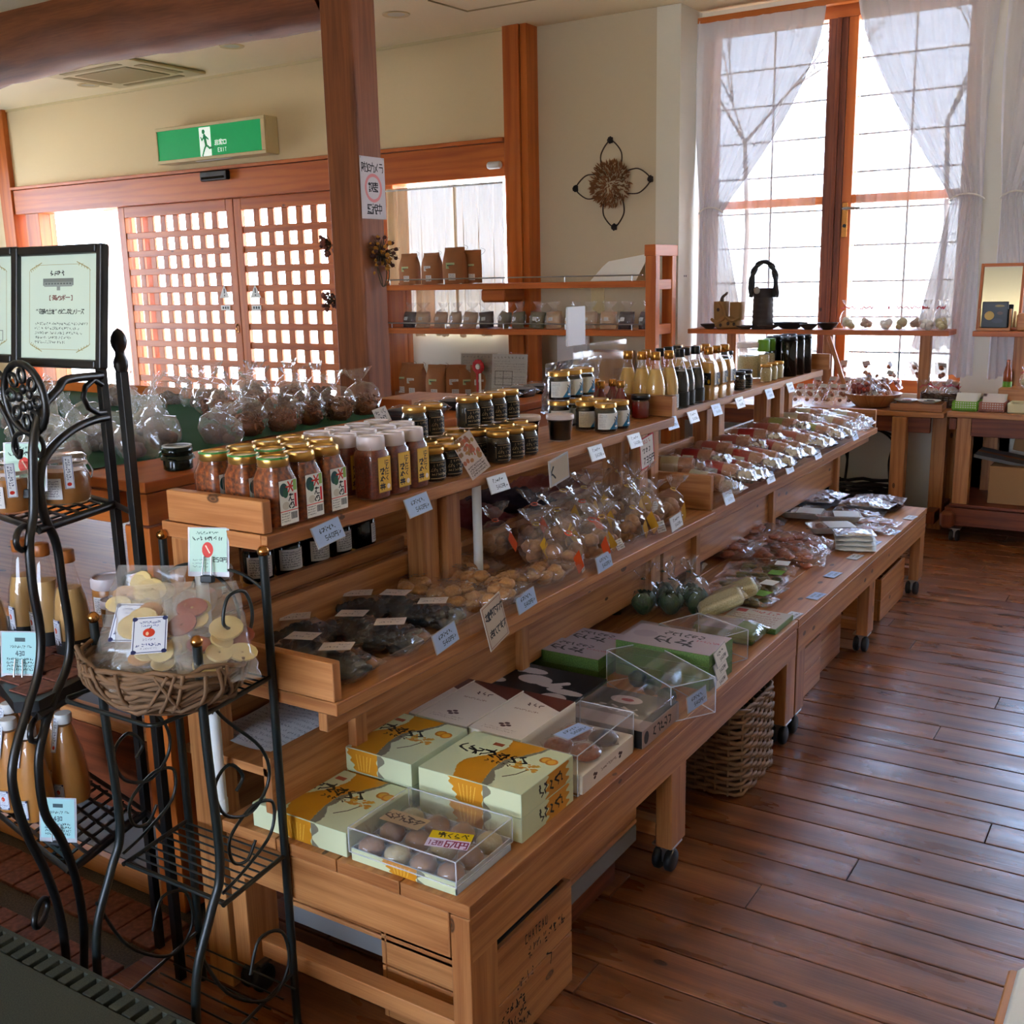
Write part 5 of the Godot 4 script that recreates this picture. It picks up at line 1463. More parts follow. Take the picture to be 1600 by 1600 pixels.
		obj("band", lt(v2([0.0316, -0.035, 0.0319, -0.034, 0.0319, 0.03, 0.0316, 0.031]), 18), mat("band_%d" % k, cc[k], 0.4), o).transform = Transform3D(Basis(Vector3.RIGHT, H), Vector3(0, 0.029, -0.008))
		var wl := MB.new()
		wl.wrap_label(0.0322, -0.03, 0.015, -1.9, -0.8, 6)
		obj("label", wl, M.white_paper, o).transform = Transform3D(Basis(Vector3.RIGHT, H), Vector3(0, 0.029, -0.006))
		obj("film", pouch(0.27, 0.085, 0.07, 130 + k, 0.008), M.film, o)
		var fe := pouch(0.10, 0.092, 0.045, 135 + k, 0.012, 0, false, 20, 14)
		obj("crimped_end", fe, M.foil if k != 2 else M.film_milky, o).position = Vector3(0, 0.006, 0.105)
	# flat foil packs
	for k in 3:
		o = model("foil_pack_%d" % k)
		obj("pack", pouch(0.23, 0.16, 0.030, 150 + k, 0.007, 0, false, 30, 26), M.foil if k != 1 else mat("brown_pack", Color(0.36, 0.24, 0.17), 0.25, 0.3), o)
	# clear flat packs with brown crackers
	for k in 2:
		o = model("chip_pack_%d" % k)
		obj("crackers", cluster(34, Vector3(0.15, 0.026, 0.2), Vector3(0.028, 0.009, 0.022), 800 + k, 0.35), M.cracker, o)
		obj("film", pouch(0.30, 0.21, 0.066, 170 + k, 0.012, 0, false, 30, 26), M.film, o)
		var pr := MB.new()
		pr.card(Vector3(-0.02, 0.066, -0.05), Vector3(0.035, 0, 0.01), Vector3(-0.01, 0, -0.03))
		obj("print", pr, M.ink, o)
	# deli trays
	for k in 2:
		o = model("deli_tray_%d" % k)
		var tr := MB.new()
		tr.lathe(v2([0, 0.001, 0.066, 0.001, 0.070, 0.004, 0.082, 0.026, 0.086, 0.027, 0.086, 0.029, 0.080, 0.028, 0.068, 0.007, 0, 0.006]), 32, Transform3D(Basis(Vector3(1.15, 0, 0), Vector3.UP, Vector3(0, 0, 0.75)), Vector3.ZERO), 8.0)
		obj("tray", tr, M.tray_white, o)
		obj("food", cluster(24, Vector3(0.13, 0.008, 0.085), Vector3(0.018, 0.010, 0.014), 820 + k, 0.3), M.bean_fill if k == 0 else M.potato, o)
		obj("film", bx(Vector3(-0.093, 0.0295, -0.061), Vector3(0.093, 0.0300, 0.061), 0), M.film, o)
		obj("lid_card", bx(Vector3(-0.02, 0.0302, -0.06), Vector3(0.09, 0.0312, 0.06), 0.0004), M.tray_white, o)
	# round green leaf bags
	for k in 3:
		o = model("leaf_bag_%d" % k)
		var lf := MB.new()
		rng.seed = 900 + k
		for j in 16:
			var a := rng.randf() * TAU
			var rows := []
			for i in 6:
				var tt := float(i) / 5
				var w := 0.022 * sin(PI * (0.1 + tt * 0.85))
				var c := Vector3(cos(a) * (0.012 + 0.026 * sin(tt * 2.6)), 0.008 + tt * 0.075, sin(a) * (0.012 + 0.026 * sin(tt * 2.6)))
				rows.append([c + Vector3(-sin(a), 0.1, cos(a)) * w, c + Vector3(cos(a), 0, sin(a)) * 0.004, c - Vector3(-sin(a), -0.1, cos(a)) * w])
			lf.grid(rows)
		obj("leaves", lf, M.greens, o)
		obj("leaf_core", cluster(1, Vector3.ZERO, Vector3(0.030, 0.035, 0.030), 910 + k, 0.3), M.greens, o)
		obj("film", pouch(0.18, 0.098, 0.088, 190 + k, 0.007, 1, true), M.film, o)
		obj("tie", tb([Vector3(-0.008, 0.127, 0), Vector3(0, 0.127, 0.009), Vector3(0.008, 0.127, 0), Vector3(0, 0.127, -0.009), Vector3(-0.008, 0.127, 0)], 0.002, 5), M.greens, o)
	# paper flour bags with a folded top
	for k in 2:
		o = model("flour_bag_%d" % k)
		var w := 0.072
		var rows := []
		for s in [[0.0, 1.0, 1.0], [0.004, 1.02, 1.0], [0.12, 1.02, 1.04], [0.165, 1.0, 0.8], [0.205, 1.0, 0.25], [0.222, 1.0, 0.08], [0.235, 1.0, 0.08]]:
			var row := []
			for c in [[-1, -1], [-0.3, -1.05], [0.3, -1.05], [1, -1], [1.0, 0], [1, 1], [0.3, 1.05], [-0.3, 1.05], [-1, 1], [-1.0, 0], [-1, -1]]:
				row.append(Vector3(c[0] * w * s[1] * (1.0 if absf(c[1]) > 0.5 else (0.9 if s[2] < 0.9 else 1.0)), s[0] + (0.004 * sin(c[0] * 7.0 + k)), c[1] * 0.042 * s[2]))
			rows.append(row)
		var fb := MB.new()
		fb.grid(rows, 1.0, true)
		obj("paper", fb, M.kraft, o)
		obj("fold", bx(Vector3(-w, 0.205, -0.006), Vector3(w, 0.236, 0.006), 0.002), M.kraft, o)
		label_card(o, "label", "flour" if k == 0 else "plain", Vector3(-0.015, 0.118, 0.0455), Vector3(0.032, 0, 0), Vector3(0, 0.019, 0))
		label_card(o, "label", "plain", Vector3(-0.005, 0.045, 0.0452), Vector3(0.026, 0, 0), Vector3(0, 0.022, 0))
		obj("tie", tb(curve([Vector3(0.06, 0.20, 0.01), Vector3(0.085, 0.21, 0.02), Vector3(0.10, 0.235, 0.01), Vector3(0.07, 0.25, 0.0)]), 0.0012, 4), M.twig, o)
	# small bags of beans for the wall rack
	for k in 4:
		o = model("seed_bag_%d" % k)
		obj("seeds", pouch(0.11, 0.105, 0.062, 220 + k, 0.004, 0, true, 18, 12), tile_mat("seeds_%d" % k, [Color(0.66, 0.52, 0.40), Color(0.30, 0.28, 0.16), Color(0.74, 0.58, 0.42), Color(0.14, 0.07, 0.06)][k], [Color(0.82, 0.72, 0.60), Color(0.42, 0.38, 0.24), Color(0.84, 0.70, 0.54), Color(0.26, 0.13, 0.11)][k], 0.2, 0.6, 16.0, 30 + k), o)
		obj("film", pouch(0.175, 0.115, 0.07, 230 + k, 0.006, 1, true, 18, 16), M.film_milky, o)
		label_card(o, "label", "plain", Vector3(-0.01, 0.055, 0.036), Vector3(0.014, 0, 0), Vector3(0, 0.012, -0.002))
	# ribbon-tied gift bags
	for k in 3:
		o = model("gift_bag_%d" % k)
		obj("sweets", cluster(8, Vector3(0.05, 0.035, 0.035), Vector3(0.019, 0.018, 0.018), 950 + k, 0.2), [M.pale_fill, tile_mat("sweet_mix", Color(0.55, 0.38, 0.28), Color(0.85, 0.75, 0.66), 0.1, 0.5, 14.0, 41), M.white_paper][k], o)
		obj("film", pouch(0.165, 0.10, 0.078, 240 + k, 0.006, 1, true, 20, 18), M.film_milky, o)
		for s in [-1, 1]:
			obj("ribbon", tb(curve([Vector3(0, 0.118, 0.008), Vector3(s * 0.022, 0.128, 0.012), Vector3(s * 0.032, 0.116, 0.014), Vector3(s * 0.045, 0.126 + 0.006 * s, 0.01)]), 0.003, 5), M.ribbon, o)
	# drooping silver spoon-shaped packs
	o = model("silver_pack")
	obj("film", pouch(0.16, 0.055, 0.03, 260, 0.006), M.film_milky, o)
	obj("sweets", cluster(7, Vector3(0.03, 0.008, 0.10), Vector3(0.011, 0.009, 0.012), 961, 0.3), M.cracker, o)
	label_card(o, "label", "white", Vector3(0, 0.030, -0.055), Vector3(0.02, 0, 0), Vector3(0, 0, -0.014))
	# price tags
	for k in 3:
		o = model("price_tag_%d" % k)
		rng.seed = 1200 + k
		var im := img(170, 96, [Color(0.62, 0.70, 0.84), Color(0.80, 0.82, 0.85), Color(0.90, 0.88, 0.86)][k])
		print_line(im, 34, 16, 105, 21, Color(0.06, 0.07, 0.12), 4)
		text(im, "540円", 54, 54, 24, 3.6, Color(0.06, 0.07, 0.12), false, 0.8)
		print_line(im, 122, 58, 34, 15, Color(0.1, 0.1, 0.15), 2.5)
		var pm := MB.new()
		pm.box(Vector3(-0.0435, -0.022, -0.0008), Vector3(0.0435, 0.022, 0.0004), Transform3D(), 0.0003)
		obj("holder", pm, M.acrylic_edge, o)
		var cd := MB.new()
		cd.card(Vector3(0, 0, 0.001), Vector3(0.041, 0, 0), Vector3(0, 0.0205, 0))
		obj("card", cd, texmat(im, 0.4), o)

func _wrap(r: float, y0: float, y1: float, a0: float, a1: float) -> MB:
	var m := MB.new()
	m.wrap_label(r, y0, y1, a0, a1, 10)
	return m

func nth(k: int, what: String) -> String:
	return "%s %s" % [ORD[k], what]

func tagcard(kind: int, at: Vector3, label: String, tilt := -0.35, turn := PI / 2, roll := 0.0, group := "price tags on the shelf edges"):
	place("price_tag_%d" % kind, "price_tag", label, "price tag", at, turn, group, 1.0, Vector2(tilt, roll))

func stock_top_shelf():
	var cols := [-1.487, -1.566, -1.648]
	var rown := ["front", "middle", "back"]
	for k in 4:
		for c in 3:
			if k == 3 and c == 0: continue
			place("enoki_jar" if c + k < 3 and not (c == 0 and k > 0) else "enoki_jar_plain", "enoki_jar", "square jar of brown pickled mushrooms with gold lid, %s from the end board, %s row" % [ORD[k], rown[c]], "jar", Vector3(cols[c], TOP, -1.476 - 0.0725 * k), 0.0, "square gold-lidded mushroom jars")
	for c in 3:
		for k in (3 if c == 0 else 4):
			place("name_jar", "nametake_jar", "white-lidded jar of brown mushroom paste with yellow label, %s along the %s row" % [ORD[k], rown[c]], "jar", Vector3([-1.487, -1.563, -1.64][c], TOP, -1.768 - 0.069 * k), 0.0, "white-lidded jars with yellow labels")
	var n := 0
	for p in [[-1.487, -1.985], [-1.487, -2.052], [-1.557, -2.055], [-1.557, -2.122], [-1.557, -2.188], [-1.625, -2.062], [-1.625, -2.13], [-1.628, -2.195]]:
		place("dark_jar", "relish_jar", "small dark relish jar of the lower layer next to the white lids, %s" % (["front near", "front far", "second row near", "second row middle", "second row far", "back near", "back middle", "back far"][n]), "jar", Vector3(p[0], TOP, p[1]), 0.0, "small gold-lidded relish jars")
		n += 1
	for k in 2:
		place("dark_jar", "relish_jar", ["small gold-lidded dark relish jar stacked on top, nearer the white lids", "small gold-lidded dark relish jar stacked on top, farther from the white lids"][k], "jar", Vector3(-1.591, TOP + 0.0815, -2.06 - 0.068 * k), 0.1, "small gold-lidded relish jars")
	for c in 3:
		for k in (3 if c == 0 else 4):
			place("olive_jar", "relish_jar", "small gold-lidded olive relish jar of the lower layer, %s in the %s row" % [ORD[k], rown[c]], "jar", Vector3([-1.487, -1.556, -1.625][c], TOP, -2.268 - 0.068 * k), 0.0, "small gold-lidded olive relish jars")
	for k in 4:
		place("olive_jar", "relish_jar", "small gold-lidded olive relish jar stacked on top, %s of four" % ORD[k], "jar", Vector3(-1.59, TOP + 0.0815, -2.285 - 0.065 * k), 0.05, "small gold-lidded olive relish jars")
	place("white_cup", "cup_jar", "dark jar with a wide white lid, nearer the aisle", "jar", Vector3(-1.53, TOP, -2.66), 0, "dark jars with white lids")
	place("white_cup", "cup_jar", "dark jar with a wide white lid, nearer the olive jars", "jar", Vector3(-1.605, TOP, -2.60), 0, "dark jars with white lids")
	n = 0
	for p in [[-1.49, -2.865, 0], [-1.487, -2.942, 0], [-1.566, -2.885, 0], [-1.566, -2.962, 0], [-1.652, -2.865, 0], [-1.65, -2.94, 0], [-1.648, -3.016, 0], [-1.652, -2.868, 1], [-1.65, -2.943, 1], [-1.648, -3.018, 1]]:
		place("blue_jar", "seaweed_jar", "jar of black seaweed with blue and white label, %s" % ["front left on the shelf", "front right on the shelf", "second row left", "second row right", "under the left stacked jar", "under the middle stacked jar", "under the right stacked jar", "stacked on top, left", "stacked on top, middle", "stacked on top, right"][n], "jar", Vector3(p[0], TOP + 0.0885 * p[2], p[1]), 0.0, "jars with blue and white labels")
		n += 1
	n = 0
	for p in [[-1.70, -3.20], [-1.645, -3.13], [-1.64, -3.205], [-1.59, -3.165]]:
		place("red_bottle", "sauce_bottle", "small red sauce bottle with gold cap, %s" % ["rearmost", "left of the four", "middle of the four", "right of the four, frontmost"][n], "bottle", Vector3(p[0], TOP, p[1]), 0.0, "small red sauce bottles")
		n += 1
	place("red_jar", "sauce_jar", "red sauce jar with black lid beside the wooden divider", "jar", Vector3(-1.53, TOP, -3.19), 0)
	n = 0
	for p in [[-1.60, -3.345], [-1.545, -3.335], [-1.53, -3.41], [-1.62, -3.42], [-1.66, -3.36]]:
		place("gold_bottle", "syrup_bottle", "clear bottle of pale syrup with gold cap, %s" % ["left of the front three", "middle of the front three", "right of the front three", "second row right", "rearmost left"][n], "bottle", Vector3(p[0], TOP, p[1]), 0.0, "gold-capped syrup bottles")
		n += 1
	n = 0
	for p in [[-1.525, -3.49], [-1.535, -3.565], [-1.53, -3.64], [-1.605, -3.50], [-1.607, -3.575], [-1.605, -3.65]]:
		place("black_bottle", "soy_bottle", "dark bottle with black cap, %s of the %s row" % [ORD[n % 3], "front" if n < 3 else "back"], "bottle", Vector3(p[0], TOP, p[1]), 0.0, "dark bottles with black caps")
		n += 1
	n = 0
	for p in [[-1.523, -3.745], [-1.523, -3.825], [-1.523, -3.905], [-1.602, -3.75], [-1.602, -3.83], [-1.602, -3.91], [-1.68, -3.83]]:
		place("lemon_bottle", "lemon_bottle", "square bottle of yellow citrus drink with gold cap, %s" % ["front left", "front middle", "front right", "second row left", "second row middle", "second row right", "rearmost"][n], "bottle", Vector3(p[0], TOP, p[1]), 0.0, "square yellow drink bottles")
		n += 1
	n = 0
	for p in [[-1.54, -4.10, 0], [-1.54, -4.18, 0], [-1.60, -4.09, 0], [-1.60, -4.16, 0], [-1.60, -4.12, 1]]:
		place("black_top_jar", "jam_jar", "small dark jar with black lid after the yellow bottles, %s" % ["front left", "front right", "back left", "back right", "stacked on top"][n], "jar", Vector3(p[0], TOP + 0.078 * p[2], p[1]), 0.0, "small dark jars with black lids")
		n += 1
	place("canister", "canister", "clear glass canister with a wide pale lid behind the small jars", "jar", Vector3(-1.69, TOP, -4.62), 0, "", 1.15)
	n = 0
	for p in [[-1.555, -4.47], [-1.56, -4.56], [-1.56, -4.64]]:
		place("tan_jar", "spice_jar", "small jar of tan seasoning with gold lid, %s of three" % ORD[n], "jar", Vector3(p[0], TOP, p[1]), 0.0, "small tan seasoning jars")
		n += 1
	for k in 2:
		place("green_cap_bottle", "dressing_bottle", ["slim bottle with tall lime green cap, left", "slim bottle with tall lime green cap, right"][k], "bottle", Vector3(-1.625, TOP, -4.63 - 0.075 * k), 0, "lime-capped bottles", 1.3)
	n = 0
	for p in [[-1.55, -4.75], [-1.545, -4.84], [-1.54, -4.93], [-1.63, -4.78], [-1.63, -4.87], [-1.62, -4.96]]:
		place("tall_black_jar", "tall_jar", "tall black jar at the far end of the top shelf, %s of the %s row" % [ORD[n % 3], "front" if n < 3 else "back"], "jar", Vector3(p[0], TOP, p[1]), 0.0, "tall black jars", 0.93)
		n += 1
	# price tags clipped to the edge
	n = 0
	for z in [-1.555, -1.85]:
		tagcard(0, Vector3(-1.428, 1.01, z), ["blue price tag under the square mushroom jars", "blue price tag under the white-lidded jars"][n], -0.35, PI / 2, [0.1, 0.06][n])
		n += 1
	n = 0
	for z in [-2.175, -2.69, -2.94]:
		tagcard(1, Vector3(-1.428, 1.002, z), ["glossy price tag under the olive relish jars", "glossy price tag under the blue-labelled jars", "glossy price tag before the wooden divider"][n])
		n += 1
	n = 0
	for z in [-3.36, -3.54, -3.76, -4.0, -4.34, -4.61]:
		tagcard([0, 1][n % 2], Vector3(-1.492, 1.0, z), "price tag on the far top shelf, %s after the divider" % ORD[n])
		n += 1
	# picture card, clear card holder and foil sheet
	var im := img(128, 170, Color(0.72, 0.66, 0.64))
	rng.seed = 77
	for k in 60: disc(im, 10 + rng.randf() * 108, 8 + rng.randf() * 100, 4 + rng.randf() * 9, 4 + rng.randf() * 7, Color(0.5 + rng.randf() * 0.2, 0.32 + rng.randf() * 0.15, 0.26))
	for k in 4: print_line(im, 12, 122 + k * 11, 104, 6, Color(0.35, 0.3, 0.3))
	var m := MB.new()
	m.card(Vector3.ZERO, Vector3(0.002, 0.012, -0.036), Vector3(-0.020, 0.045, 0.014))
	var o = obj("picture_card", m, texmat(im, 0.3))
	o.position = Vector3(-1.445, 1.085, -2.085)
	tag(o, "small leaning picture card with a reddish photo among the relish jars", "card")
	m = MB.new()
	m.box(Vector3(-0.002, -0.035, -0.052), Vector3(0.002, 0.038, 0.052), Transform3D(Basis(Vector3.RIGHT, 0.12), Vector3.ZERO), 0.001)
	o = obj("card_holder", m, M.acrylic_edge)
	o.position = Vector3(-1.42, 0.99, -2.46)
	tag(o, "clear plastic card sleeve hanging from the top shelf edge", "card holder")
	var ci := img(96, 96, Color(0.66, 0.60, 0.52))
	brush(ci, 14, 10, 24, 70, Color(0.05, 0.05, 0.05), 1, 7)
	m = MB.new()
	m.card(Vector3(0.0025, 0.002, 0.0), Vector3(0, 0.006, -0.045), Vector3(0, 0.03, 0.004))
	obj("card", m, texmat(ci, 0.5), o)
	var fm := MB.new()
	var rows := []
	var no := FastNoiseLite.new()
	no.frequency = 1.0
	no.fractal_type = FastNoiseLite.FRACTAL_RIDGED
	for i in 19:
		var row := []
		for j in 25:
			var p := Vector3(-1.86 + 0.02 * i / 18.0, TOP + 0.005 + i * 0.0095, -3.10 - j * 0.0165)
			p += Vector3(0.012, 0.003, 0) * no.get_noise_2d(j * 0.16, i * 0.21)
			row.append(p)
		rows.append(row)
	fm.grid(rows, 1.0)
	tag(obj("foil_sheet", fm, M.foil), "crumpled silver sheet propped up behind the red sauce bottles", "foil")
	m = MB.new()
	m.box(Vector3(-1.80, TOP, -3.62), Vector3(-1.795, TOP + 0.23, -3.22), Transform3D(), 0.001)
	tag(obj("acrylic_stand", m, M.acrylic), "clear acrylic panel standing behind the syrup bottles", "stand")
	m = MB.new()
	m.box(Vector3(-1.802, TOP + 0.23, -3.30), Vector3(-1.793, TOP + 0.36, -3.18), Transform3D(), 0.001)
	tag(obj("acrylic_stand", m, M.acrylic_edge), "upright clear sign holder above the acrylic panel", "stand")
	# jars on the dark ledge below
	n = 0
	for p in [[-1.70, -1.62], [-1.69, -1.70], [-1.69, -1.79], [-1.70, -1.88], [-1.76, -1.67], [-1.77, -1.75], [-1.76, -1.84], [-1.70, -1.97]]:
		place("ledge_jar", "jam_jar", "dark jam jar standing on its gold lid on the ledge, %s" % ["first of the front row", "second of the front row", "third of the front row", "fourth of the front row", "first behind", "second behind", "third behind", "by the upright"][n], "jar", Vector3(p[0], 0.836, p[1]), 0.2 * n, "jam jars on the ledge")
		n += 1
	place("honey_jar_low", "honey_jar", "honey jar with white lid on the ledge at the near end", "jar", Vector3(-1.70, 0.836, -1.50), 0.6, "honey jars on the ledge", 0.9)
	o = place("honey_jar_low", "honey_jar", "honey jar lying with its white lid towards the aisle at the near end", "jar", Vector3(-1.665, 0.876, -1.43), 0.0, "honey jars on the ledge", 0.85)
	o.basis = Basis(Vector3.UP, 0.5) * Basis(Vector3.RIGHT, PI / 2) * Basis.from_scale(Vector3.ONE * 0.85)
	for k in 3:
		o = obj("cloth_bundle", pouch(0.26, 0.14, 0.07, 310 + k, 0.012), mat("bundle_%d" % k, [Color(0.35, 0.05, 0.06), Color(0.16, 0.08, 0.16), Color(0.45, 0.22, 0.2)][k], 0.9))
		o.position = Vector3(-1.70, 0.82, -2.42 - k * 0.22)
		o.rotation.y = 1.4 + k * 0.2
		tag(o, ["dark red folded cloth on the ledge behind the bread bags", "dark purple folded cloth on the ledge behind the bread bags", "dusty pink folded cloth on the ledge behind the bread bags"][k], "cloth", "folded cloths on the ledge")
	for k in 3:
		place("canister", "canister", ["clear glass canister on the ledge behind the divider, left", "clear glass canister on the ledge behind the divider, middle", "clear glass canister on the ledge behind the divider, right"][k], "jar", Vector3(-1.74, 0.836, -3.42 - k * 0.11), 0, "glass canisters on the ledge", 0.9)

func stock_middle():
	var n := 0
	# black beans
	for p in [[-1.385, -1.51, 0.1], [-1.49, -1.525, -0.1], [-1.39, -1.685, 0.15], [-1.50, -1.69, 0.0], [-1.40, -1.85, 0.1], [-1.515, -1.86, -0.1], [-1.58, -1.60, 0.3], [-1.575, -1.80, 0.2]]:
		place("bean_bag_%d" % (n % 3), "bean_bag", "clear bag of shiny black beans, %s" % ["front row first from the tray end", "second row first from the tray end", "front row second", "second row second", "front row third", "second row third", "back row near", "back row far"][n], "bag", Vector3(p[0], MID + 0.001 + (0.006 if n > 5 else 0.0), p[1]), PI / 2 + p[2], "bags of black beans")
		n += 1
	n = 0
	for p in [[-1.55, -1.99, 0.4], [-1.44, -2.00, -0.2], [-1.36, -2.03, 0.3], [-1.385, -2.14, 0.15], [-1.36, -2.25, 0.3], [-1.50, -2.11, -0.4], [-1.56, -2.22, 0.2]]:
		place("cracker_bag_%d" % (n % 3), "cracker_bag", "clear bag of crackers with brush lettering, %s" % ["rearmost next to the beans", "next to the beans, middle", "behind the handwritten sign", "second along the front", "third along the front", "second row left", "second row right"][n], "bag", Vector3(p[0], MID + 0.004, p[1]), PI / 2 + p[2], "bags of crackers", 1.0, Vector2(-0.25 if n in [2, 3, 4] else 0.0, 0.0))
		n += 1
	n = 0
	for r in 3:
		for k in 6:
			var z := -2.36 - k * 0.128 - 0.03 * r
			if r == 2 and k == 0: z = -2.34
			place("snack_bag_%d" % (n % 4 if k < 3 else 2 + n % 2), "rice_cake_bag", "tied clear bag of brown rice cakes with a fanned top, %s along the %s row" % [ORD[k], ["front", "middle", "back"][r]], "bag", Vector3([-1.365, -1.455, -1.55][r], MID + 0.002 + 0.01 * r, z), 0.9 + 0.5 * sin(n * 2.7), "tied bags of rice cakes", 0.92 + 0.08 * sin(n * 1.9), Vector2(0.30 if r == 0 else 0.12, -0.10 * cos(n * 1.3)))
			n += 1
	# acrylic lip and tags
	var lp := bx(Vector3(-1.297, MID - 0.003, -3.0), Vector3(-1.293, MID + 0.042, -1.53), 0.001)
	tag(obj("acrylic_lip", lp, M.acrylic), "clear acrylic strip along the front of the near bagged snacks", "strip")
	lp = bx(Vector3(-1.312, MID - 0.003, -5.0), Vector3(-1.308, MID + 0.042, -3.30), 0.001)
	tag(obj("acrylic_lip", lp, M.acrylic), "clear acrylic strip along the front of the wrapped rolls", "strip")
	tagcard(0, Vector3(-1.285, 0.758, -1.74), "blue price tag in front of the black beans", -0.2, PI / 2, 0.12)
	tagcard(0, Vector3(-1.285, 0.752, -2.065), "blue price tag in front of the crackers", -0.2, PI / 2, 0.08)
	tagcard(0, Vector3(-1.285, 0.752, -2.46), "blue price tag in front of the rice cakes", -0.2, PI / 2, 0.05)
	tagcard(1, Vector3(-1.285, 0.765, -2.93), "pale price tag near the wooden divider of the snacks", -0.2, PI / 2, 0.08)
	n = 0
	for z in [-3.385, -3.80, -4.02, -4.38, -4.95]:
		tagcard(0, Vector3(-1.295, 0.755, z), "price tag hung below the wrapped rolls, %s from the divider" % ORD[n])
		n += 1
	# handwritten sign
	var im := img(180, 220, Color(0.72, 0.64, 0.56))
	frame(im, 8, 8, 164, 204, 3, Color(0.45, 0.22, 0.16))
	for k in 26:
		disc(im, 16 + (k % 13) * 12.3, 14 if k < 13 else 206, 4, 4, Color(0.72, 0.64, 0.56))
	text(im, "地味ですが", 22, 40, 38, 5.5, Color(0.07, 0.05, 0.05), false, 0.80)
	glyph(im, "地", 20, 36, 46, 6, Color(0.07, 0.05, 0.05))
	text(im, "売れてます", 22, 130, 38, 5.5, Color(0.07, 0.05, 0.05), false, 0.80)
	var sg := thing("handwritten_sign", "cream card with handwriting and a wavy frame stuck before the crackers", "sign", Vector3(-1.275, 0.745, -1.915))
	sg.basis = Basis(Vector3.UP, PI / 2 + 0.06) * Basis(Vector3.RIGHT, -0.12) * Basis(Vector3.BACK, 0.2)
	var m := MB.new()
	m.box(Vector3(-0.045, -0.053, -0.0015), Vector3(0.045, 0.053, 0), Transform3D(), 0.0005)
	obj("board", m, M.white_paper, sg)
	m = MB.new()
	m.card(Vector3(0, 0, 0.0006), Vector3(0.045, 0, 0), Vector3(0, 0.053, 0))
	obj("face", m, texmat(im, 0.6), sg)
	var ri := img(110, 130, Color(0.86, 0.83, 0.82))
	frame(ri, 0, 0, 110, 130, 6, Color(0.72, 0.16, 0.18))
	print_line(ri, 22, 14, 70, 16, Color(0.7, 0.2, 0.2), 3)
	print_line(ri, 22, 48, 60, 20, Color(0.1, 0.1, 0.1), 4)
	text(ri, "735円", 22, 84, 26, 4, Color(0.1, 0.1, 0.1), false, 0.8)
	m = MB.new()
	m.card(Vector3.ZERO, Vector3(0.004, 0.008, -0.042), Vector3(0, 0.05, 0.008))
	var rc = obj("red_framed_card", m, texmat(ri, 0.5))
	rc.position = Vector3(-1.43, 0.955, -3.03)
	tag(rc, "red-framed price card hanging under the top shelf near the divider", "price tag")
	# wrapped rolls on the far shelf
	n = 0
	for k in 14:
		place("roll_%d" % [2, 0, 0, 0, 1, 0, 1, 1, 1, 3, 1, 2, 2, 2][k], "wrapped_roll", "wrapped sweet roll with shiny end over the shelf edge, %s" % (nth(k, "from the divider") if k < 11 else ["next to last", "last by the far end board", "at the very end, on top"][k - 11]), "roll", Vector3(-1.40, MID + 0.045 + (0.012 if k % 2 else 0.0), -3.40 - k * 0.136 if k < 13 else -5.1), PI / 2 + 0.12 * sin(k * 2.1), "wrapped sweet rolls", 0.98, Vector2(0.10, 0))
	for k in 9:
		place("roll_%d" % [2, 0, 1, 1, 0, 1, 3, 2, 2][k], "wrapped_roll", "wrapped sweet roll of the upper layer behind the first, %s from the divider" % ORD[k], "roll", Vector3(-1.535, MID + 0.075, -3.47 - k * 0.19), PI / 2 + 0.15 * cos(k * 1.7), "wrapped sweet rolls of the back layer", 0.98)

func gift_box(called: String, label: String, category: String, group: String, a: Vector3, b: Vector3, top: Material, side: Material, front: Material, lid_line := 0.6):
	var o := thing(called, label, category, Vector3.ZERO, 0.0, group)
	obj("body", bx(a, b, 0.0015), side, o)
	var m := MB.new()
	var c := (a + b) / 2
	var s := (b - a) / 2
	m.card(Vector3(c.x, b.y + 0.0004, c.z), Vector3(s.x - 0.0015, 0, 0), Vector3(0, 0, -(s.z - 0.0015)))
	obj("top_print", m, top, o)
	m = MB.new()
	m.card(Vector3(c.x, c.y, b.z + 0.0004), Vector3(s.x - 0.0015, 0, 0), Vector3(0, s.y - 0.0012, 0))
	obj("front_print", m, front, o)
	return o

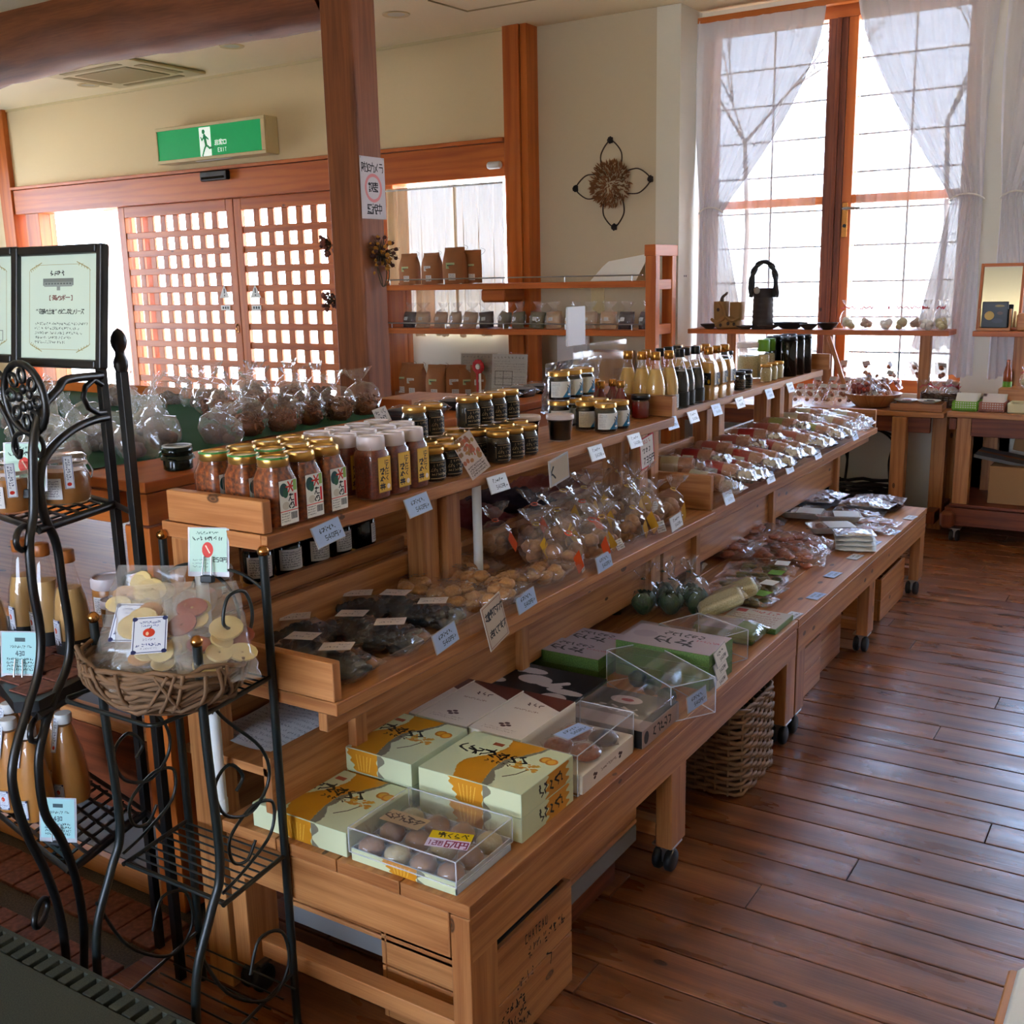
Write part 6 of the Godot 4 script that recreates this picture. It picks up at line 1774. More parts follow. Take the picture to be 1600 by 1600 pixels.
func cake_tops() -> Array:
	rng.seed = 321
	var bg := Color(0.80, 0.82, 0.66)
	var im := img(320, 260, bg)
	var am := Color(0.78, 0.52, 0.10)
	var gr := Color(0.48, 0.46, 0.38)
	var e := 0.0
	for y in 260:
		var f := y / 260.0
		e += (rng.randf() - 0.5) * 5.0
		var l := 95.0 + 40.0 * (1.0 - f) * 0.9 + 22.0 * sin(f * 7.0) + e * 0.5
		var r := 185.0 + 35.0 * (1.0 - f) + 26.0 * sin(f * 5.0 + 2.0) - e * 0.5
		rect(im, l, y, r - l, 1, am)
		rect(im, r, y, 10 + 20 * f * absf(sin(f * 9.0)), 1, gr)
	rect(im, 96, 34, 32, 17, Color(0.70, 0.32, 0.18))
	brush(im, 30, 74, 210, 46, Color(0.04, 0.03, 0.02), 9, 7)
	brush(im, 130, 130, 80, 14, Color(0.25, 0.18, 0.08), 5, 2.5)
	for k in 40: disc(im, 250 + (rng.randf() - 0.5) * 70, 120 + (rng.randf() - 0.5) * 40, 2 + rng.randf() * 7, 2 + rng.randf() * 4, Color(0.80, 0.50 + rng.randf() * 0.12, 0.14))
	line(im, Vector2(262, 140), Vector2(250, 172), 2.5, Color(0.25, 0.16, 0.08))
	line(im, Vector2(250, 172), Vector2(226, 200), 2.5, Color(0.25, 0.16, 0.08))
	for k in 2:
		disc(im, 276 + k * 20, 62 + k * 4, 18, 18, Color(0.78, 0.48, 0.12))
		disc(im, 276 + k * 20, 62 + k * 4, 12, 12, Color(0.85, 0.62, 0.2))
	var fr := img(320, 66, bg)
	for y in 66:
		var l := 95 + y * 0.5 + 5 * sin(y * 0.3)
		rect(fr, l, y, 205 - l + 3 * sin(y * 0.2), 1, am)
		rect(fr, 205, y, 14 + 12 * sin(y * 0.11), 1, gr)
	for k in 5: line(fr, Vector2(130 + k * 13, 14), Vector2(138 + k * 9, 60), 1.5, Color(0.9, 0.72, 0.3))
	return [texmat(im, 0.42), texmat(fr, 0.45)]

func stock_low_table():
	var pr := cake_tops()
	var side := mat("mint_paper", Color(0.78, 0.82, 0.68), 0.5)
	var y := TAB + 0.0005
	gift_box("cake_box", "pale green and amber gift box at the near left corner of the low table", "box", "amber-printed gift boxes", Vector3(-1.551, y, -1.622), Vector3(-1.299, y + 0.052, -1.414), pr[0], side, pr[1])
	var pn := ["bottom of the left pair", "top of the left pair", "bottom of the right pair", "top of the right pair"]
	for k in 4:
		var x: float = -1.556 if k < 2 else -1.286
		var yy := y + (k % 2) * 0.0525
		var b = gift_box("cake_box", "pale green and amber gift box, %s behind the first" % pn[k], "box", "amber-printed gift boxes", Vector3(x, yy, -1.836), Vector3(x + 0.252, yy + 0.052, -1.629), pr[0], side, pr[1])
		if k > 1:
			var si := img(220, 60, Color(0.78, 0.80, 0.64))
			rng.seed = 60
			for q in 60: rect(si, 105 + 8 * sin(q * 0.3), q, 90, 1, Color(0.76, 0.50, 0.11))
			brush(si, 70, 12, 110, 32, Color(0.05, 0.04, 0.03), 5, 5)
			var m := MB.new()
			m.card(Vector3(x + 0.2525, yy + 0.026, -1.7325), Vector3(0, 0, -0.102), Vector3(0, 0.025, 0))
			obj("side_print", m, texmat(si, 0.5), b)
	# open sample tray of wrapped cakes under a clear cover
	var t := thing("sample_tray", "open tray of wrapped cakes under a clear cover at the table's near corner", "tray")
	var a := Vector3(-1.288, y, -1.598)
	var c := Vector3(-1.04, y + 0.026, -1.414)
	var tr := MB.new()
	tr.box(a, Vector3(c.x, y + 0.003, c.z), Transform3D(), 0.001)
	for w in [[a.x, a.x + 0.003, a.z, c.z], [c.x - 0.003, c.x, a.z, c.z], [a.x, c.x, a.z, a.z + 0.003], [a.x, c.x, c.z - 0.003, c.z]]:
		tr.box(Vector3(w[0], y, w[2]), Vector3(w[1], c.y, w[3]), Transform3D(), 0.0005)
	obj("base", tr, mat("tray_blue", Color(0.74, 0.78, 0.80), 0.5), t)
	var fm := MB.new()
	fm.card(Vector3(-1.164, y + 0.013, c.z + 0.0006), Vector3(0.122, 0, 0), Vector3(0, 0.0125, 0))
	obj("front_print", fm, pr[1], t)
	var cov := MB.new()
	for w in [[a.x - 0.002, a.x, a.z - 0.002, c.z + 0.002], [c.x, c.x + 0.002, a.z - 0.002, c.z + 0.002], [a.x, c.x, a.z - 0.002, a.z], [a.x, c.x, c.z + 0.001, c.z + 0.003]]:
		cov.box(Vector3(w[0], y + 0.018, w[2]), Vector3(w[1], y + 0.068, w[3]), Transform3D(), 0.0004)
	cov.box(Vector3(a.x - 0.002, y + 0.067, a.z - 0.002), Vector3(c.x + 0.002, y + 0.069, c.z + 0.003), Transform3D(), 0.0004)
	obj("cover", cov, M.acrylic, t)
	_edges(t, Vector3(a.x - 0.002, y + 0.018, a.z - 0.002), Vector3(c.x + 0.002, y + 0.069, c.z + 0.003))
	for k in 12:
		var p := Vector3(-1.262 + (k % 4) * 0.063, y + 0.004, -1.572 + (k / 4) * 0.064)
		var w := thing("wrapped_cake", "round brown cake in clear twist wrap, %s in the %s row of the sample tray" % [ORD[k % 4], ["back", "middle", "front"][k / 4]], "cake", p, k * 0.7, "wrapped cakes in the sample tray")
		obj("cake", lt(v2([0, 0, 0.021, 0.001, 0.026, 0.010, 0.024, 0.024, 0.014, 0.033, 0, 0.035]), 14), M.mochi if k % 3 else M.pale_fill, w)
		var fl := MB.new()
		fl.blob(Vector3(0, 0.019, 0), Vector3(0.029, 0.020, 0.029), 0.25, k, 12, 8, 3.0)
		obj("film", fl, M.film_milky, w)
		var tw := MB.new()
		for q in 5: tw.poly([Vector3(0, 0.036, 0), Vector3(cos(q * 1.3) * 0.02, 0.05 + 0.008 * sin(q), sin(q * 1.3) * 0.016), Vector3(cos(q * 1.3 + 0.7) * 0.02, 0.046, sin(q * 1.3 + 0.7) * 0.016)], Vector3.UP)
		obj("twist", tw, M.film_milky, w)
	var li := img(200, 120, Color(0.80, 0.68, 0.52))
	rng.seed = 9
	brush(li, 14, 22, 170, 60, Color(0.04, 0.03, 0.03), 8, 8)
	var m := MB.new()
	m.card(Vector3(-1.222, y + 0.062, -1.50), Vector3(0.047, 0, 0.0), Vector3(0, 0, -0.022))
	tag(obj("title_card", m, texmat(li, 0.5)), "beige card with black brush lettering inside the sample tray cover", "card")
	var pi := img(220, 140, Color(0.85, 0.72, 0.05))
	text(pi, "味くらべ", 40, 10, 40, 6, Color(0.1, 0.06, 0.03), false, 1.0)
	rect(pi, 0, 66, 220, 74, Color(0.84, 0.78, 0.88))
	text(pi, "12個", 6, 84, 40, 5, Color(0.45, 0.05, 0.25), false, 0.72, 0.8)
	text(pi, "670円", 92, 74, 56, 8, Color(0.50, 0.04, 0.25), false, 0.62, 0.75)
	m = MB.new()
	m.card(Vector3(-1.092, y + 0.0705, -1.468), Vector3(0.040, 0, -0.012), Vector3(-0.010, 0, -0.027))
	tag(obj("price_sticker", m, texmat(pi, 0.5)), "yellow and lilac price sticker on the clear cover of the sample tray", "price tag")
	# white boxes with a brown swoosh
	rng.seed = 17
	var wi := img(180, 300, Color(0.84, 0.78, 0.71))
	for yy in 110:
		var l := yy * 1.9 - 30
		rect(wi, 0, 0, 0, 0, Color.BLACK)
		if l < 180: rect(wi, maxf(0, l), yy * 0.8, 180 - maxf(0, l), 1, Color(0.36, 0.15, 0.10))
	brush(wi, 60, 70, 60, 20, Color(0.28, 0.12, 0.08), 3, 4)
	print_line(wi, 40, 120, 90, 8, Color(0.55, 0.4, 0.32))
	for p in [[72, 236], [86, 226], [98, 238], [84, 246]]: disc(wi, p[0], p[1], 9, 6, Color(0.28, 0.08, 0.06))
	for k in 2: print_line(wi, 30, 262 + k * 12, 110, 6, Color(0.6, 0.5, 0.42), 1.2)
	var wt := texmat(wi, 0.45)
	var wm := mat("cream_paper", Color(0.86, 0.81, 0.73), 0.5)
	for k in 6:
		var x := -1.604 + (k % 3) * 0.1445
		var yy := y + (0.051 if k > 2 else 0.0)
		gift_box("sweets_box", "cream box with a brown swoosh and bean print, %s of the %s layer" % [["left", "middle", "right"][k % 3], "lower" if k < 3 else "upper"], "box", "cream boxes with brown swoosh", Vector3(x, yy, -2.10), Vector3(x + 0.1415, yy + 0.050, -1.852), wt, wm, wm)
	var di := img(260, 56, Color(0.84, 0.78, 0.72))
	for x in [60, 190]:
		for p in [[-4, -6], [5, -2], [-2, 6]]: disc(di, x + p[0], 26 + p[1], 6, 5, Color(0.22, 0.07, 0.05))
	print_line(di, 90, 20, 80, 9, Color(0.5, 0.4, 0.35))
	var db = gift_box("sweets_box", "low cream box under the clear cover, its side towards the aisle", "box", "cream boxes with brown swoosh", Vector3(-1.170, y, -2.112), Vector3(-1.028, y + 0.044, -1.866), wm, wm, wm)
	m = MB.new()
	m.card(Vector3(-1.0275, y + 0.022, -1.989), Vector3(0, 0, -0.121), Vector3(0, 0.021, 0))
	obj("side_print", m, texmat(di, 0.5), db)
	for k in 4:
		var p := Vector3(-1.135 + (k % 2) * 0.068, y + 0.0445, -1.95 - (k / 2) * 0.085)
		var w := thing("ring_cake", "glossy ring cake in clear wrap on the low cream box, %s" % ["front left", "front right", "back left", "back right, dark glazed"][k], "cake", p, 0.0, "ring cakes under the clear cover")
		obj("cake", lt(v2([0.008, 0.012, 0.012, 0.002, 0.022, 0.0, 0.032, 0.006, 0.034, 0.014, 0.028, 0.022, 0.016, 0.023, 0.008, 0.012]), 18), M.cracker if k < 3 else M.bean_fill, w)
		var fl := MB.new()
		fl.blob(Vector3(0, 0.014, 0), Vector3(0.040, 0.018, 0.038), 0.35, 40 + k, 12, 8, 3.0)
		obj("film", fl, M.film, w)
	_cover("clear acrylic cover over the ring cakes", Vector3(-1.105, y, -1.99), Vector3(0.142, 0.094, 0.27), 0.0)
	tagcard(0, Vector3(-1.10, y + 0.0975, -1.955), "blue price tag lying on the clear cover of the ring cakes", -PI / 2, PI / 2, -0.2)
	# black and white spotted box, and the grey sample box beside the clear cover
	rng.seed = 31
	var ki := img(200, 160, Color(0.05, 0.03, 0.03))
	for k in 9:
		var p := Vector2(rng.randf() * 200, rng.randf() * 160)
		disc(ki, p.x, p.y, 12 + rng.randf() * 26, 8 + rng.randf() * 14, Color(0.78, 0.74, 0.74))
		line(ki, p, p + Vector2((rng.randf() - 0.5) * 90, (rng.randf() - 0.5) * 40), 14, Color(0.78, 0.74, 0.74))
	gift_box("spotted_box", "flat box printed in black with white cow patches behind the cream boxes", "box", "", Vector3(-1.53, y, -2.38), Vector3(-1.235, y + 0.052, -2.125), texmat(ki, 0.4), M.black, M.black)
	var gi := img(150, 180, Color(0.30, 0.29, 0.28))
	disc(gi, 70, 46, 30, 22, Color(0.75, 0.68, 0.68))
	brush(gi, 30, 84, 90, 30, Color(0.72, 0.66, 0.64), 4, 5)
	disc(gi, 72, 46, 12, 8, Color(0.6, 0.15, 0.2))
	rect(gi, 0, 130, 150, 50, Color(0.60, 0.52, 0.50))
	var gb = gift_box("grey_box", "grey cake box with a clear arched top and brush lettering on its side", "box", "", Vector3(-1.235, y, -2.345), Vector3(-1.015, y + 0.046, -2.135), texmat(gi, 0.4), mat("grey_paper", Color(0.62, 0.54, 0.50), 0.5), M.black)
	var gs := img(220, 50, Color(0.62, 0.52, 0.48))
	brush(gs, 60, 8, 110, 28, Color(0.08, 0.05, 0.05), 5, 5)
	disc(gs, 20, 24, 14, 18, Color(0.12, 0.08, 0.08))
	m = MB.new()
	m.card(Vector3(-1.0145, y + 0.023, -2.24), Vector3(0, 0, -0.103), Vector3(0, 0.022, 0))
	obj("side_print", m, texmat(gs, 0.5), gb)
	m = MB.new()
	var rows := []
	for i in 2:
		var row := []
		for j in 9:
			row.append(Vector3(-1.125 + 0.105 * cos(PI * j / 8.0) * -1.0, y + 0.047 + 0.034 * sin(PI * j / 8.0), -2.34 + i * 0.2))
		rows.append(row)
	m.grid(rows, -1.0)
	obj("arch", m, M.acrylic, gb)
	# green striped boxes
	rng.seed = 44
	var vi := img(260, 130, Color(0.68, 0.62, 0.64))
	brush(vi, 90, 22, 110, 22, Color(0.08, 0.06, 0.07), 6, 4)
	brush(vi, 84, 60, 120, 40, Color(0.06, 0.05, 0.06), 4, 7)
	print_line(vi, 190, 50, 60, 9, Color(0.65, 0.3, 0.35))
	disc(vi, 46, 60, 34, 22, Color(0.63, 0.57, 0.60))
	var vt := texmat(vi, 0.45)
	var gm := tile_mat("green_stripe", Color(0.22, 0.34, 0.12), Color(0.42, 0.54, 0.24), 0.2, 0.5, 8.0, 50)
	for k in 6:
		var q: Array = [[-1.56, -2.705, 0], [-1.56, -2.575, 0], [-1.56, -2.575, 1], [-1.295, -2.715, 0], [-1.295, -2.715, 1], [-1.295, -2.715, 2]][k]
		var yy: float = y + q[2] * 0.0335
		gift_box("leaf_cake_box", "flat box with green sides and lettered pale lid, %s" % ["left rear", "left front, lower", "left front, upper", "bottom of the right stack", "middle of the right stack", "top of the right stack"][k], "box", "green-sided flat boxes", Vector3(q[0], yy, q[1]), Vector3(q[0] + 0.258 + (0.02 if k > 2 else 0.0), yy + (0.058 if k == 0 else 0.033), q[1] + 0.118 + (0.05 if k > 2 else 0.0)), vt, gm, gm)
	for k in 3:
		tagcard(2, Vector3(-1.012, y + 0.016 + k * 0.0335, -2.615), "white price tag on the aisle side of the green-sided stack, %s" % ["lowest", "middle", "topmost"][k], -0.25, PI / 2, 0.12)
	_cover("clear acrylic cover turned at an angle over green sweets", Vector3(-1.118, y, -2.45), Vector3(0.31, 0.094, 0.135), -0.557)
	for k in 3:
		var w := thing("leaf_dumpling", "dark green leaf-wrapped dumpling under the angled cover, %s" % ["left", "middle", "right"][k], "sweet", Vector3(-1.20 + k * 0.06, y, -2.49 + k * 0.037), 0.4 * k, "leaf dumplings under the angled cover")
		var lf := MB.new()
		lf.blob(Vector3(0, 0.022, 0), Vector3(0.025, 0.022, 0.025), 0.3, 70 + k, 12, 8)
		obj("dumpling", lf, M.greens, w)
	tagcard(0, Vector3(-0.978, y + 0.05, -2.37), "blue price tag on the end of the angled clear cover", -0.05, PI / 2 - 0.2, 0.1)
	_cover("small clear acrylic cover over a bright green sweet", Vector3(-1.14, y, -2.80), Vector3(0.20, 0.088, 0.16), -0.40)
	var gsw := thing("green_sweet", "bright green sweet under the small clear cover", "sweet", Vector3(-1.15, y, -2.80))
	var gsm := MB.new()
	gsm.blob(Vector3(0, 0.024, 0), Vector3(0.055, 0.024, 0.045), 0.2, 80, 14, 9)
	obj("sweet", gsm, mat("bright_green", Color(0.55, 0.62, 0.20), 0.5), gsw)
	tagcard(1, Vector3(-1.04, y + 0.045, -2.665), "pale price tag at the small clear cover", -0.2, PI / 2, 0.1)
	var gp = obj("green_pack", bx(Vector3(-0.10, 0, -0.06), Vector3(0.10, 0.042, 0.06), 0.012), gm)
	gp.position = Vector3(-1.135, y, -2.995)
	tag(gp, "flat green pack in shiny film behind the small clear cover", "pack")
	obj("film", pouch(0.15, 0.225, 0.07, 330, 0.004), M.film, gp)
	obj("label", bx(Vector3(-0.095, 0.0425, -0.055), Vector3(0.03, 0.0435, 0.055), 0.0003), mat("mauve_paper", Color(0.62, 0.56, 0.56), 0.5), gp)
	var fi := img(220, 140, Color(0.72, 0.68, 0.62))
	rect(fi, 14, 10, 40, 26, Color(0.65, 0.25, 0.22))
	print_line(fi, 70, 12, 120, 20, Color(0.65, 0.28, 0.25), 4)
	for k in 5: print_line(fi, 20, 48 + k * 17, 180, 9, Color(0.55, 0.38, 0.36), 1.8)
	gift_box("printed_flat_box", "flat green-edged box with red and white printed lid by the table seam", "box", "", Vector3(-1.205, y, -3.245), Vector3(-1.015, y + 0.018, -3.075), texmat(fi, 0.5), gm, gm)
	gift_box("mauve_flat_box", "flat pale box in front of the leafy green bags", "box", "", Vector3(-1.40, y, -2.93), Vector3(-1.215, y + 0.03, -2.745), mat("mauve_top", Color(0.60, 0.52, 0.50), 0.35), wm, wm)
	# bags of greens
	var n := 0
	for p in [[-1.545, -3.035], [-1.455, -3.06], [-1.375, -3.10], [-1.315, -3.165], [-1.44, -3.17], [-1.36, -3.205]]:
		place("leaf_bag_%d" % (n % 3), "greens_bag", "tied clear bag of dark green leaves, %s" % ["leftmost", "second from the left", "third from the left", "rightmost in front", "back left", "back right"][n], "bag", Vector3(p[0], y, p[1]), n * 0.9, "tied bags of green leaves", 0.98)
		n += 1
	for k in 2:
		var o = obj("cheese_pack", bx(Vector3(-0.075, 0, -0.05), Vector3(0.075, 0.045, 0.05), 0.014), M.pale_fill)
		o.transform = Transform3D(Basis(Vector3.UP, 0.5) * Basis(Vector3.BACK, 0.42), Vector3(-1.215, y + 0.034, -3.15 - k * 0.125))
		tag(o, ["pale yellow pack in shiny film leaning beside the green leaves, nearer", "pale yellow pack in shiny film leaning beside the green leaves, farther"][k], "pack", "leaning pale yellow packs")
		obj("film", pouch(0.125, 0.175, 0.07, 340 + k, 0.004), M.film, o)
	# far table: packs, trays and foil bags
	var names := ["nearest", "second", "third", "fourth"]
	for k in 4:
		var o = obj("pickle_pack", pouch(0.26, 0.12, 0.042, 350 + k, 0.008, 0, false, 26, 22), M.film)
		o.position = Vector3(-1.235 - 0.02 * k, y, -3.36 - k * 0.125)
		o.rotation.y = PI / 2 + 0.12 * k - 0.2
		tag(o, "clear flat pack of pale green pickles, %s from the table seam" % names[k], "pack", "packs of pale green pickles")
		obj("pickles", cluster(16, Vector3(0.075, 0.010, 0.17), Vector3(0.018, 0.008, 0.022), 360 + k, 0.3), tile_mat("pickle", Color(0.34, 0.30, 0.14), Color(0.58, 0.52, 0.30), 0.1, 0.4, 12.0, 51) if k == 0 else M.pickle, o)
		obj("label", bx(Vector3(-0.02, 0.0395, 0.05), Vector3(0.04, 0.0402, 0.10), 0.0002), M.lime if k % 2 == 0 else M.white_paper, o)
	for k in 4:
		var q: Array = [[-1.27, -3.93, 0.25], [-1.52, -3.90, 0.1], [-1.55, -4.18, -0.1], [-1.30, -4.12, 0.2]][k]
		place("chip_pack_%d" % (k % 2), "cracker_pack", "large clear pack of reddish brown crackers, %s" % ["front near", "rear near", "rear far", "front far"][k], "pack", Vector3(q[0], y + 0.002 + 0.012 * (k % 3), q[1]), PI / 2 + q[2], "large packs of brown crackers", 1.0, Vector2(0.05, 0.04))
	for k in 3:
		var q: Array = [[-1.435, -4.66, 0], [-1.275, -4.66, 0], [-1.245, -4.44, 1]][k]
		place("deli_tray_%d" % (k % 2), "deli_tray", "white tray of dark pickles under film, %s" % ["left rear", "middle", "front, paler"][k], "tray", Vector3(q[0], y + 0.012, q[1]), 0.15 + 0.2 * k, "white trays of pickles", 0.98)
	n = 0
	for k in 4:
		var o = obj("white_pack", pouch(0.155, 0.12, 0.022, 370 + k, 0.004), M.foil if k == 3 else M.tray_white)
		o.position = Vector3(-1.085 - 0.005 * k, y + k * 0.0175, -4.24 - 0.008 * k)
		o.rotation.y = PI / 2 + 0.25 + 0.06 * k
		tag(o, "glossy white flat pack in a small stack at the aisle edge, %s" % ["lowest", "second from below", "third from below", "topmost"][k], "pack", "stacked white packs at the aisle edge")
	for k in 4:
		var q: Array = [[-1.10, -4.56], [-1.12, -4.70], [-1.56, -4.50], [-1.62, -4.66]][k]
		var o = obj("red_pack", pouch(0.20, 0.12, 0.03, 380 + k, 0.007), M.film_milky)
		o.position = Vector3(q[0], y, q[1])
		o.rotation.y = PI / 2 + 0.2 * k - 0.2
		tag(o, "shiny pack of reddish slices, %s" % ["at the aisle edge, nearer", "at the aisle edge, farther", "rear, nearer", "rear, farther"][k], "pack", "packs of reddish slices")
		obj("slices", cluster(14, Vector3(0.07, 0.006, 0.12), Vector3(0.018, 0.006, 0.018), 390 + k, 0.3), M.cracker, o)
	n = 0
	for q in [[-1.50, -4.86, 0, 0], [-1.24, -4.88, 2, 0], [-1.48, -5.03, 0, 0], [-1.21, -5.04, 1, 0], [-1.49, -4.95, 2, 1], [-1.22, -4.96, 0, 1], [-1.47, -5.06, 0, 1], [-1.20, -5.07, 1, 1]]:
		place("foil_pack_%d" % q[2], "foil_pack", "crinkled shiny flat pack at the far end of the low table, %s" % ["lower left near", "lower right near", "lower left far", "lower right far, brown", "upper left near", "upper right near", "upper left far", "upper right far, brown"][n], "pack", Vector3(q[0], y + q[3] * 0.026, q[1]), PI / 2 + 0.1 * sin(n * 2.0), "crinkled shiny packs", 1.0)
		n += 1
	n = 0
	for q in [[-1.03, -3.28], [-1.028, -3.53], [-1.055, -3.82], [-1.052, -4.11], [-1.045, -4.36], [-1.02, -4.58], [-1.02, -4.90]]:
		tagcard(0 if n % 3 else 1, Vector3(q[0], y + 0.002, q[1]), "small price tag lying flat on the table edge, %s from the seam" % ORD[n], -PI / 2, PI / 2 - 0.1, 0.0, "price tags lying on the table edge")
		n += 1

func _edges(t: Node, a: Vector3, b: Vector3):
	var m := MB.new()
	var r := 0.0009
	for x in [a.x, b.x]:
		for yy in [a.y, b.y]: m.box(Vector3(x - r, yy - r, a.z), Vector3(x + r, yy + r, b.z), Transform3D(), 0)
		for z in [a.z, b.z]: m.box(Vector3(x - r, a.y, z - r), Vector3(x + r, b.y, z + r), Transform3D(), 0)
	for yy in [a.y, b.y]:
		for z in [a.z, b.z]: m.box(Vector3(a.x, yy - r, z - r), Vector3(b.x, yy + r, z + r), Transform3D(), 0)
	obj("edges", m, M.acrylic_edge, t)

func _cover(label: String, at: Vector3, s: Vector3, turn: float):
	var t := thing("acrylic_cover", label, "cover", at, turn)
	var m := MB.new()
	var h := s / 2
	for w in [[-h.x, -h.x + 0.002, -h.z, h.z], [h.x - 0.002, h.x, -h.z, h.z], [-h.x, h.x, -h.z, -h.z + 0.002], [-h.x, h.x, h.z - 0.002, h.z]]:
		m.box(Vector3(w[0], 0, w[2]), Vector3(w[1], s.y, w[3]), Transform3D(), 0.0003)
	m.box(Vector3(-h.x, s.y - 0.002, -h.z), Vector3(h.x, s.y, h.z), Transform3D(), 0.0003)
	obj("shell", m, M.acrylic, t)
	_edges(t, Vector3(-h.x, 0.001, -h.z), Vector3(h.x, s.y, h.z))

const KR := Vector3(1.075, 1, 1.075)
func stock_rear():
	var n := 0
	for p in [[-2.13, -1.50], [-2.12, -1.63], [-2.13, -1.76], [-2.12, -1.90], [-2.28, -1.55], [-2.27, -1.70], [-2.28, -1.86], [-2.43, -1.60], [-2.42, -1.78], [-2.44, -1.96], [-2.58, -1.70], [-2.60, -1.90], [-2.62, -2.10]]:
		place("potato_bag_%d" % (n % 3), "potato_bag", "twisted clear bag of taro roots, %s" % (ORD[n] + " of the row by the edge board" if n < 4 else (ORD[n - 4] + " of the second row" if n < 7 else (ORD[n - 7] + " of the third row" if n < 10 else ORD[n - 10] + " of the fourth row"))), "bag", Vector3(p[0], REAR - 0.004, p[1]) * KR, n * 1.3, "bags of taro roots", 0.78, Vector2(0.6 * sin(n * 1.7), 0.6 * cos(n * 2.3)))
		n += 1
	for k in 4:
		place("potato_bag_%d" % (k % 3), "potato_bag", "clear bag of dark roots along the green cloth's back rim, %s" % ["leftmost", "second from the left", "second from the right", "rightmost"][k], "bag", Vector3([-3.35, -3.12, -2.93, -2.80][k], REAR - 0.004, [-2.30, -2.36, -2.44, -2.48][k]) * KR, k * 2.1, "bags of dark roots at the back rim", 0.75, Vector2(0.6, 0.4))
	for k in 3:
		place("potato_bag_%d" % k, "potato_bag", "clear bag of roots at the far left of the green cloth, %s" % ["nearest", "middle", "farthest"][k], "bag", Vector3(-2.92 - 0.16 * k, REAR - 0.004, -1.86 - 0.14 * k) * KR, k * 1.7, "bags of roots at the far left", 0.7, Vector2(0.5, -0.5))
	n = 0
	for p in [[-2.12, -2.03], [-2.115, -2.15], [-2.12, -2.27], [-2.115, -2.39], [-2.12, -2.51], [-2.27, -2.08], [-2.26, -2.21], [-2.27, -2.34], [-2.26, -2.47], [-2.40, -2.18], [-2.41, -2.33], [-2.40, -2.49], [-2.55, -2.30], [-2.56, -2.46]]:
		place("noodle_bag_%d" % (n % 3), "noodle_bag", "tied clear bag of curly brown fried snack, %s" % (ORD[n] + " of the front row" if n < 5 else (ORD[n - 5] + " of the second row" if n < 9 else (ORD[n - 9] + " of the third row" if n < 12 else ORD[n - 12] + " of the back row"))), "bag", Vector3(p[0], REAR - 0.004 + (0.0 if n < 5 else 0.02), p[1]) * KR, n * 1.1, "bags of curly fried snack", 0.69, Vector2(0.25 * sin(n * 2.0), 0.2 * cos(n * 1.1)))
		n += 1
	var im := img(96, 64, Color(0.80, 0.80, 0.80))
	print_line(im, 12, 10, 70, 16, Color(0.15, 0.15, 0.2), 3)
	print_line(im, 20, 36, 50, 14, Color(0.15, 0.15, 0.2), 2.5)
	var m := MB.new()
	m.card(Vector3.ZERO, Vector3(0.0, 0.004, -0.032), Vector3(-0.012, 0.022, 0.0))
	var o = obj("snack_card", m, texmat(im, 0.5))
	o.position = Vector3(-1.93, REAR + 0.026, -2.35) * KR
	tag(o, "white price card standing before the curly fried snack", "price tag")
	# dark jar with a cloth cover on the edge board
	var j := thing("cloth_topped_jar", "small dark green jar with a cloth-covered lid beside the mushroom jars", "jar", Vector3(-1.875, REAR, -1.575) * KR)
	obj("glass", lt(v2([0, 0, 0.030, 0, 0.034, 0.003, 0.034, 0.028, 0.030, 0.034]), 20), mat("dark_green", Color(0.04, 0.09, 0.06), 0.15), j)
	obj("cloth", lt(v2([0.040, 0.026, 0.037, 0.034, 0.033, 0.036, 0.036, 0.040, 0.035, 0.052, 0.031, 0.055, 0, 0.056]), 22), M.dark_green, j)
	obj("ring", lt(v2([0.033, 0.055, 0.0345, 0.056, 0.0345, 0.058, 0.030, 0.0585]), 22), M.white_plastic, j)
	# dark dishes and wrapped rice crackers farther along
	n = 0
	for z in [-2.46, -2.58, -2.72, -2.86, -2.98, -3.10, -3.22]:
		var d := thing("dark_pack", "low black pack under shiny film on the rear counter, %s" % nth(n, "along the edge board"), "pack", Vector3(-1.935, REAR, z) * KR, 0.1 * sin(n * 2.0), "low black packs on the rear counter")
		obj("tray", lt(v2([0, 0, 0.042, 0, 0.047, 0.012, 0.050, 0.030, 0.046, 0.031, 0, 0.024]), 16, 4.0), M.black, d)
		obj("film", pouch(0.11, 0.115, 0.05, 400 + n, 0.004, 0, false, 16, 12), M.film, d)
		n += 1
	n = 0
	for r in 2:
		for k in 6:
			o = obj("paper_pack", pouch(0.15, 0.10, 0.035, 420 + n, 0.004, 0, false, 16, 12), M.kraft)
			o.position = Vector3(-2.12 - r * 0.14, REAR - 0.065, -2.74 - k * 0.135) * KR
			o.rotation.y = PI / 2 + 0.1 * sin(n * 1.9)
			tag(o, "flat brown paper pack in the rear tray, %s of the %s row" % [ORD[k], ["near", "far"][r]], "pack", "flat brown paper packs")
			n += 1
	# jars on the lower shelf of the counter
	for k in 3:
		place("honey_jar_low", "honey_jar", ["honey jar with white lid on the rear counter's lower shelf, left", "honey jar with white lid on the rear counter's lower shelf, right", "short honey jar in front on the rear counter's lower shelf"][k], "jar", Vector3([-2.33, -2.22, -2.24][k], 0.6585, [-1.70, -1.73, -1.64][k]), 0.3, "honey jars on the rear counter's lower shelf", [1.15, 1.15, 0.8][k])
	for k in 2:
		place("cracker_bag_%d" % k, "dried_fruit_bag", ["shiny bag of dark dried fruit behind the honey jars, left", "shiny bag of dark dried fruit behind the honey jars, right"][k], "bag", Vector3(-2.40 + 0.2 * k, 0.6585, -1.88), 0.5 * k, "bags of dried fruit behind the honey jars", 1.0, Vector2(-0.3, 0))

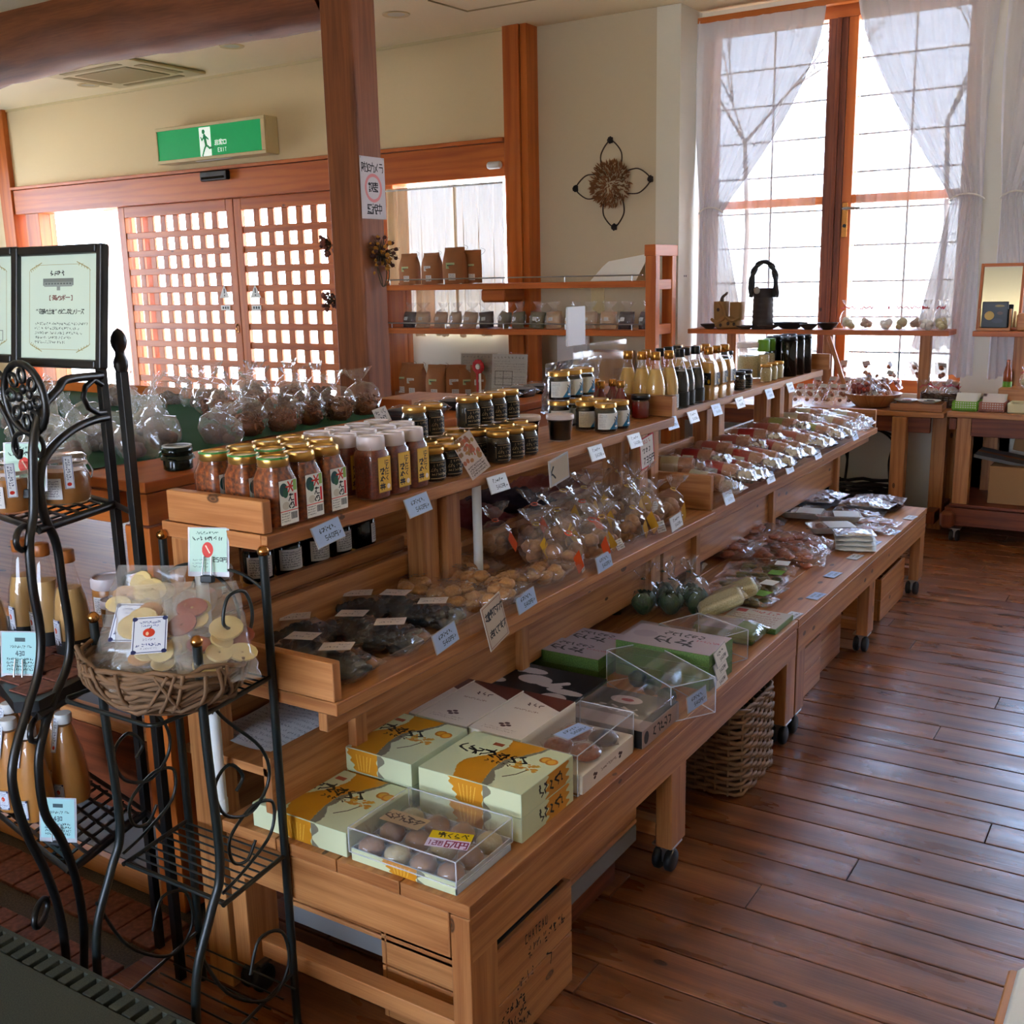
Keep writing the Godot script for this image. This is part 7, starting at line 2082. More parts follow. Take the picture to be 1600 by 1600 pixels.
func stock_window_side():
	# wall rack: flour bags, small bags, lower flour bags, framed sheets
	for k in 4:
		place("flour_bag_%d" % (k % 2 if k < 3 else 0), "flour_bag", "paper flour bag on the wall rack's top board, %s" % ["leftmost", "middle", "right", "rear right, showing its tied side"][k], "bag", Vector3([-4.76, -4.565, -4.36, -4.30][k], 1.456, [-6.18, -6.18, -6.17, -6.28][k]), [0.05, 0.0, 0.15, 0.6][k], "paper flour bags on the wall rack's top board", [0.9, 0.9, 1.03, 0.95][k])
	for k in 15:
		place("seed_bag_%d" % [3, 0, 0, 0, 0, 3, 1, 1, 1, 2, 2, 0, 2, 3, 3][k], "seed_bag", "small tied bag of dried beans on the wall rack's second board, %s" % (nth(k, "from the left") if k < 11 else ["fourth from the right", "third from the right", "second from the right", "rightmost"][k - 11]), "bag", Vector3(-4.78 + k * 0.132, 1.159, -6.17 + 0.012 * sin(k * 2.0)), 0.3 * sin(k * 1.7), "small tied bags on the wall rack", 1.0, Vector2(-0.25, 0.1 * sin(k * 2.9)))
	for k in 6:
		place("flour_bag_%d" % (k % 2), "flour_bag", "brown paper bag on the lowest board of the wall rack, %s" % ["leftmost", "second from the left", "third from the left, overlapping", "third from the right", "second from the right", "rightmost"][k], "bag", Vector3([-4.88, -4.73, -4.53, -4.40, -4.31, -4.22][k], 0.666, [-6.22, -6.16, -6.15, -6.20, -6.22, -6.24][k]), [0.3, 0.0, 0.1, 0.5, 0.7, 0.6][k], "paper bags on the wall rack's lowest board", 1.0)
	rng.seed = 5
	for k in 2:
		var im := img(200, 240, Color(0.78, 0.77, 0.74) if k else Color(0.60, 0.56, 0.50))
		for c in 9: print_line(im, 12 + c * 20, 14, 12, 8, Color(0.3, 0.3, 0.3))
		for r in 14: print_line(im, 12, 36 + r * 14, 176 if r % 5 else 90, 7, Color(0.42, 0.42, 0.43), 1.3)
		frame(im, 18, 90, 100, 80, 3, Color(0.3, 0.3, 0.3))
		line(im, Vector2(18, 130), Vector2(118, 130), 3, Color(0.3, 0.3, 0.3))
		line(im, Vector2(66, 90), Vector2(66, 170), 3, Color(0.3, 0.3, 0.3))
		var t := thing("framed_clipping", ["darker clipping in a clear frame behind the rosette on the wall rack", "white newspaper clipping in a clear frame beside the red and white rosette"][k], "frame", Vector3([-4.22, -3.97][k], 0.666, -6.20))
		t.basis = Basis(Vector3.UP, [0.2, 0.1][k]) * Basis(Vector3.RIGHT, -0.12)
		var m := MB.new()
		m.card(Vector3(0, 0.165, 0.003), Vector3(0.135, 0, 0), Vector3(0, 0.15, 0))
		obj("sheet", m, texmat(im, 0.6), t)
		obj("glass", bx(Vector3(-0.14, 0.0, 0.004), Vector3(0.14, 0.325, 0.009), 0.001), M.acrylic, t)
	var rs := thing("rosette", "red and white award rosette with a hanging ribbon on the wall rack", "rosette", Vector3(-4.16, 0.90, -6.12))
	var rm := MB.new()
	for k in 12:
		var a := TAU * k / 12.0
		rm.blob(Vector3(cos(a) * 0.035, sin(a) * 0.035, 0), Vector3(0.016, 0.016, 0.007), 0.1, k, 8, 6)
	obj("petals", rm, mat("rosette_red", Color(0.72, 0.10, 0.12), 0.6), rs)
	var rc := MB.new()
	rc.blob(Vector3(0, 0, 0.006), Vector3(0.02, 0.02, 0.006), 0.0, 0, 10, 6)
	obj("centre", rc, M.white_paper, rs)
	obj("ribbon", bx(Vector3(-0.02, -0.23, -0.003), Vector3(-0.003, -0.02, 0.0), 0.0005), M.rosette_red, rs)
	obj("ribbon", bx(Vector3(0.003, -0.23, -0.003), Vector3(0.02, -0.02, 0.0), 0.0005), M.white_paper, rs)
	var fo := thing("folded_paper", "white folded sheet lying tilted at the right end of the wall rack's top board", "paper", Vector3(-3.13, 1.458, -6.2))
	var fm := MB.new()
	fm.grid([[Vector3(-0.16, 0.0, 0.08), Vector3(0.16, 0.0, 0.08)], [Vector3(-0.12, 0.09, -0.02), Vector3(0.17, 0.10, -0.02)], [Vector3(-0.1, 0.12, -0.06), Vector3(0.17, 0.16, -0.07)]], 1.0)
	obj("sheet", fm, M.white_paper, fo)
	tag(obj("narrow_board", bx(Vector3(-3.74, 0.6, -6.5), Vector3(-3.50, 1.13, -6.47), 0.004), M.white_paper), "pale rolled board leaning behind the wall rack", "board")
	tag(obj("carton", bx(Vector3(-3.48, 0.5, -6.54), Vector3(-3.18, 1.0, -6.36), 0.004), M.cardboard), "tall cardboard carton behind the wall rack", "carton")
	# pottery on the window shelf
	var sy := 1.1435
	var v := thing("clay_vase", "tan clay vase of two joined cups with holes and a twisted strap", "vase", Vector3(-2.56, sy, -6.62))
	var vm := MB.new()
	vm.lathe(v2([0, 0, 0.070, 0.0, 0.088, 0.012, 0.085, 0.045, 0.062, 0.066, 0.05, 0.075]), 22)
	obj("foot", vm, mat("clay", Color(0.55, 0.40, 0.22), 0.8), v)
	obj("cup", lt(v2([0.02, 0.05, 0.042, 0.055, 0.045, 0.14, 0.044, 0.17, 0.040, 0.17, 0.038, 0.07]), 18, 3.5, Vector3(-0.045, 0, 0.01)), M.clay, v)
	obj("cup", lt(v2([0.02, 0.05, 0.040, 0.055, 0.043, 0.12, 0.042, 0.165, 0.038, 0.165, 0.036, 0.07]), 18, 3.5, Vector3(0.052, 0, -0.01)), M.clay, v)
	obj("strap", tb(curve([Vector3(-0.045, 0.17, 0.05), Vector3(-0.01, 0.12, 0.062), Vector3(0.0, 0.07, 0.075), Vector3(-0.05, 0.045, 0.085), Vector3(-0.09, 0.06, 0.06)]), 0.010, 7), M.clay, v)
	obj("strap", tb(curve([Vector3(0.09, 0.07, 0.05), Vector3(0.05, 0.05, 0.078), Vector3(0.0, 0.075, 0.072), Vector3(-0.06, 0.03, 0.08)]), 0.009, 7), M.clay, v)
	obj("tip", tb(curve([Vector3(-0.04, 0.165, 0.02), Vector3(-0.035, 0.195, 0.02), Vector3(-0.015, 0.215, 0.015), Vector3(-0.005, 0.225, 0.02), Vector3(-0.002, 0.215, 0.03)]), [0.018, 0.015, 0.014, 0.013, 0.012, 0.011, 0.010, 0.010, 0.009, 0.009, 0.008, 0.008, 0.008, 0.008, 0.007, 0.007, 0.006, 0.006, 0.006, 0.006, 0.005, 0.005, 0.005, 0.005, 0.004], 7), mat("clay_dark", Color(0.25, 0.17, 0.12), 0.7), v)
	for p in [[-0.05, 0.12, 0.056], [0.03, 0.035, 0.085], [0.06, 0.03, 0.065], [-0.02, 0.025, 0.086]]:
		var hm := MB.new()
		hm.blob(Vector3(p[0], p[1], p[2]), Vector3(0.010, 0.012, 0.004), 0.1, 3, 8, 6)
		obj("hole", hm, M.clay_dark, v)
	var jg := thing("clay_jug", "tall dark ribbed clay jug with a braided loop handle against the window", "jug", Vector3(-2.335, sy, -6.62))
	var jp := []
	for k in 22: jp.append(Vector2(0.066 + 0.0018 * sin(k * 2.2) - 0.0003 * k, k * 0.0118))
	jp = [Vector2(0, 0)] + jp + [Vector2(0.055, 0.25), Vector2(0.054, 0.05), Vector2(0, 0.05)]
	obj("body", lt(jp, 26), mat("jug_clay", Color(0.17, 0.12, 0.10), 0.7), jg)
	for k in 2:
		var hp := []
		for i in 25:
			var a := PI * i / 24.0
			var yy := 0.245 + 0.165 * sin(a) if true else 0.0
			hp.append(Vector3(-cos(a) * (0.078 + 0.012 * sin(a)) + 0.008 * sin(i * 0.9 + k * PI), yy - (0.05 * (1.0 - sin(a)) if i < 3 or i > 21 else 0.0), 0.012 * cos(i * 0.9 + k * PI)))
		obj("handle", tb(hp, 0.013, 7), mat("jug_handle", Color(0.09, 0.09, 0.09), 0.7) if k == 0 else M.jug_handle, jg)
	var spout := MB.new()
	spout.blob(Vector3(-0.02, 0.238, 0.064), Vector3(0.020, 0.024, 0.010), 0.1, 4, 10, 7)
	obj("drip", spout, mat("glaze", Color(0.55, 0.52, 0.48), 0.4), jg)
	for d in [[-2.43, -6.58, 0.062, 0.022, "small shallow brown dish in front of the clay vase"], [-2.285, -6.58, 0.070, 0.026, "shallow brown dish at the foot of the dark jug"], [-2.165, -6.64, 0.09, 0.04, "long grey footed dish on the window shelf"], [-2.03, -6.58, 0.056, 0.034, "small black bowl nearer the long dish"], [-1.915, -6.58, 0.064, 0.042, "black bowl with a wavy glossy rim next to the wrapped sweets"], [-2.68, -6.60, 0.06, 0.03, "small dark dish half hidden behind the clay vase"]]:
		var dm := MB.new()
		var r: float = d[2]
		var h: float = d[3]
		dm.lathe([Vector2(0, 0.004), Vector2(r * 0.4, 0.0), Vector2(r * 0.5, 0.004), Vector2(r * 0.85, h * 0.55), Vector2(r, h), Vector2(r * 0.94, h), Vector2(r * 0.78, h * 0.6), Vector2(r * 0.4, h * 0.3), Vector2(0, h * 0.25)], 22, Transform3D(Basis(Vector3(1.25 if r > 0.085 else 1.0, 0, 0), Vector3.UP, Vector3(0, 0, 0.7 if r > 0.085 else 1.0)), Vector3.ZERO))
		var dd = obj("clay_dish", dm, mat("dish_dark", Color(0.10, 0.085, 0.075), 0.35) if d[0] > -2.1 else M.jug_clay)
		dd.position = Vector3(d[0], sy, d[1])
		tag(dd, d[4], "dish", "clay dishes on the window shelf")
	var gl := ["leftmost, with a dark knot", "second from the left", "third from the left", "middle", "third from the right", "second from the right", "rightmost"]
	for k in 7:
		place("gift_bag_%d" % (k % 3), "gift_bag", "sweets bag tied with pink ribbon on the window shelf, %s" % gl[k], "bag", Vector3([-1.80, -1.70, -1.585, -1.49, -1.405, -1.345, -1.265][k], sy, [-6.62, -6.60, -6.63, -6.60, -6.64, -6.59, -6.60][k]), k * 0.9, "ribbon-tied sweets on the window shelf", 1.05)
	# table below: silver packs, bowl, basket, tray
	var ty := 0.7035
	for k in 7:
		place("silver_pack", "silver_pack", "narrow shiny pack with a pale label leaning on the window table, %s from the left" % ORD[k], "pack", Vector3(-2.02 + k * 0.062, ty + 0.055, -6.42 - 0.01 * k), 0.2 * sin(k * 2.0), "narrow shiny packs on the window table", 1.0, Vector2(0.75, 0.15 * cos(k * 1.3)))
	for k in 4:
		place("silver_pack", "silver_pack", "narrow shiny pack in the rear row of the window table, %s from the left" % ORD[k], "pack", Vector3(-1.97 + k * 0.085, ty + 0.08, -6.62), 0.3 * cos(k * 2.0), "narrow shiny packs in the rear row", 1.0, Vector2(0.9, 0))
	var bw := thing("wooden_bowl", "wide pale wooden bowl heaped with wrapped sweets on the window table", "bowl", Vector3(-1.605, ty, -6.50))
	obj("bowl", lt(v2([0, 0.004, 0.09, 0.0, 0.105, 0.01, 0.145, 0.05, 0.165, 0.078, 0.158, 0.079, 0.135, 0.052, 0.09, 0.016, 0, 0.014]), 30), M.pine_pale, bw)
	for k in 12:
		var a := TAU * k / 12.0
		place("silver_pack", "sweet_pack", "clear sweet pack heaped in the wooden bowl, %s going round" % ORD[k], "pack", Vector3(-1.605 + cos(a) * (0.08 if k % 2 else 0.045), ty + 0.075 + 0.03 * (k % 3), -6.50 + sin(a) * 0.07), k * 1.1, "sweet packs heaped in the wooden bowl", 1.0, Vector2(0.9 * sin(k * 1.3), 0.5 * cos(k * 2.1)))
	var rb := thing("red_sweets", "open bag of red sweets at the front of the wooden bowl", "bag", Vector3(-1.645, ty + 0.075, -6.40))
	obj("sweets", cluster(18, Vector3(0.10, 0.05, 0.04), Vector3(0.017, 0.017, 0.017), 970, 0.2), tile_mat("red_sweet", Color(0.40, 0.05, 0.03), Color(0.72, 0.24, 0.12), 0.1, 0.3, 14.0, 52), rb)
	obj("film", pouch(0.10, 0.16, 0.12, 430, 0.008), M.film, rb)
	_basket("dark_basket", "dark woven basket with wrapped sweets at the right of the window table", Vector3(-1.25, ty, -6.62), Vector3(0.20, 0.07, 0.14), M.wicker_dark, 7, 12)
	for k in 6:
		place("gift_bag_%d" % (k % 3), "sweet_bag", "clear bag of sweets in the dark basket, %s" % ["back left", "back middle", "back right", "front left", "front middle", "front right"][k], "bag", Vector3(-1.31 + (k % 3) * 0.06, ty + 0.02, -6.65 + (k / 3) * 0.06), k * 1.4, "bags of sweets in the dark basket", 0.85, Vector2(0.3 * sin(k * 2.0), 0.3 * cos(k * 2.0)))
	for k in 5:
		place("silver_pack", "chocolate_pack", "shiny pack in the heap between bowl and dark basket, %s" % ["leftmost", "second", "middle", "fourth", "rightmost"][k], "pack", Vector3(-1.83 + k * 0.14, ty + 0.16, -6.68), k * 0.8, "shiny packs in the rear heap", 1.2, Vector2(1.0, 0.2))
	var wt := thing("wooden_tray", "shallow wooden tray with saucers at the front of the window table", "tray", Vector3(-1.33, ty, -6.42), 0.06)
	obj("base", bx(Vector3(-0.135, 0, -0.09), Vector3(0.135, 0.008, 0.09), 0.002), M.pine, wt)
	for w in [[-0.14, 0.14, 0.082, 0.09], [-0.14, 0.14, -0.09, -0.082], [-0.14, -0.132, -0.082, 0.082], [0.132, 0.14, -0.082, 0.082]]:
		obj("side", bx(Vector3(w[0], 0.0, w[2]), Vector3(w[1], 0.042, w[3]), 0.002), M.pine, wt)
	for k in 2:
		var s := thing("saucer", ["saucer with a wrapped sweet on the wooden tray, left", "pale blue rimmed saucer with dark sweets on the wooden tray, right"][k], "saucer", Vector3(-1.40 + k * 0.125, ty + 0.040, -6.42), 0.0, "saucers on the wooden tray")
		obj("plate", lt(v2([0, 0.002, 0.03, 0, 0.05, 0.008, 0.066, 0.016, 0.065, 0.018, 0.045, 0.011, 0, 0.006]), 24), M.white_plastic, s)
		obj("sweet", cluster(5, Vector3(0.04, 0.004, 0.03), Vector3(0.014, 0.008, 0.012), 980 + k, 0.3), M.dark_sauce if k else M.cracker, s)
	# right-hand table: colour baskets, wooden box, framed picture, cartons
	for k in 3:
		var c: Color = [Color(0.42, 0.66, 0.06), Color(0.62, 0.36, 0.26), Color(0.80, 0.76, 0.58)][k]
		var pb := thing(["plastic_basket", "plastic_basket", "wooden_box"][k], ["lime green plastic mesh basket with leaflets on the right table", "brown plastic mesh basket with leaflets on the right table", "cream box with small packs on the right table"][k], ["basket", "basket", "box"][k], Vector3([-1.063, -0.925, -0.785][k], 0.7225, -6.38), 0.0)
		var pm := MB.new()
		var w := 0.062
		var dz := 0.085
		var mm := mat("basket_%d" % k, c, 0.5)
		pm.box(Vector3(-w, 0, -dz), Vector3(w, 0.003, dz), Transform3D(), 0)
		for yy in ([0.0, 0.012, 0.024, 0.036, 0.048] if k < 2 else [0.0]):
			for q in [[-w, w, dz - 0.003, dz], [-w, w, -dz, -dz + 0.003], [-w, -w + 0.003, -dz, dz], [w - 0.003, w, -dz, dz]]:
				pm.box(Vector3(q[0], yy, q[2]), Vector3(q[1], yy + (0.005 if k < 2 else 0.05), q[3]), Transform3D(), 0)
		if k < 2:
			for i in 11:
				var x := -w + 2 * w * i / 10.0
				for z in [-dz + 0.0015, dz - 0.0015]: pm.box(Vector3(x - 0.0022, 0, z - 0.001), Vector3(x + 0.0022, 0.05, z + 0.001), Transform3D(), 0)
				var zz := -dz + 2 * dz * i / 10.0
				for x2 in [-w + 0.0015, w - 0.0015]: pm.box(Vector3(x2 - 0.001, 0, zz - 0.0022), Vector3(x2 + 0.001, 0.05, zz + 0.0022), Transform3D(), 0)
		obj("basket", pm, mm, pb)
		if k < 2:
			var li := img(120, 130, Color(0.85, 0.84, 0.82) if k == 0 else Color(0.80, 0.76, 0.74))
			rng.seed = 70 + k
			disc(li, 75, 100, 14, 14, Color(0.25, 0.2, 0.2))
			brush(li, 44, 50, 30, 40, Color(0.3, 0.25, 0.25), 1, 4)
			for q in 5: obj("leaflet", bx(Vector3(-0.055, -0.05, -0.0006), Vector3(0.055, 0.05, 0.0006), 0.0002, Transform3D(Basis(Vector3.RIGHT, -0.7), Vector3(0, 0.045 + 0.002 * q, -0.055 + 0.022 * q))), texmat(li, 0.6) if q == 4 else M.white_paper, pb)
		else:
			obj("packs", cluster(14, Vector3(0.10, 0.012, 0.14), Vector3(0.02, 0.012, 0.02), 990, 0.3), M.pale_fill, pb)
	tag(obj("wooden_box", bx(Vector3(-0.93, 0.7225, -6.72), Vector3(-0.5, 0.83, -6.52), 0.004), M.pine_pale), "pale wooden box behind the plastic baskets", "box")
	var bt := thing("drink_bottle", "small bottle of amber drink with a green base on the pale wooden box", "bottle", Vector3(-0.90, 0.831, -6.62))
	obj("glass", lt(v2([0, 0, 0.022, 0, 0.024, 0.004, 0.022, 0.08, 0.012, 0.12, 0.011, 0.15, 0, 0.152]), 16), M.amber, bt)
	obj("sleeve", lt(v2([0.0245, 0.0, 0.0248, 0.03, 0.023, 0.031]), 16), M.lime, bt)
	for k in 2:
		place("gift_bag_%d" % k, "gift_bag", ["small clear bag beside the amber bottle on the right table", "small clear bag at the right edge of the pale wooden box"][k], "bag", Vector3(-0.80 + k * 0.10, 0.831, -6.60), 0.6 * k, "small bags by the amber bottle", 0.7)
	var mi := thing("mirror", "wood-framed mirror leaning on the right window shelf", "mirror", Vector3(-0.975, 1.144, -6.66))
	mi.basis = Basis(Vector3.RIGHT, -0.12)
	for w in [[-0.115, -0.10, 0, 0.37], [0.10, 0.115, 0, 0.37], [-0.10, 0.10, 0, 0.015], [-0.10, 0.10, 0.352, 0.37]]:
		obj("frame", bx(Vector3(w[0], w[2], -0.01), Vector3(w[1], w[3], 0.012), 0.002), M.orange, mi)
	obj("glass", bx(Vector3(-0.10, 0.015, -0.006), Vector3(0.10, 0.352, 0.0), 0), mat("mirror_glass", Color(0.85, 0.87, 0.86), 0.05, 1.0), mi)
	var bi := img(128, 140, Color(0.05, 0.05, 0.08))
	rng.seed = 88
	disc(bi, 36, 74, 26, 26, Color(0.75, 0.60, 0.10))
	disc(bi, 92, 60, 16, 10, Color(0.30, 0.18, 0.12))
	disc(bi, 80, 104, 30, 14, Color(0.12, 0.13, 0.2))
	disc(bi, 88, 18, 26, 7, Color(0.55, 0.45, 0.12))
	var bf := thing("picture_stand", "dark framed picture with a yellow disc on a wooden stand in front of the mirror", "picture", Vector3(-0.985, 1.144, -6.585))
	obj("stand", bx(Vector3(-0.085, 0, -0.02), Vector3(0.085, 0.016, 0.02), 0.002), M.pine_pale, bf)
	for s in [-1, 1]: obj("prop", bx(Vector3(s * 0.08 - 0.006, 0.016, -0.012), Vector3(s * 0.08 + 0.006, 0.12, 0.008), 0.002), M.pine_pale, bf)
	obj("frame", bx(Vector3(-0.068, 0.016, -0.008), Vector3(0.068, 0.16, 0.006), 0.003), M.black, bf)
	var pm2 := MB.new()
	pm2.card(Vector3(0, 0.088, 0.0066), Vector3(0.062, 0, 0), Vector3(0, 0.066, 0))
	obj("picture", pm2, texmat(bi, 0.3), bf)
	tag(obj("wooden_block", bx(Vector3(-0.87, 1.144, -6.66), Vector3(-0.77, 1.24, -6.56), 0.01), M.pine_pale), "rounded wooden block right of the dark picture", "block")
	for k in 3:
		var c := thing("carton", ["plain brown carton standing on the right table's lower shelf", "brown carton tilted against the wall above another carton", "flattened grey carton between the two brown cartons"][k], "carton", [Vector3(-0.72, 0.2105, -6.52), Vector3(-0.62, 0.44, -6.66), Vector3(-0.85, 0.425, -6.55)][k])
		c.basis = [Basis(), Basis(Vector3.BACK, -0.14), Basis(Vector3.BACK, -0.16)][k]
		var s: Vector3 = [Vector3(0.40, 0.21, 0.34), Vector3(0.46, 0.22, 0.04), Vector3(0.34, 0.02, 0.28)][k]
		obj("body", bx(Vector3(-s.x / 2, 0.0, -s.z / 2), Vector3(s.x / 2, s.y, s.z / 2), 0.003), M.cardboard if k < 2 else M.grey_board, c)
		obj("tape", bx(Vector3(-s.x / 2 - 0.0004, s.y - 0.0002, -0.025), Vector3(s.x / 2 + 0.0004, s.y + 0.0005, 0.025), 0), M.kraft, c)
	# baskets of vines under the window table
	for k in 2:
		var b := thing("vine_basket", ["dark vine basket with a tall twig handle under the window table, left", "dark vine basket with a tall twig handle under the window table, right"][k], "basket", Vector3(-1.98 + k * 0.34, 0, -6.60), 0.2, "vine baskets under the window table")
		var vm2 := MB.new()
		rng.seed = 130 + k
		for r in 9:
			var pts := []
			for i in 18:
				var a := TAU * i / 18.0
				pts.append(Vector3(cos(a) * (0.13 + 0.01 * r * 0.4 + 0.006 * sin(i * 3.0 + r)), 0.016 + r * 0.026 + 0.006 * sin(i * 2.0 + r * 1.7), sin(a) * (0.10 + 0.006 * cos(i * 2.0 + r))))
			vm2.tube(pts, 0.011, 5, true)
		obj("body", vm2, mat("vine", Color(0.10, 0.06, 0.04), 0.8) if k == 0 else M.vine, b)
		for s in 2:
			obj("handle", tb(curve([Vector3(-0.13, 0.22, 0.02 * s), Vector3(-0.12, 0.36, 0.01), Vector3(-0.14 + 0.03 * s, 0.46, 0), Vector3(-0.05, 0.545, 0.02 * s), Vector3(0.06, 0.54, -0.01), Vector3(0.14, 0.50 - 0.03 * s, 0), Vector3(0.12, 0.36, 0.015), Vector3(0.13, 0.22, 0.0)]), 0.007, 5), M.vine, b)
		tb([Vector3.ZERO, Vector3.UP], 0.01)

func _basket(called: String, label: String, at: Vector3, s: Vector3, m_: Material, rings: int, stakes: int) -> Node3D:
	var b := thing(called, label, "basket", at)
	var rows := 9 if s.y > 0.15 else 7
	rows = rings
	var corner := func(f: float) -> Vector2:
		# walk round a rounded rectangle
		var a := f * TAU
		var k := 1.0 / pow(pow(absf(cos(a)), 6.0) + pow(absf(sin(a)), 6.0), 1.0 / 6.0)
		return Vector2(cos(a) * k * s.x / 2, sin(a) * k * s.z / 2)
	var seg := stakes * 4
	for r in rows:
		var pts := []
		for i in seg:
			var p: Vector2 = corner.call(float(i) / seg)
			var o := 1.0 + 0.025 * (1 if (i / 2 + r) % 2 else -1) / maxf(s.x, 0.2) * 0.3
			pts.append(Vector3(p.x * o, s.y * (r + 0.5) / rows, p.y * o))
		obj("weaver", tb(pts, s.y / rows * 0.42, 5, true), m_, b)
	var sm := MB.new()
	for i in stakes * 2:
		var p: Vector2 = corner.call(float(i) / (stakes * 2))
		sm.tube([Vector3(p.x, 0, p.y), Vector3(p.x, s.y, p.y)], 0.004, 5)
	obj("stakes", sm, m_, b)
	var rim := MB.new()
	for q in 2:
		var pts := []
		for i in seg:
			var p: Vector2 = corner.call(float(i) / seg)
			var ph := i * 1.2 + q * PI
			pts.append(Vector3(p.x * (1.0 + 0.012 * cos(ph) / s.x * 0.4), s.y + 0.005 + 0.006 * sin(ph), p.y * (1.0 + 0.012 * cos(ph) / s.z * 0.4)))
		rim.tube(pts, 0.006, 5, true)
	obj("rim", rim, m_, b)
	obj("bottom", bx(Vector3(-s.x / 2 + 0.01, 0.002, -s.z / 2 + 0.01), Vector3(s.x / 2 - 0.01, 0.008, s.z / 2 - 0.01), 0.001), m_, b)
	return b

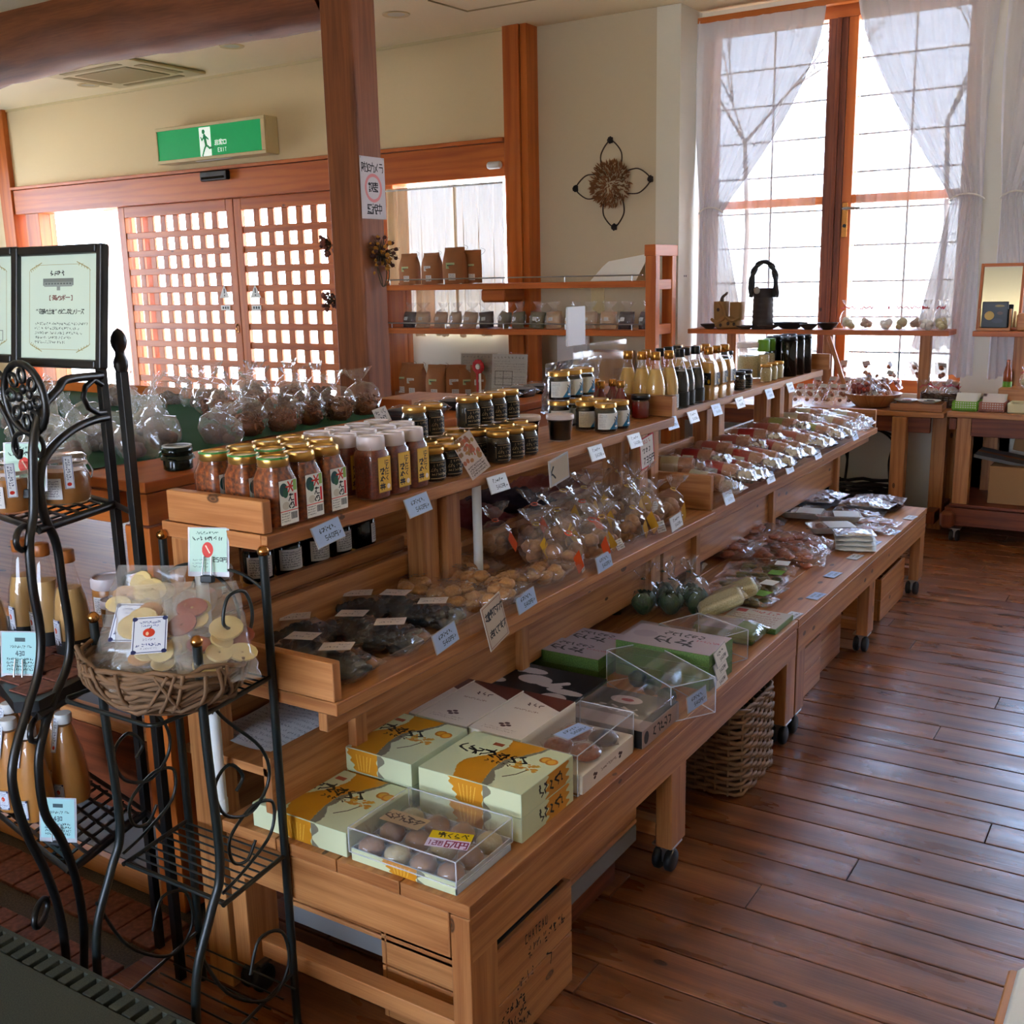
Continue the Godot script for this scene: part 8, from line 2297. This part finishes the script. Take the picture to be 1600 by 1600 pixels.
func stock_racks():
	# iron stand
	for k in 2:
		place("clip_jar", "honey_jar", ["clip-top honey jar on the iron stand's top level, right", "clip-top honey jar on the iron stand's top level, cut by the left edge"][k], "jar", [Vector3(-1.995, 1.0525, -1.375), Vector3(-2.02, 1.0525, -1.262)][k], 0.55, "clip-top honey jars", 0.95)
	place("clip_jar", "honey_jar", "clip-top honey jar behind the front pair on the iron stand, farthest left", "jar", Vector3(-2.13, 1.0525, -1.37), 0.5, "clip-top honey jars", 0.95)
	for k in 4:
		place("cream_bottle", "juice_bottle", "cloudy pale juice bottle with orange cap, %s on the tiled level" % ["rightmost", "second from the right", "third from the right", "leftmost, cut by the frame"][k], "bottle", [Vector3(-1.99, 0.7325, -1.352), Vector3(-2.09, 0.7325, -1.362), Vector3(-2.17, 0.7325, -1.365), Vector3(-2.11, 0.7325, -1.235)][k], 0.55, "cloudy juice bottles with orange caps")
	for k in 6:
		place("orange_bottle", "juice_bottle", "orange juice bottle with silver white cap on the lowest level, %s" % ["rightmost", "front middle", "front left", "second row right", "second row middle", "second row left"][k], "bottle", [Vector3(-2.085, 0.348, -1.365), Vector3(-2.085, 0.348, -1.275), Vector3(-2.165, 0.348, -1.282), Vector3(-2.175, 0.348, -1.40), Vector3(-2.25, 0.348, -1.34), Vector3(-2.27, 0.348, -1.42)][k], 0.55, "orange juice bottles", 1.12)
	for q in [["green_card2", Vector3(-1.955, 0.765, -1.20), 0.45, 0.040, "pale green price card clipped before the cloudy juice bottles"], ["green_card2", Vector3(-1.95, 0.385, -1.235), 0.45, 0.040, "pale green price card clipped before the orange juice bottles"], ["green_card", Vector3(-1.985, 1.135, -1.28), 0.55, 0.042, "pale green price card standing between the honey jars"], ["green_card", Vector3(-1.575, 0.985, -1.375), 0.42, 0.040, "pale green price card clipped above the dried apple basket"]]:
		var t := thing("clip_card", q[4], "price tag", q[1], q[2])
		t.basis = Basis(Vector3.UP, q[2]) * Basis(Vector3.RIGHT, -0.18)
		var m := MB.new()
		m.card(Vector3(0, 0.012, 0), Vector3(q[3] * 0.95, 0, 0), Vector3(0, q[3] * 1.05, 0))
		obj("card", m, label_mat(q[0]), t)
		obj("sleeve", bx(Vector3(-q[3] * 1.05, -q[3] * 0.98, -0.0025), Vector3(q[3] * 1.05, q[3] * 1.4, -0.001), 0.0004), M.acrylic_edge, t)
		obj("clip", tb(curve([Vector3(-0.008, 0.0, 0.004), Vector3(-0.008, -0.04, 0.008), Vector3(0.008, -0.04, 0.008), Vector3(0.008, 0.0, 0.004)]), 0.0018, 5), M.steel, t)
		obj("foot", bx(Vector3(-0.012, -0.055 if q[3] > 0.041 else -0.05, -0.006), Vector3(0.012, -0.036, 0.012), 0.002), M.black, t)
	# wicker basket of dried apples
	var b := thing("twig_basket", "oval bleached twig basket on the wire stand", "basket", Vector3(-1.545, 0.764, -1.225))
	rng.seed = 61
	for r in 16:
		var pts := []
		var ph := rng.randf() * TAU
		var up := rng.randf()
		for i in 20:
			var a := TAU * i / 20.0
			var k := 0.80 + 0.22 * up + 0.04 * sin(a * 4.0 + ph) + 0.02 * sin(a * 7.0 + r)
			pts.append(Vector3(cos(a) * 0.165 * k, 0.008 + 0.072 * up + 0.012 * sin(a * 3.0 + ph * 2.0) + 0.005 * sin(a * 8.0), sin(a) * 0.125 * k))
		obj("twig", tb(pts, 0.0042 + rng.randf() * 0.0016, 6, true), M.twig, b)
	for r in 34:
		var a := TAU * r / 34.0 + rng.randf() * 0.1
		var a2 := a + (rng.randf() - 0.5) * 0.9
		obj("twig", tb(curve([Vector3(cos(a) * 0.125, 0.006, sin(a) * 0.095), Vector3(cos((a + a2) / 2) * 0.165, 0.04, sin((a + a2) / 2) * 0.126), Vector3(cos(a2) * 0.172, 0.086, sin(a2) * 0.132)], 4), 0.0036, 5), M.twig, b)
	obj("base", lt(v2([0, 0.0, 0.13, 0.0, 0.135, 0.004, 0, 0.006]), 20), M.wicker, b).scale = Vector3(1, 1, 0.75)
	for k in 3:
		var t := thing("dried_apple_bag", ["open bag of dried apple rings in the twig basket, left", "bag of dried apple rings with printed label in the twig basket, middle", "bag of red-edged apple chips in the twig basket, right"][k], "bag", [Vector3(-1.635, 0.875, -1.26), Vector3(-1.55, 0.868, -1.215), Vector3(-1.465, 0.868, -1.265)][k])
		t.basis = Basis(Vector3.UP, [0.45, 0.75, 1.0][k]) * Basis(Vector3.RIGHT, [0.85, 0.7, 0.65][k])
		rng.seed = 62 + k
		for q in 13:
			var am := MB.new()
			var p := Vector3((rng.randf() - 0.5) * 0.10, 0.008 + rng.randf() * 0.026, (rng.randf() - 0.5) * 0.14)
			var turn := Basis(Vector3(rng.randf() - 0.5, rng.randf() - 0.5, rng.randf() - 0.5).normalized(), rng.randf() * 1.0 - 0.5)
			var rr := 0.020 + rng.randf() * 0.010
			am.lathe(v2([rr * 0.10, -0.0015, rr * 0.2, -0.003, rr, -0.0025, rr * 1.03, 0.0, rr, 0.0025, rr * 0.2, 0.003, rr * 0.10, 0.0015]), 14, Transform3D(turn * Basis.from_scale(Vector3(1.0, 1.0, 0.62 + 0.38 * rng.randf())), p))
			obj("apple_ring", am, [mat("apple", Color(0.80, 0.70, 0.46), 0.7), mat("apple_tan", Color(0.68, 0.48, 0.26), 0.7), mat("apple_red", Color(0.52, 0.22, 0.14), 0.6)][0 if q % 3 else (1 if k < 2 else 2)], t)
		obj("film", pouch(0.22, 0.14, 0.055, 440 + k, 0.006), M.film_milky, t)
		if k < 2: label_card(t, "label", "apple", Vector3(0.0, 0.060, 0.025), Vector3(0.030, 0, 0), Vector3(0, 0, -0.038))
	# framed notice on the stand and a second one at the left edge
	for k in 2:
		var w := 0.13
		var h := 0.117
		var f := thing("framed_notice", ["black-framed notice of jar products standing on the iron stand", "second black-framed notice cut by the left edge"][k], "frame")
		var bl := Vector3(-1.975, 1.352, -1.285)
		var tl := Vector3(-1.965, 1.573, -1.315)
		var brr := Vector3(-1.706, 1.351, -1.285)
		var rx := (brr - bl).normalized()
		var ux := (tl - bl).normalized()
		rx = Vector3(1, 0, 0.0)
		ux = Vector3(0, 0.99, -0.13).normalized()
		f.basis = Basis(rx, ux, rx.cross(ux))
		f.position = Vector3(-1.815, 1.349, -1.262) if k == 0 else Vector3(-2.105, 1.352, -1.285)
		var W := 0.134
		var Ht := 0.226
		for q in [[-W, -W + 0.017, 0, Ht], [W - 0.017, W, 0, Ht], [-W + 0.017, W - 0.017, 0, 0.017], [-W + 0.017, W - 0.017, Ht - 0.017, Ht]]:
			obj("rim", bx(Vector3(q[0], q[2], -0.012), Vector3(q[1], q[3], 0.008), 0.004), M.iron, f)
		obj("backing", bx(Vector3(-W + 0.01, 0.01, -0.012), Vector3(W - 0.01, Ht - 0.01, -0.004), 0.001), M.black, f)
		rng.seed = 90 + k
		var im := img(420, 560, Color(0.74, 0.80, 0.74))
		var gd := Color(0.55, 0.50, 0.30)
		frame(im, 48, 52, 324, 456, 2, gd)
		for p in [[48, 52], [372, 52], [48, 508], [372, 508]]:
			disc(im, p[0], p[1], 34, 30, Color(0.74, 0.80, 0.74))
			for q in 5:
				var c := Vector2(p[0], p[1]) + Vector2(signf(210 - p[0]) * (6 + q * 12), signf(280 - p[1]) * (26 - q * 7))
				line(im, c, c + Vector2(signf(210 - p[0]) * 14, -signf(280 - p[1]) * 9), 4, gd)
				line(im, c, c + Vector2(8 - q * 3, signf(280 - p[1]) * 10), 3, gd)
		if k == 0:
			brush(im, 165, 84, 80, 26, Color(0.06, 0.06, 0.06), 4, 5)
			rect(im, 124, 126, 162, 38, Color(0.42, 0.45, 0.43))
			rect(im, 130, 146, 150, 24, Color(0.52, 0.55, 0.53))
			for q in 9: rect(im, 136 + q * 16, 150, 10, 8, Color(0.32, 0.35, 0.34))
			rect(im, 198, 168, 18, 22, Color(0.5, 0.53, 0.51))
			text(im, "(苦のボー)", 150, 216, 26, 4, Color(0.36, 0.12, 0.10), false, 1.0, 0.9)
			text(im, "“奇跡の土地”のビン詰シリーズ", 84, 288, 27, 3.6, Color(0.06, 0.06, 0.06), false, 1.03, 0.62)
			for q in 5: print_line(im, 80, 362 + q * 25, [290, 240, 250, 200, 160][q], 13, Color(0.14, 0.15, 0.14), 2)
		else:
			for q in 6: print_line(im, 80, 150 + q * 44, 250, 16, Color(0.14, 0.15, 0.14), 2)
			frame(im, 320, 420, 30, 60, 3, Color(0.3, 0.3, 0.3))
		var m := MB.new()
		m.card(Vector3(0, Ht / 2, -0.002), Vector3(W - 0.016, 0, 0), Vector3(0, Ht / 2 - 0.016, 0))
		obj("sheet", m, texmat(im, 0.35), f)

func build_fittings():
	# exit sign: lit green face in a cream box, its light just in front
	var s := thing("exit_sign", "lit green emergency exit sign over the lattice doors", "sign", Vector3(-6.81, 2.46, -6.30))
	var b := MB.new()
	b.box(Vector3(-0.62, 0, -0.148), Vector3(0.62, 0.28, -0.02), Transform3D(), 0.008)
	for q in [[-0.62, 0.62, 0.0, 0.026], [-0.62, 0.62, 0.254, 0.28], [-0.62, -0.60, 0.026, 0.254], [0.575, 0.62, 0.026, 0.254]]: b.box(Vector3(q[0], q[2], -0.02), Vector3(q[1], q[3], 0.0), Transform3D(), 0.004)
	obj("box", b, M.trim_cream, s)
	var im := img(512, 100, Color(0.0, 0.56, 0.30))
	var W := Color(0.93, 0.99, 0.95)
	rect(im, 214, 4, 56, 96, W)
	var g := Color(0.02, 0.42, 0.24)
	disc(im, 236, 18, 8, 8, g)
	line(im, Vector2(240, 32), Vector2(246, 62), 13, g)
	line(im, Vector2(246, 62), Vector2(262, 74), 8, g); line(im, Vector2(262, 74), Vector2(280, 72), 7, g)
	line(im, Vector2(246, 62), Vector2(234, 80), 8, g); line(im, Vector2(234, 80), Vector2(226, 96), 7, g)
	line(im, Vector2(238, 34), Vector2(226, 46), 6, g); line(im, Vector2(226, 46), Vector2(222, 36), 5, g)
	line(im, Vector2(244, 34), Vector2(258, 44), 6, g)
	text(im, "非常口", 288, 48, 18, 3, W)
	text(im, "EXIT", 300, 76, 14, 2.4, W, false, 0.8)
	var fm := MB.new()
	fm.card(Vector3(-0.012, 0.14, -0.008), Vector3(0.588, 0, 0), Vector3(0, 0.115, 0))
	var em := texmat(im, 0.4)
	em.emission_enabled = true
	em.emission_texture = em.albedo_texture
	em.emission = Color.BLACK
	em.emission_operator = BaseMaterial3D.EMISSION_OP_ADD
	em.emission_energy_multiplier = 0.7
	obj("lit_sign_face", fm, em, s)
	obj("lamp_slot", bx(Vector3(-0.2, -0.004, -0.06), Vector3(0.2, 0.0, -0.03), 0.001), M.white_plastic, s)
	var al := AreaLight3D.new()
	al.name = "exit_sign_light"
	al.light_color = Color(0.1, 0.9, 0.5)
	al.light_energy = 0.05
	al.area_size = Vector2(1.17, 0.23)
	al.area_range = 20.0
	al.shadow_enabled = true
	add_child(al)
	al.position = Vector3(-6.82, 2.60, -6.29)
	al.rotation.y = PI
	var sn := thing("door_sensor", "black automatic door sensor on the header under the exit sign", "sensor", Vector3(-6.87, 2.305, -6.42))
	obj("body", bx(Vector3(-0.155, 0, 0), Vector3(0.155, 0.075, 0.05), 0.010), M.black, sn)
	obj("eye", bx(Vector3(-0.13, 0.012, 0.05), Vector3(0.13, 0.032, 0.053), 0.002), M.dark_glass, sn)
	var cm := thing("camera_bracket", "small white security camera beside the orange column", "camera", Vector3(-4.16, 2.235, -6.38))
	obj("body", lt(v2([0, -0.05, 0.022, -0.05, 0.025, -0.04, 0.025, 0.04, 0.02, 0.05, 0, 0.05]), 14), M.white_plastic, cm).rotation = Vector3(0, 0, PI / 2)
	obj("lens", lt(v2([0, 0, 0.016, 0, 0.016, 0.004, 0, 0.006]), 12), M.black, cm).transform = Transform3D(Basis(Vector3.BACK, PI / 2), Vector3(-0.05, 0, 0))
	# ceiling cassette, downlights, hatch lines
	var ac := thing("ceiling_cassette", "cream square air conditioner panel in the ceiling", "air conditioner", Vector3(-7.28, 3.11, -5.91))
	obj("panel", bx(Vector3(-0.52, -0.022, -0.38), Vector3(0.52, 0.0, 0.38), 0.008), M.trim_cream, ac)
	obj("grille", bx(Vector3(-0.30, -0.028, -0.21), Vector3(0.30, -0.0225, 0.21), 0.003), mat("grille_tan", Color(0.62, 0.54, 0.36), 0.7), ac)
	for q in [[-0.34, 0.34, -0.32, -0.27], [-0.34, 0.34, 0.27, 0.32], [-0.46, -0.38, -0.2, 0.2], [0.38, 0.46, -0.2, 0.2]]:
		obj("vent", bx(Vector3(q[0], -0.0265, q[2]), Vector3(q[1], -0.0225, q[3]), 0.002), M.grille_tan, ac)
	for q in [[-5.92, -5.76, "recessed downlight in the ceiling near the log beam"], [-4.44, -5.73, "recessed downlight in the ceiling right of the post"], [-7.95, -6.1, "recessed downlight in the ceiling left of the air conditioner"]]:
		var d := thing("downlight", q[2], "light", Vector3(q[0], 3.11, q[1]), 0.0, "recessed downlights")
		obj("ring", lt(v2([0.055, -0.002, 0.085, -0.006, 0.088, -0.002, 0.088, 0.0]), 22), M.trim_cream, d)
		obj("cone", lt(v2([0.056, -0.002, 0.04, -0.0012, 0, -0.001]), 18), M.steel, d)
	var hl := MB.new()
	for q in [[-4.07, -5.57, -4.041, -5.932], [-4.041, -5.932, -3.30, -5.945]]:
		hl.tube([Vector3(q[0], 3.109, q[1]), Vector3(q[2], 3.109, q[3])], 0.007, 5)
	struct("trim_hatch", hl, M.grille_tan, "thin frame of a ceiling hatch")
	struct("trim_ceiling", bx(Vector3(-10.3, 3.09, -6.455), Vector3(-4.10, 3.112, -6.44), 0.002), M.trim_cream)
	# poster on the post
	var im2 := img(200, 300, Color(0.80, 0.78, 0.80))
	rng.seed = 66
	for k in 60:
		var a := TAU * k / 60.0
		disc(im2, 104 + cos(a) * 62, 150 + sin(a) * 62, 8, 8, Color(0.86, 0.56, 0.58))
	var ik := Color(0.10, 0.10, 0.13)
	text(im2, "防犯カメラ", 12, 28, 44, 5, ik, false, 0.98, 0.82)
	text(im2, "設置", 64, 122, 44, 4.5, ik, false, 0.9, 0.9)
	text(im2, "監視中", 46, 226, 48, 5.5, ik, false, 0.92, 0.9)
	var ps := thing("camera_notice", "white handwritten camera warning poster pinned to the timber post", "poster", Vector3(-3.6385, 1.952, -4.445), PI / 2)
	var pm := MB.new()
	pm.card(Vector3(0, 0, 0.0008), Vector3(0.098, 0, 0), Vector3(0, 0.152, 0))
	obj("sheet", pm, texmat(im2, 0.8), ps)
	for q in [[-0.09, 0.145], [0.09, 0.145]]:
		obj("pin", lt(v2([0, 0, 0.004, 0.0, 0.004, 0.002, 0, 0.003]), 8), M.steel, ps).transform = Transform3D(Basis(Vector3.RIGHT, PI / 2), Vector3(q[0], q[1], 0.001))
	# dried flower bunches on the post and the wreath on the wall
	for k in 3:
		var f := thing("dried_bunch", ["dried flower bunch with yellow heads on the right face of the post", "dried flower bunch on the left face of the post, upper", "dried flower bunch on the left face of the post, lower"][k], "dried flowers", [Vector3(-3.62, 1.62, -4.46), Vector3(-3.86, 1.68, -4.36), Vector3(-3.86, 1.40, -4.36)][k])
		rng.seed = 140 + k
		var lm := MB.new()
		var fm2 := MB.new()
		var dn := MB.new()
		for i in (90 if k == 0 else 40):
			var d := Vector3((rng.randf() - 0.3) * (1.0 if k == 0 else -1.0), rng.randf() * 1.4 - 0.75, (rng.randf() - 0.5) * 1.8).normalized()
			var l := (0.05 + rng.randf() * 0.07) * (1.0 if k == 0 else 0.75)
			lm.tube([d * 0.01, d * l * 0.6 + Vector3(0, 0.01, 0), d * l], [0.0022, 0.0028, 0.0006], 4)
			if i % 3 == 0: fm2.blob(d * l * 0.85, Vector3(0.011, 0.011, 0.011) * (0.7 + rng.randf() * 0.6), 0.4, i, 7, 5, 5.0)
			if i % 4 == 1: dn.blob(d * l * 0.8, Vector3(0.012, 0.010, 0.012), 0.5, i, 7, 5, 5.0)
		obj("stems", lm, mat("dry_green", Color(0.30, 0.22, 0.12), 0.9), f)
		obj("flowers", fm2, mat("dry_yellow", Color(0.62, 0.40, 0.08), 0.9) if k == 0 else mat("dry_pink", Color(0.45, 0.25, 0.20), 0.9), f)
		obj("dark_heads", dn, mat("dry_brown", Color(0.28, 0.13, 0.09), 0.9), f).set_meta("kind", "stuff")
		if k == 0:
			for q in 2: obj("loop", tb(curve([Vector3(0.01, -0.05, -0.05 + 0.02 * q), Vector3(0.015, -0.12, -0.04 + 0.02 * q), Vector3(0.012, -0.16, 0.005), Vector3(0.015, -0.11, 0.04 - 0.02 * q), Vector3(0.01, -0.05, 0.05)]), 0.003, 5), M.dry_green, f)
	var wr := thing("wreath", "round dried flower wreath with four twig loops and pine cones on the wall", "wreath", Vector3(-3.36, 2.075, -6.565))
	rng.seed = 150
	var wm := MB.new()
	for i in 420:
		var a := rng.randf() * TAU
		var r := sqrt(rng.randf()) * 0.135
		var c := Vector3(cos(a) * r, sin(a) * r, 0.02 + 0.05 * (1.0 - r / 0.16))
		var d := (Vector3(cos(a), sin(a), 0.5) + Vector3(rng.randf() - 0.5, rng.randf() - 0.5, rng.randf() - 0.5) * 1.4).normalized()
		wm.tube([c, c + d * 0.018, c + d * 0.034 + Vector3(0, 0, 0.004)], [0.003, 0.0045, 0.0008], 4)
	obj("dried_petals", wm, mat("petal", Color(0.52, 0.33, 0.18), 0.9), wr)
	for i in 4:
		var a := PI / 2 * i + 0.05
		var ax := Vector3(cos(a), sin(a), 0)
		var ay := Vector3(-sin(a), cos(a), 0)
		obj("twig_loop", tb(curve([ax * 0.10 + ay * 0.07, ax * 0.19 + ay * 0.075, ax * 0.265 + ay * 0.02, ax * 0.265 - ay * 0.02, ax * 0.19 - ay * 0.075, ax * 0.10 - ay * 0.07]), 0.0045, 6), mat("loop_twig", Color(0.22, 0.14, 0.09), 0.8), wr)
		var cn := MB.new()
		for q in 20:
			var t := q / 20.0
			cn.blob(ax * 0.275 + Vector3(cos(q * 2.4) * 0.017 * sqrt(t), sin(q * 2.4) * 0.017 * sqrt(t), 0.014 - 0.014 * t), Vector3(0.009, 0.009, 0.006), 0.2, q, 6, 4)
		obj("pine_cone", cn, mat("cone", Color(0.10, 0.06, 0.05), 0.8), wr)
	# warning stickers on the lattice doors
	for k in 2:
		var st := thing("door_sticker", ["triangular warning sticker on the left lattice door", "triangular warning sticker on the right lattice door"][k], "sticker", Vector3([-6.96, -6.60][k], 1.42, -6.488), 0.0, "warning stickers on the lattice doors")
		var ti := img(96, 96, Color(0.75, 0.55, 0.42))
		for yy in 86: rect(ti, 48 - yy * 0.5, 5 + yy, yy, 1, Color(0.85, 0.83, 0.80))
		rect(ti, 44, 36, 8, 28, Color(0.2, 0.2, 0.2))
		rect(ti, 44, 70, 8, 8, Color(0.2, 0.2, 0.2))
		var tm := MB.new()
		var p3 := PackedVector2Array([Vector2(-0.06, -0.05), Vector2(0.06, -0.05), Vector2(0, 0.06)])
		tm.extrude(p3, 0.0, 0.002)
		obj("triangle", tm, M.white_paper, st)
		obj("mark", bx(Vector3(-0.006, -0.012, 0.002), Vector3(0.006, 0.028, 0.003), 0.0005), M.black, st)
		obj("mark", bx(Vector3(-0.006, -0.034, 0.002), Vector3(0.006, -0.022, 0.003), 0.0005), M.black, st)
		obj("strip", bx(Vector3(-0.055, -0.15, 0), Vector3(0.055, -0.11, 0.002), 0.001), M.white_paper, st)
		for q in 3: obj("mark", bx(Vector3(-0.035 + q * 0.028, -0.14, 0.002), Vector3(-0.017 + q * 0.028, -0.12, 0.003), 0.0005), M.black, st)
	obj("door_pull", lt(v2([0.014, 0, 0.020, 0.003, 0.018, 0.005, 0.012, 0.001]), 16), M.brass, get_node("door_1")).transform = Transform3D(Basis(Vector3.RIGHT, PI / 2) * Basis.from_scale(Vector3(1, 1, 2.0)), Vector3(-6.83, 1.12, -6.484))
	var sw := thing("wall_switch", "small pale switch plate on the wall above the wall rack's second board", "switch", Vector3(-3.47, 1.33, -6.568))
	obj("plate", bx(Vector3(-0.05, -0.09, 0), Vector3(0.05, 0.09, 0.010), 0.003), M.trim_cream, sw)
	for q in 2: tag(obj("nail_hole", bx(Vector3(-2.889, 1.47, -6.70 + q * 0.03), Vector3(-2.886, 1.482, -6.69 + q * 0.03), 0.001), M.black), ["dark nail hole in the white return wall, farther", "dark nail hole in the white return wall, nearer"][q], "hole", "nail holes in the white return wall")
	# crates, cartons and the wicker hamper under the low tables
	var cr := [[-1.30, -1.02, -1.80, -1.50, 0.245, "printed wooden crate under the near end of the low table"], [-1.36, -1.08, -3.80, -3.50, 0.185, "wooden crate standing under the seam of the two low tables"], [-1.36, -1.06, -5.03, -4.60, 0.19, "pale wooden crate under the far end of the low table"], [-1.40, -1.12, -2.20, -1.86, 0.235, "reddish carton with a white tag behind the printed crate"], [-1.36, -1.10, -4.13, -3.84, 0.25, "wooden crate behind the seam crate, half in shade"]]
	for k in 5:
		var q: Array = cr[k]
		var c := thing("crate" if k != 3 else "carton", q[5], "crate" if k != 3 else "carton", Vector3.ZERO, 0.0)
		var cmat = M.pine_pale if k in [1, 2] else (M.pine if k in [0, 4] else M.dark_pine)
		for w in 2:
			var y0: float = 0.002 + w * q[4] * 0.5
			var y1: float = y0 + q[4] * 0.5 - 0.003
			obj("plank", bx(Vector3(q[1] - 0.012, y0, q[2]), Vector3(q[1], y1, q[3]), 0.002), cmat, c)
			obj("plank", bx(Vector3(q[0], y0, q[2]), Vector3(q[0] + 0.012, y1, q[3]), 0.002), cmat, c)
			obj("plank", bx(Vector3(q[0] + 0.0125, y0, q[3] - 0.012), Vector3(q[1] - 0.0125, y1, q[3]), 0.002), cmat, c)
			obj("plank", bx(Vector3(q[0] + 0.0125, y0, q[2]), Vector3(q[1] - 0.0125, y1, q[2] + 0.012), 0.002), cmat, c)
		obj("bottom", bx(Vector3(q[0] + 0.012, 0.003, q[2] + 0.012), Vector3(q[1] - 0.012, 0.012, q[3] - 0.012), 0.001), cmat, c)
		if k == 0:
			rng.seed = 160
			var ci := img(512, 300, Color(1, 1, 1, 0))
			var dk := Color(0.06, 0.03, 0.02, 1)
			text(ci, "CHATEAU", 180, 20, 26, 4, dk, false, 0.9)
			print_line(ci, 200, 66, 260, 32, dk, 5)
			brush(ci, 330, 130, 40, 50, dk, 1, 6)
			print_line(ci, 120, 130, 120, 30, dk, 4)
			for r in 3: print_line(ci, 20, 180 + r * 36, 190, 28, dk, 6)
			var lm := MB.new()
			lm.card(Vector3(q[1] + 0.0008, q[4] / 2, (q[2] + q[3]) / 2), Vector3(0, 0, -(q[3] - q[2]) / 2 + 0.008), Vector3(0, q[4] / 2 - 0.01, 0))
			var pmt := texmat(ci, 0.8)
			pmt.transparency = BaseMaterial3D.TRANSPARENCY_ALPHA_SCISSOR
			obj("print", lm, pmt, c)
			obj("liner", bx(Vector3(q[0] + 0.02, 0.02, q[2] + 0.02), Vector3(q[1] - 0.02, 0.235, q[3] - 0.02), 0.004), mat("bag_grey", Color(0.16, 0.17, 0.15), 0.4), c)
		elif k == 3:
			obj("tag", bx(Vector3(q[1], 0.15, -2.02), Vector3(q[1] + 0.001, 0.18, -1.985), 0.0003), M.white_paper, c)
	_basket("wicker_hamper", "square wicker hamper under the low table near the seam", Vector3(-1.125, 0.002, -2.91), Vector3(0.25, 0.255, 0.30), M.wicker, 16, 13)
	var sb := thing("long_box", "old printed wooden box lying under the near end of the low table", "box")
	obj("body", bx(Vector3(-1.56, 0.19, -2.2), Vector3(-1.06, 0.272, -1.50), 0.004), M.pine, sb)
	obj("lid", bx(Vector3(-1.56, 0.176, -2.2), Vector3(-1.06, 0.188, -1.50), 0.003), M.pine, sb)
	obj("base", bx(Vector3(-1.56, 0.128, -2.2), Vector3(-1.06, 0.174, -1.51), 0.004), M.grey_board, sb)
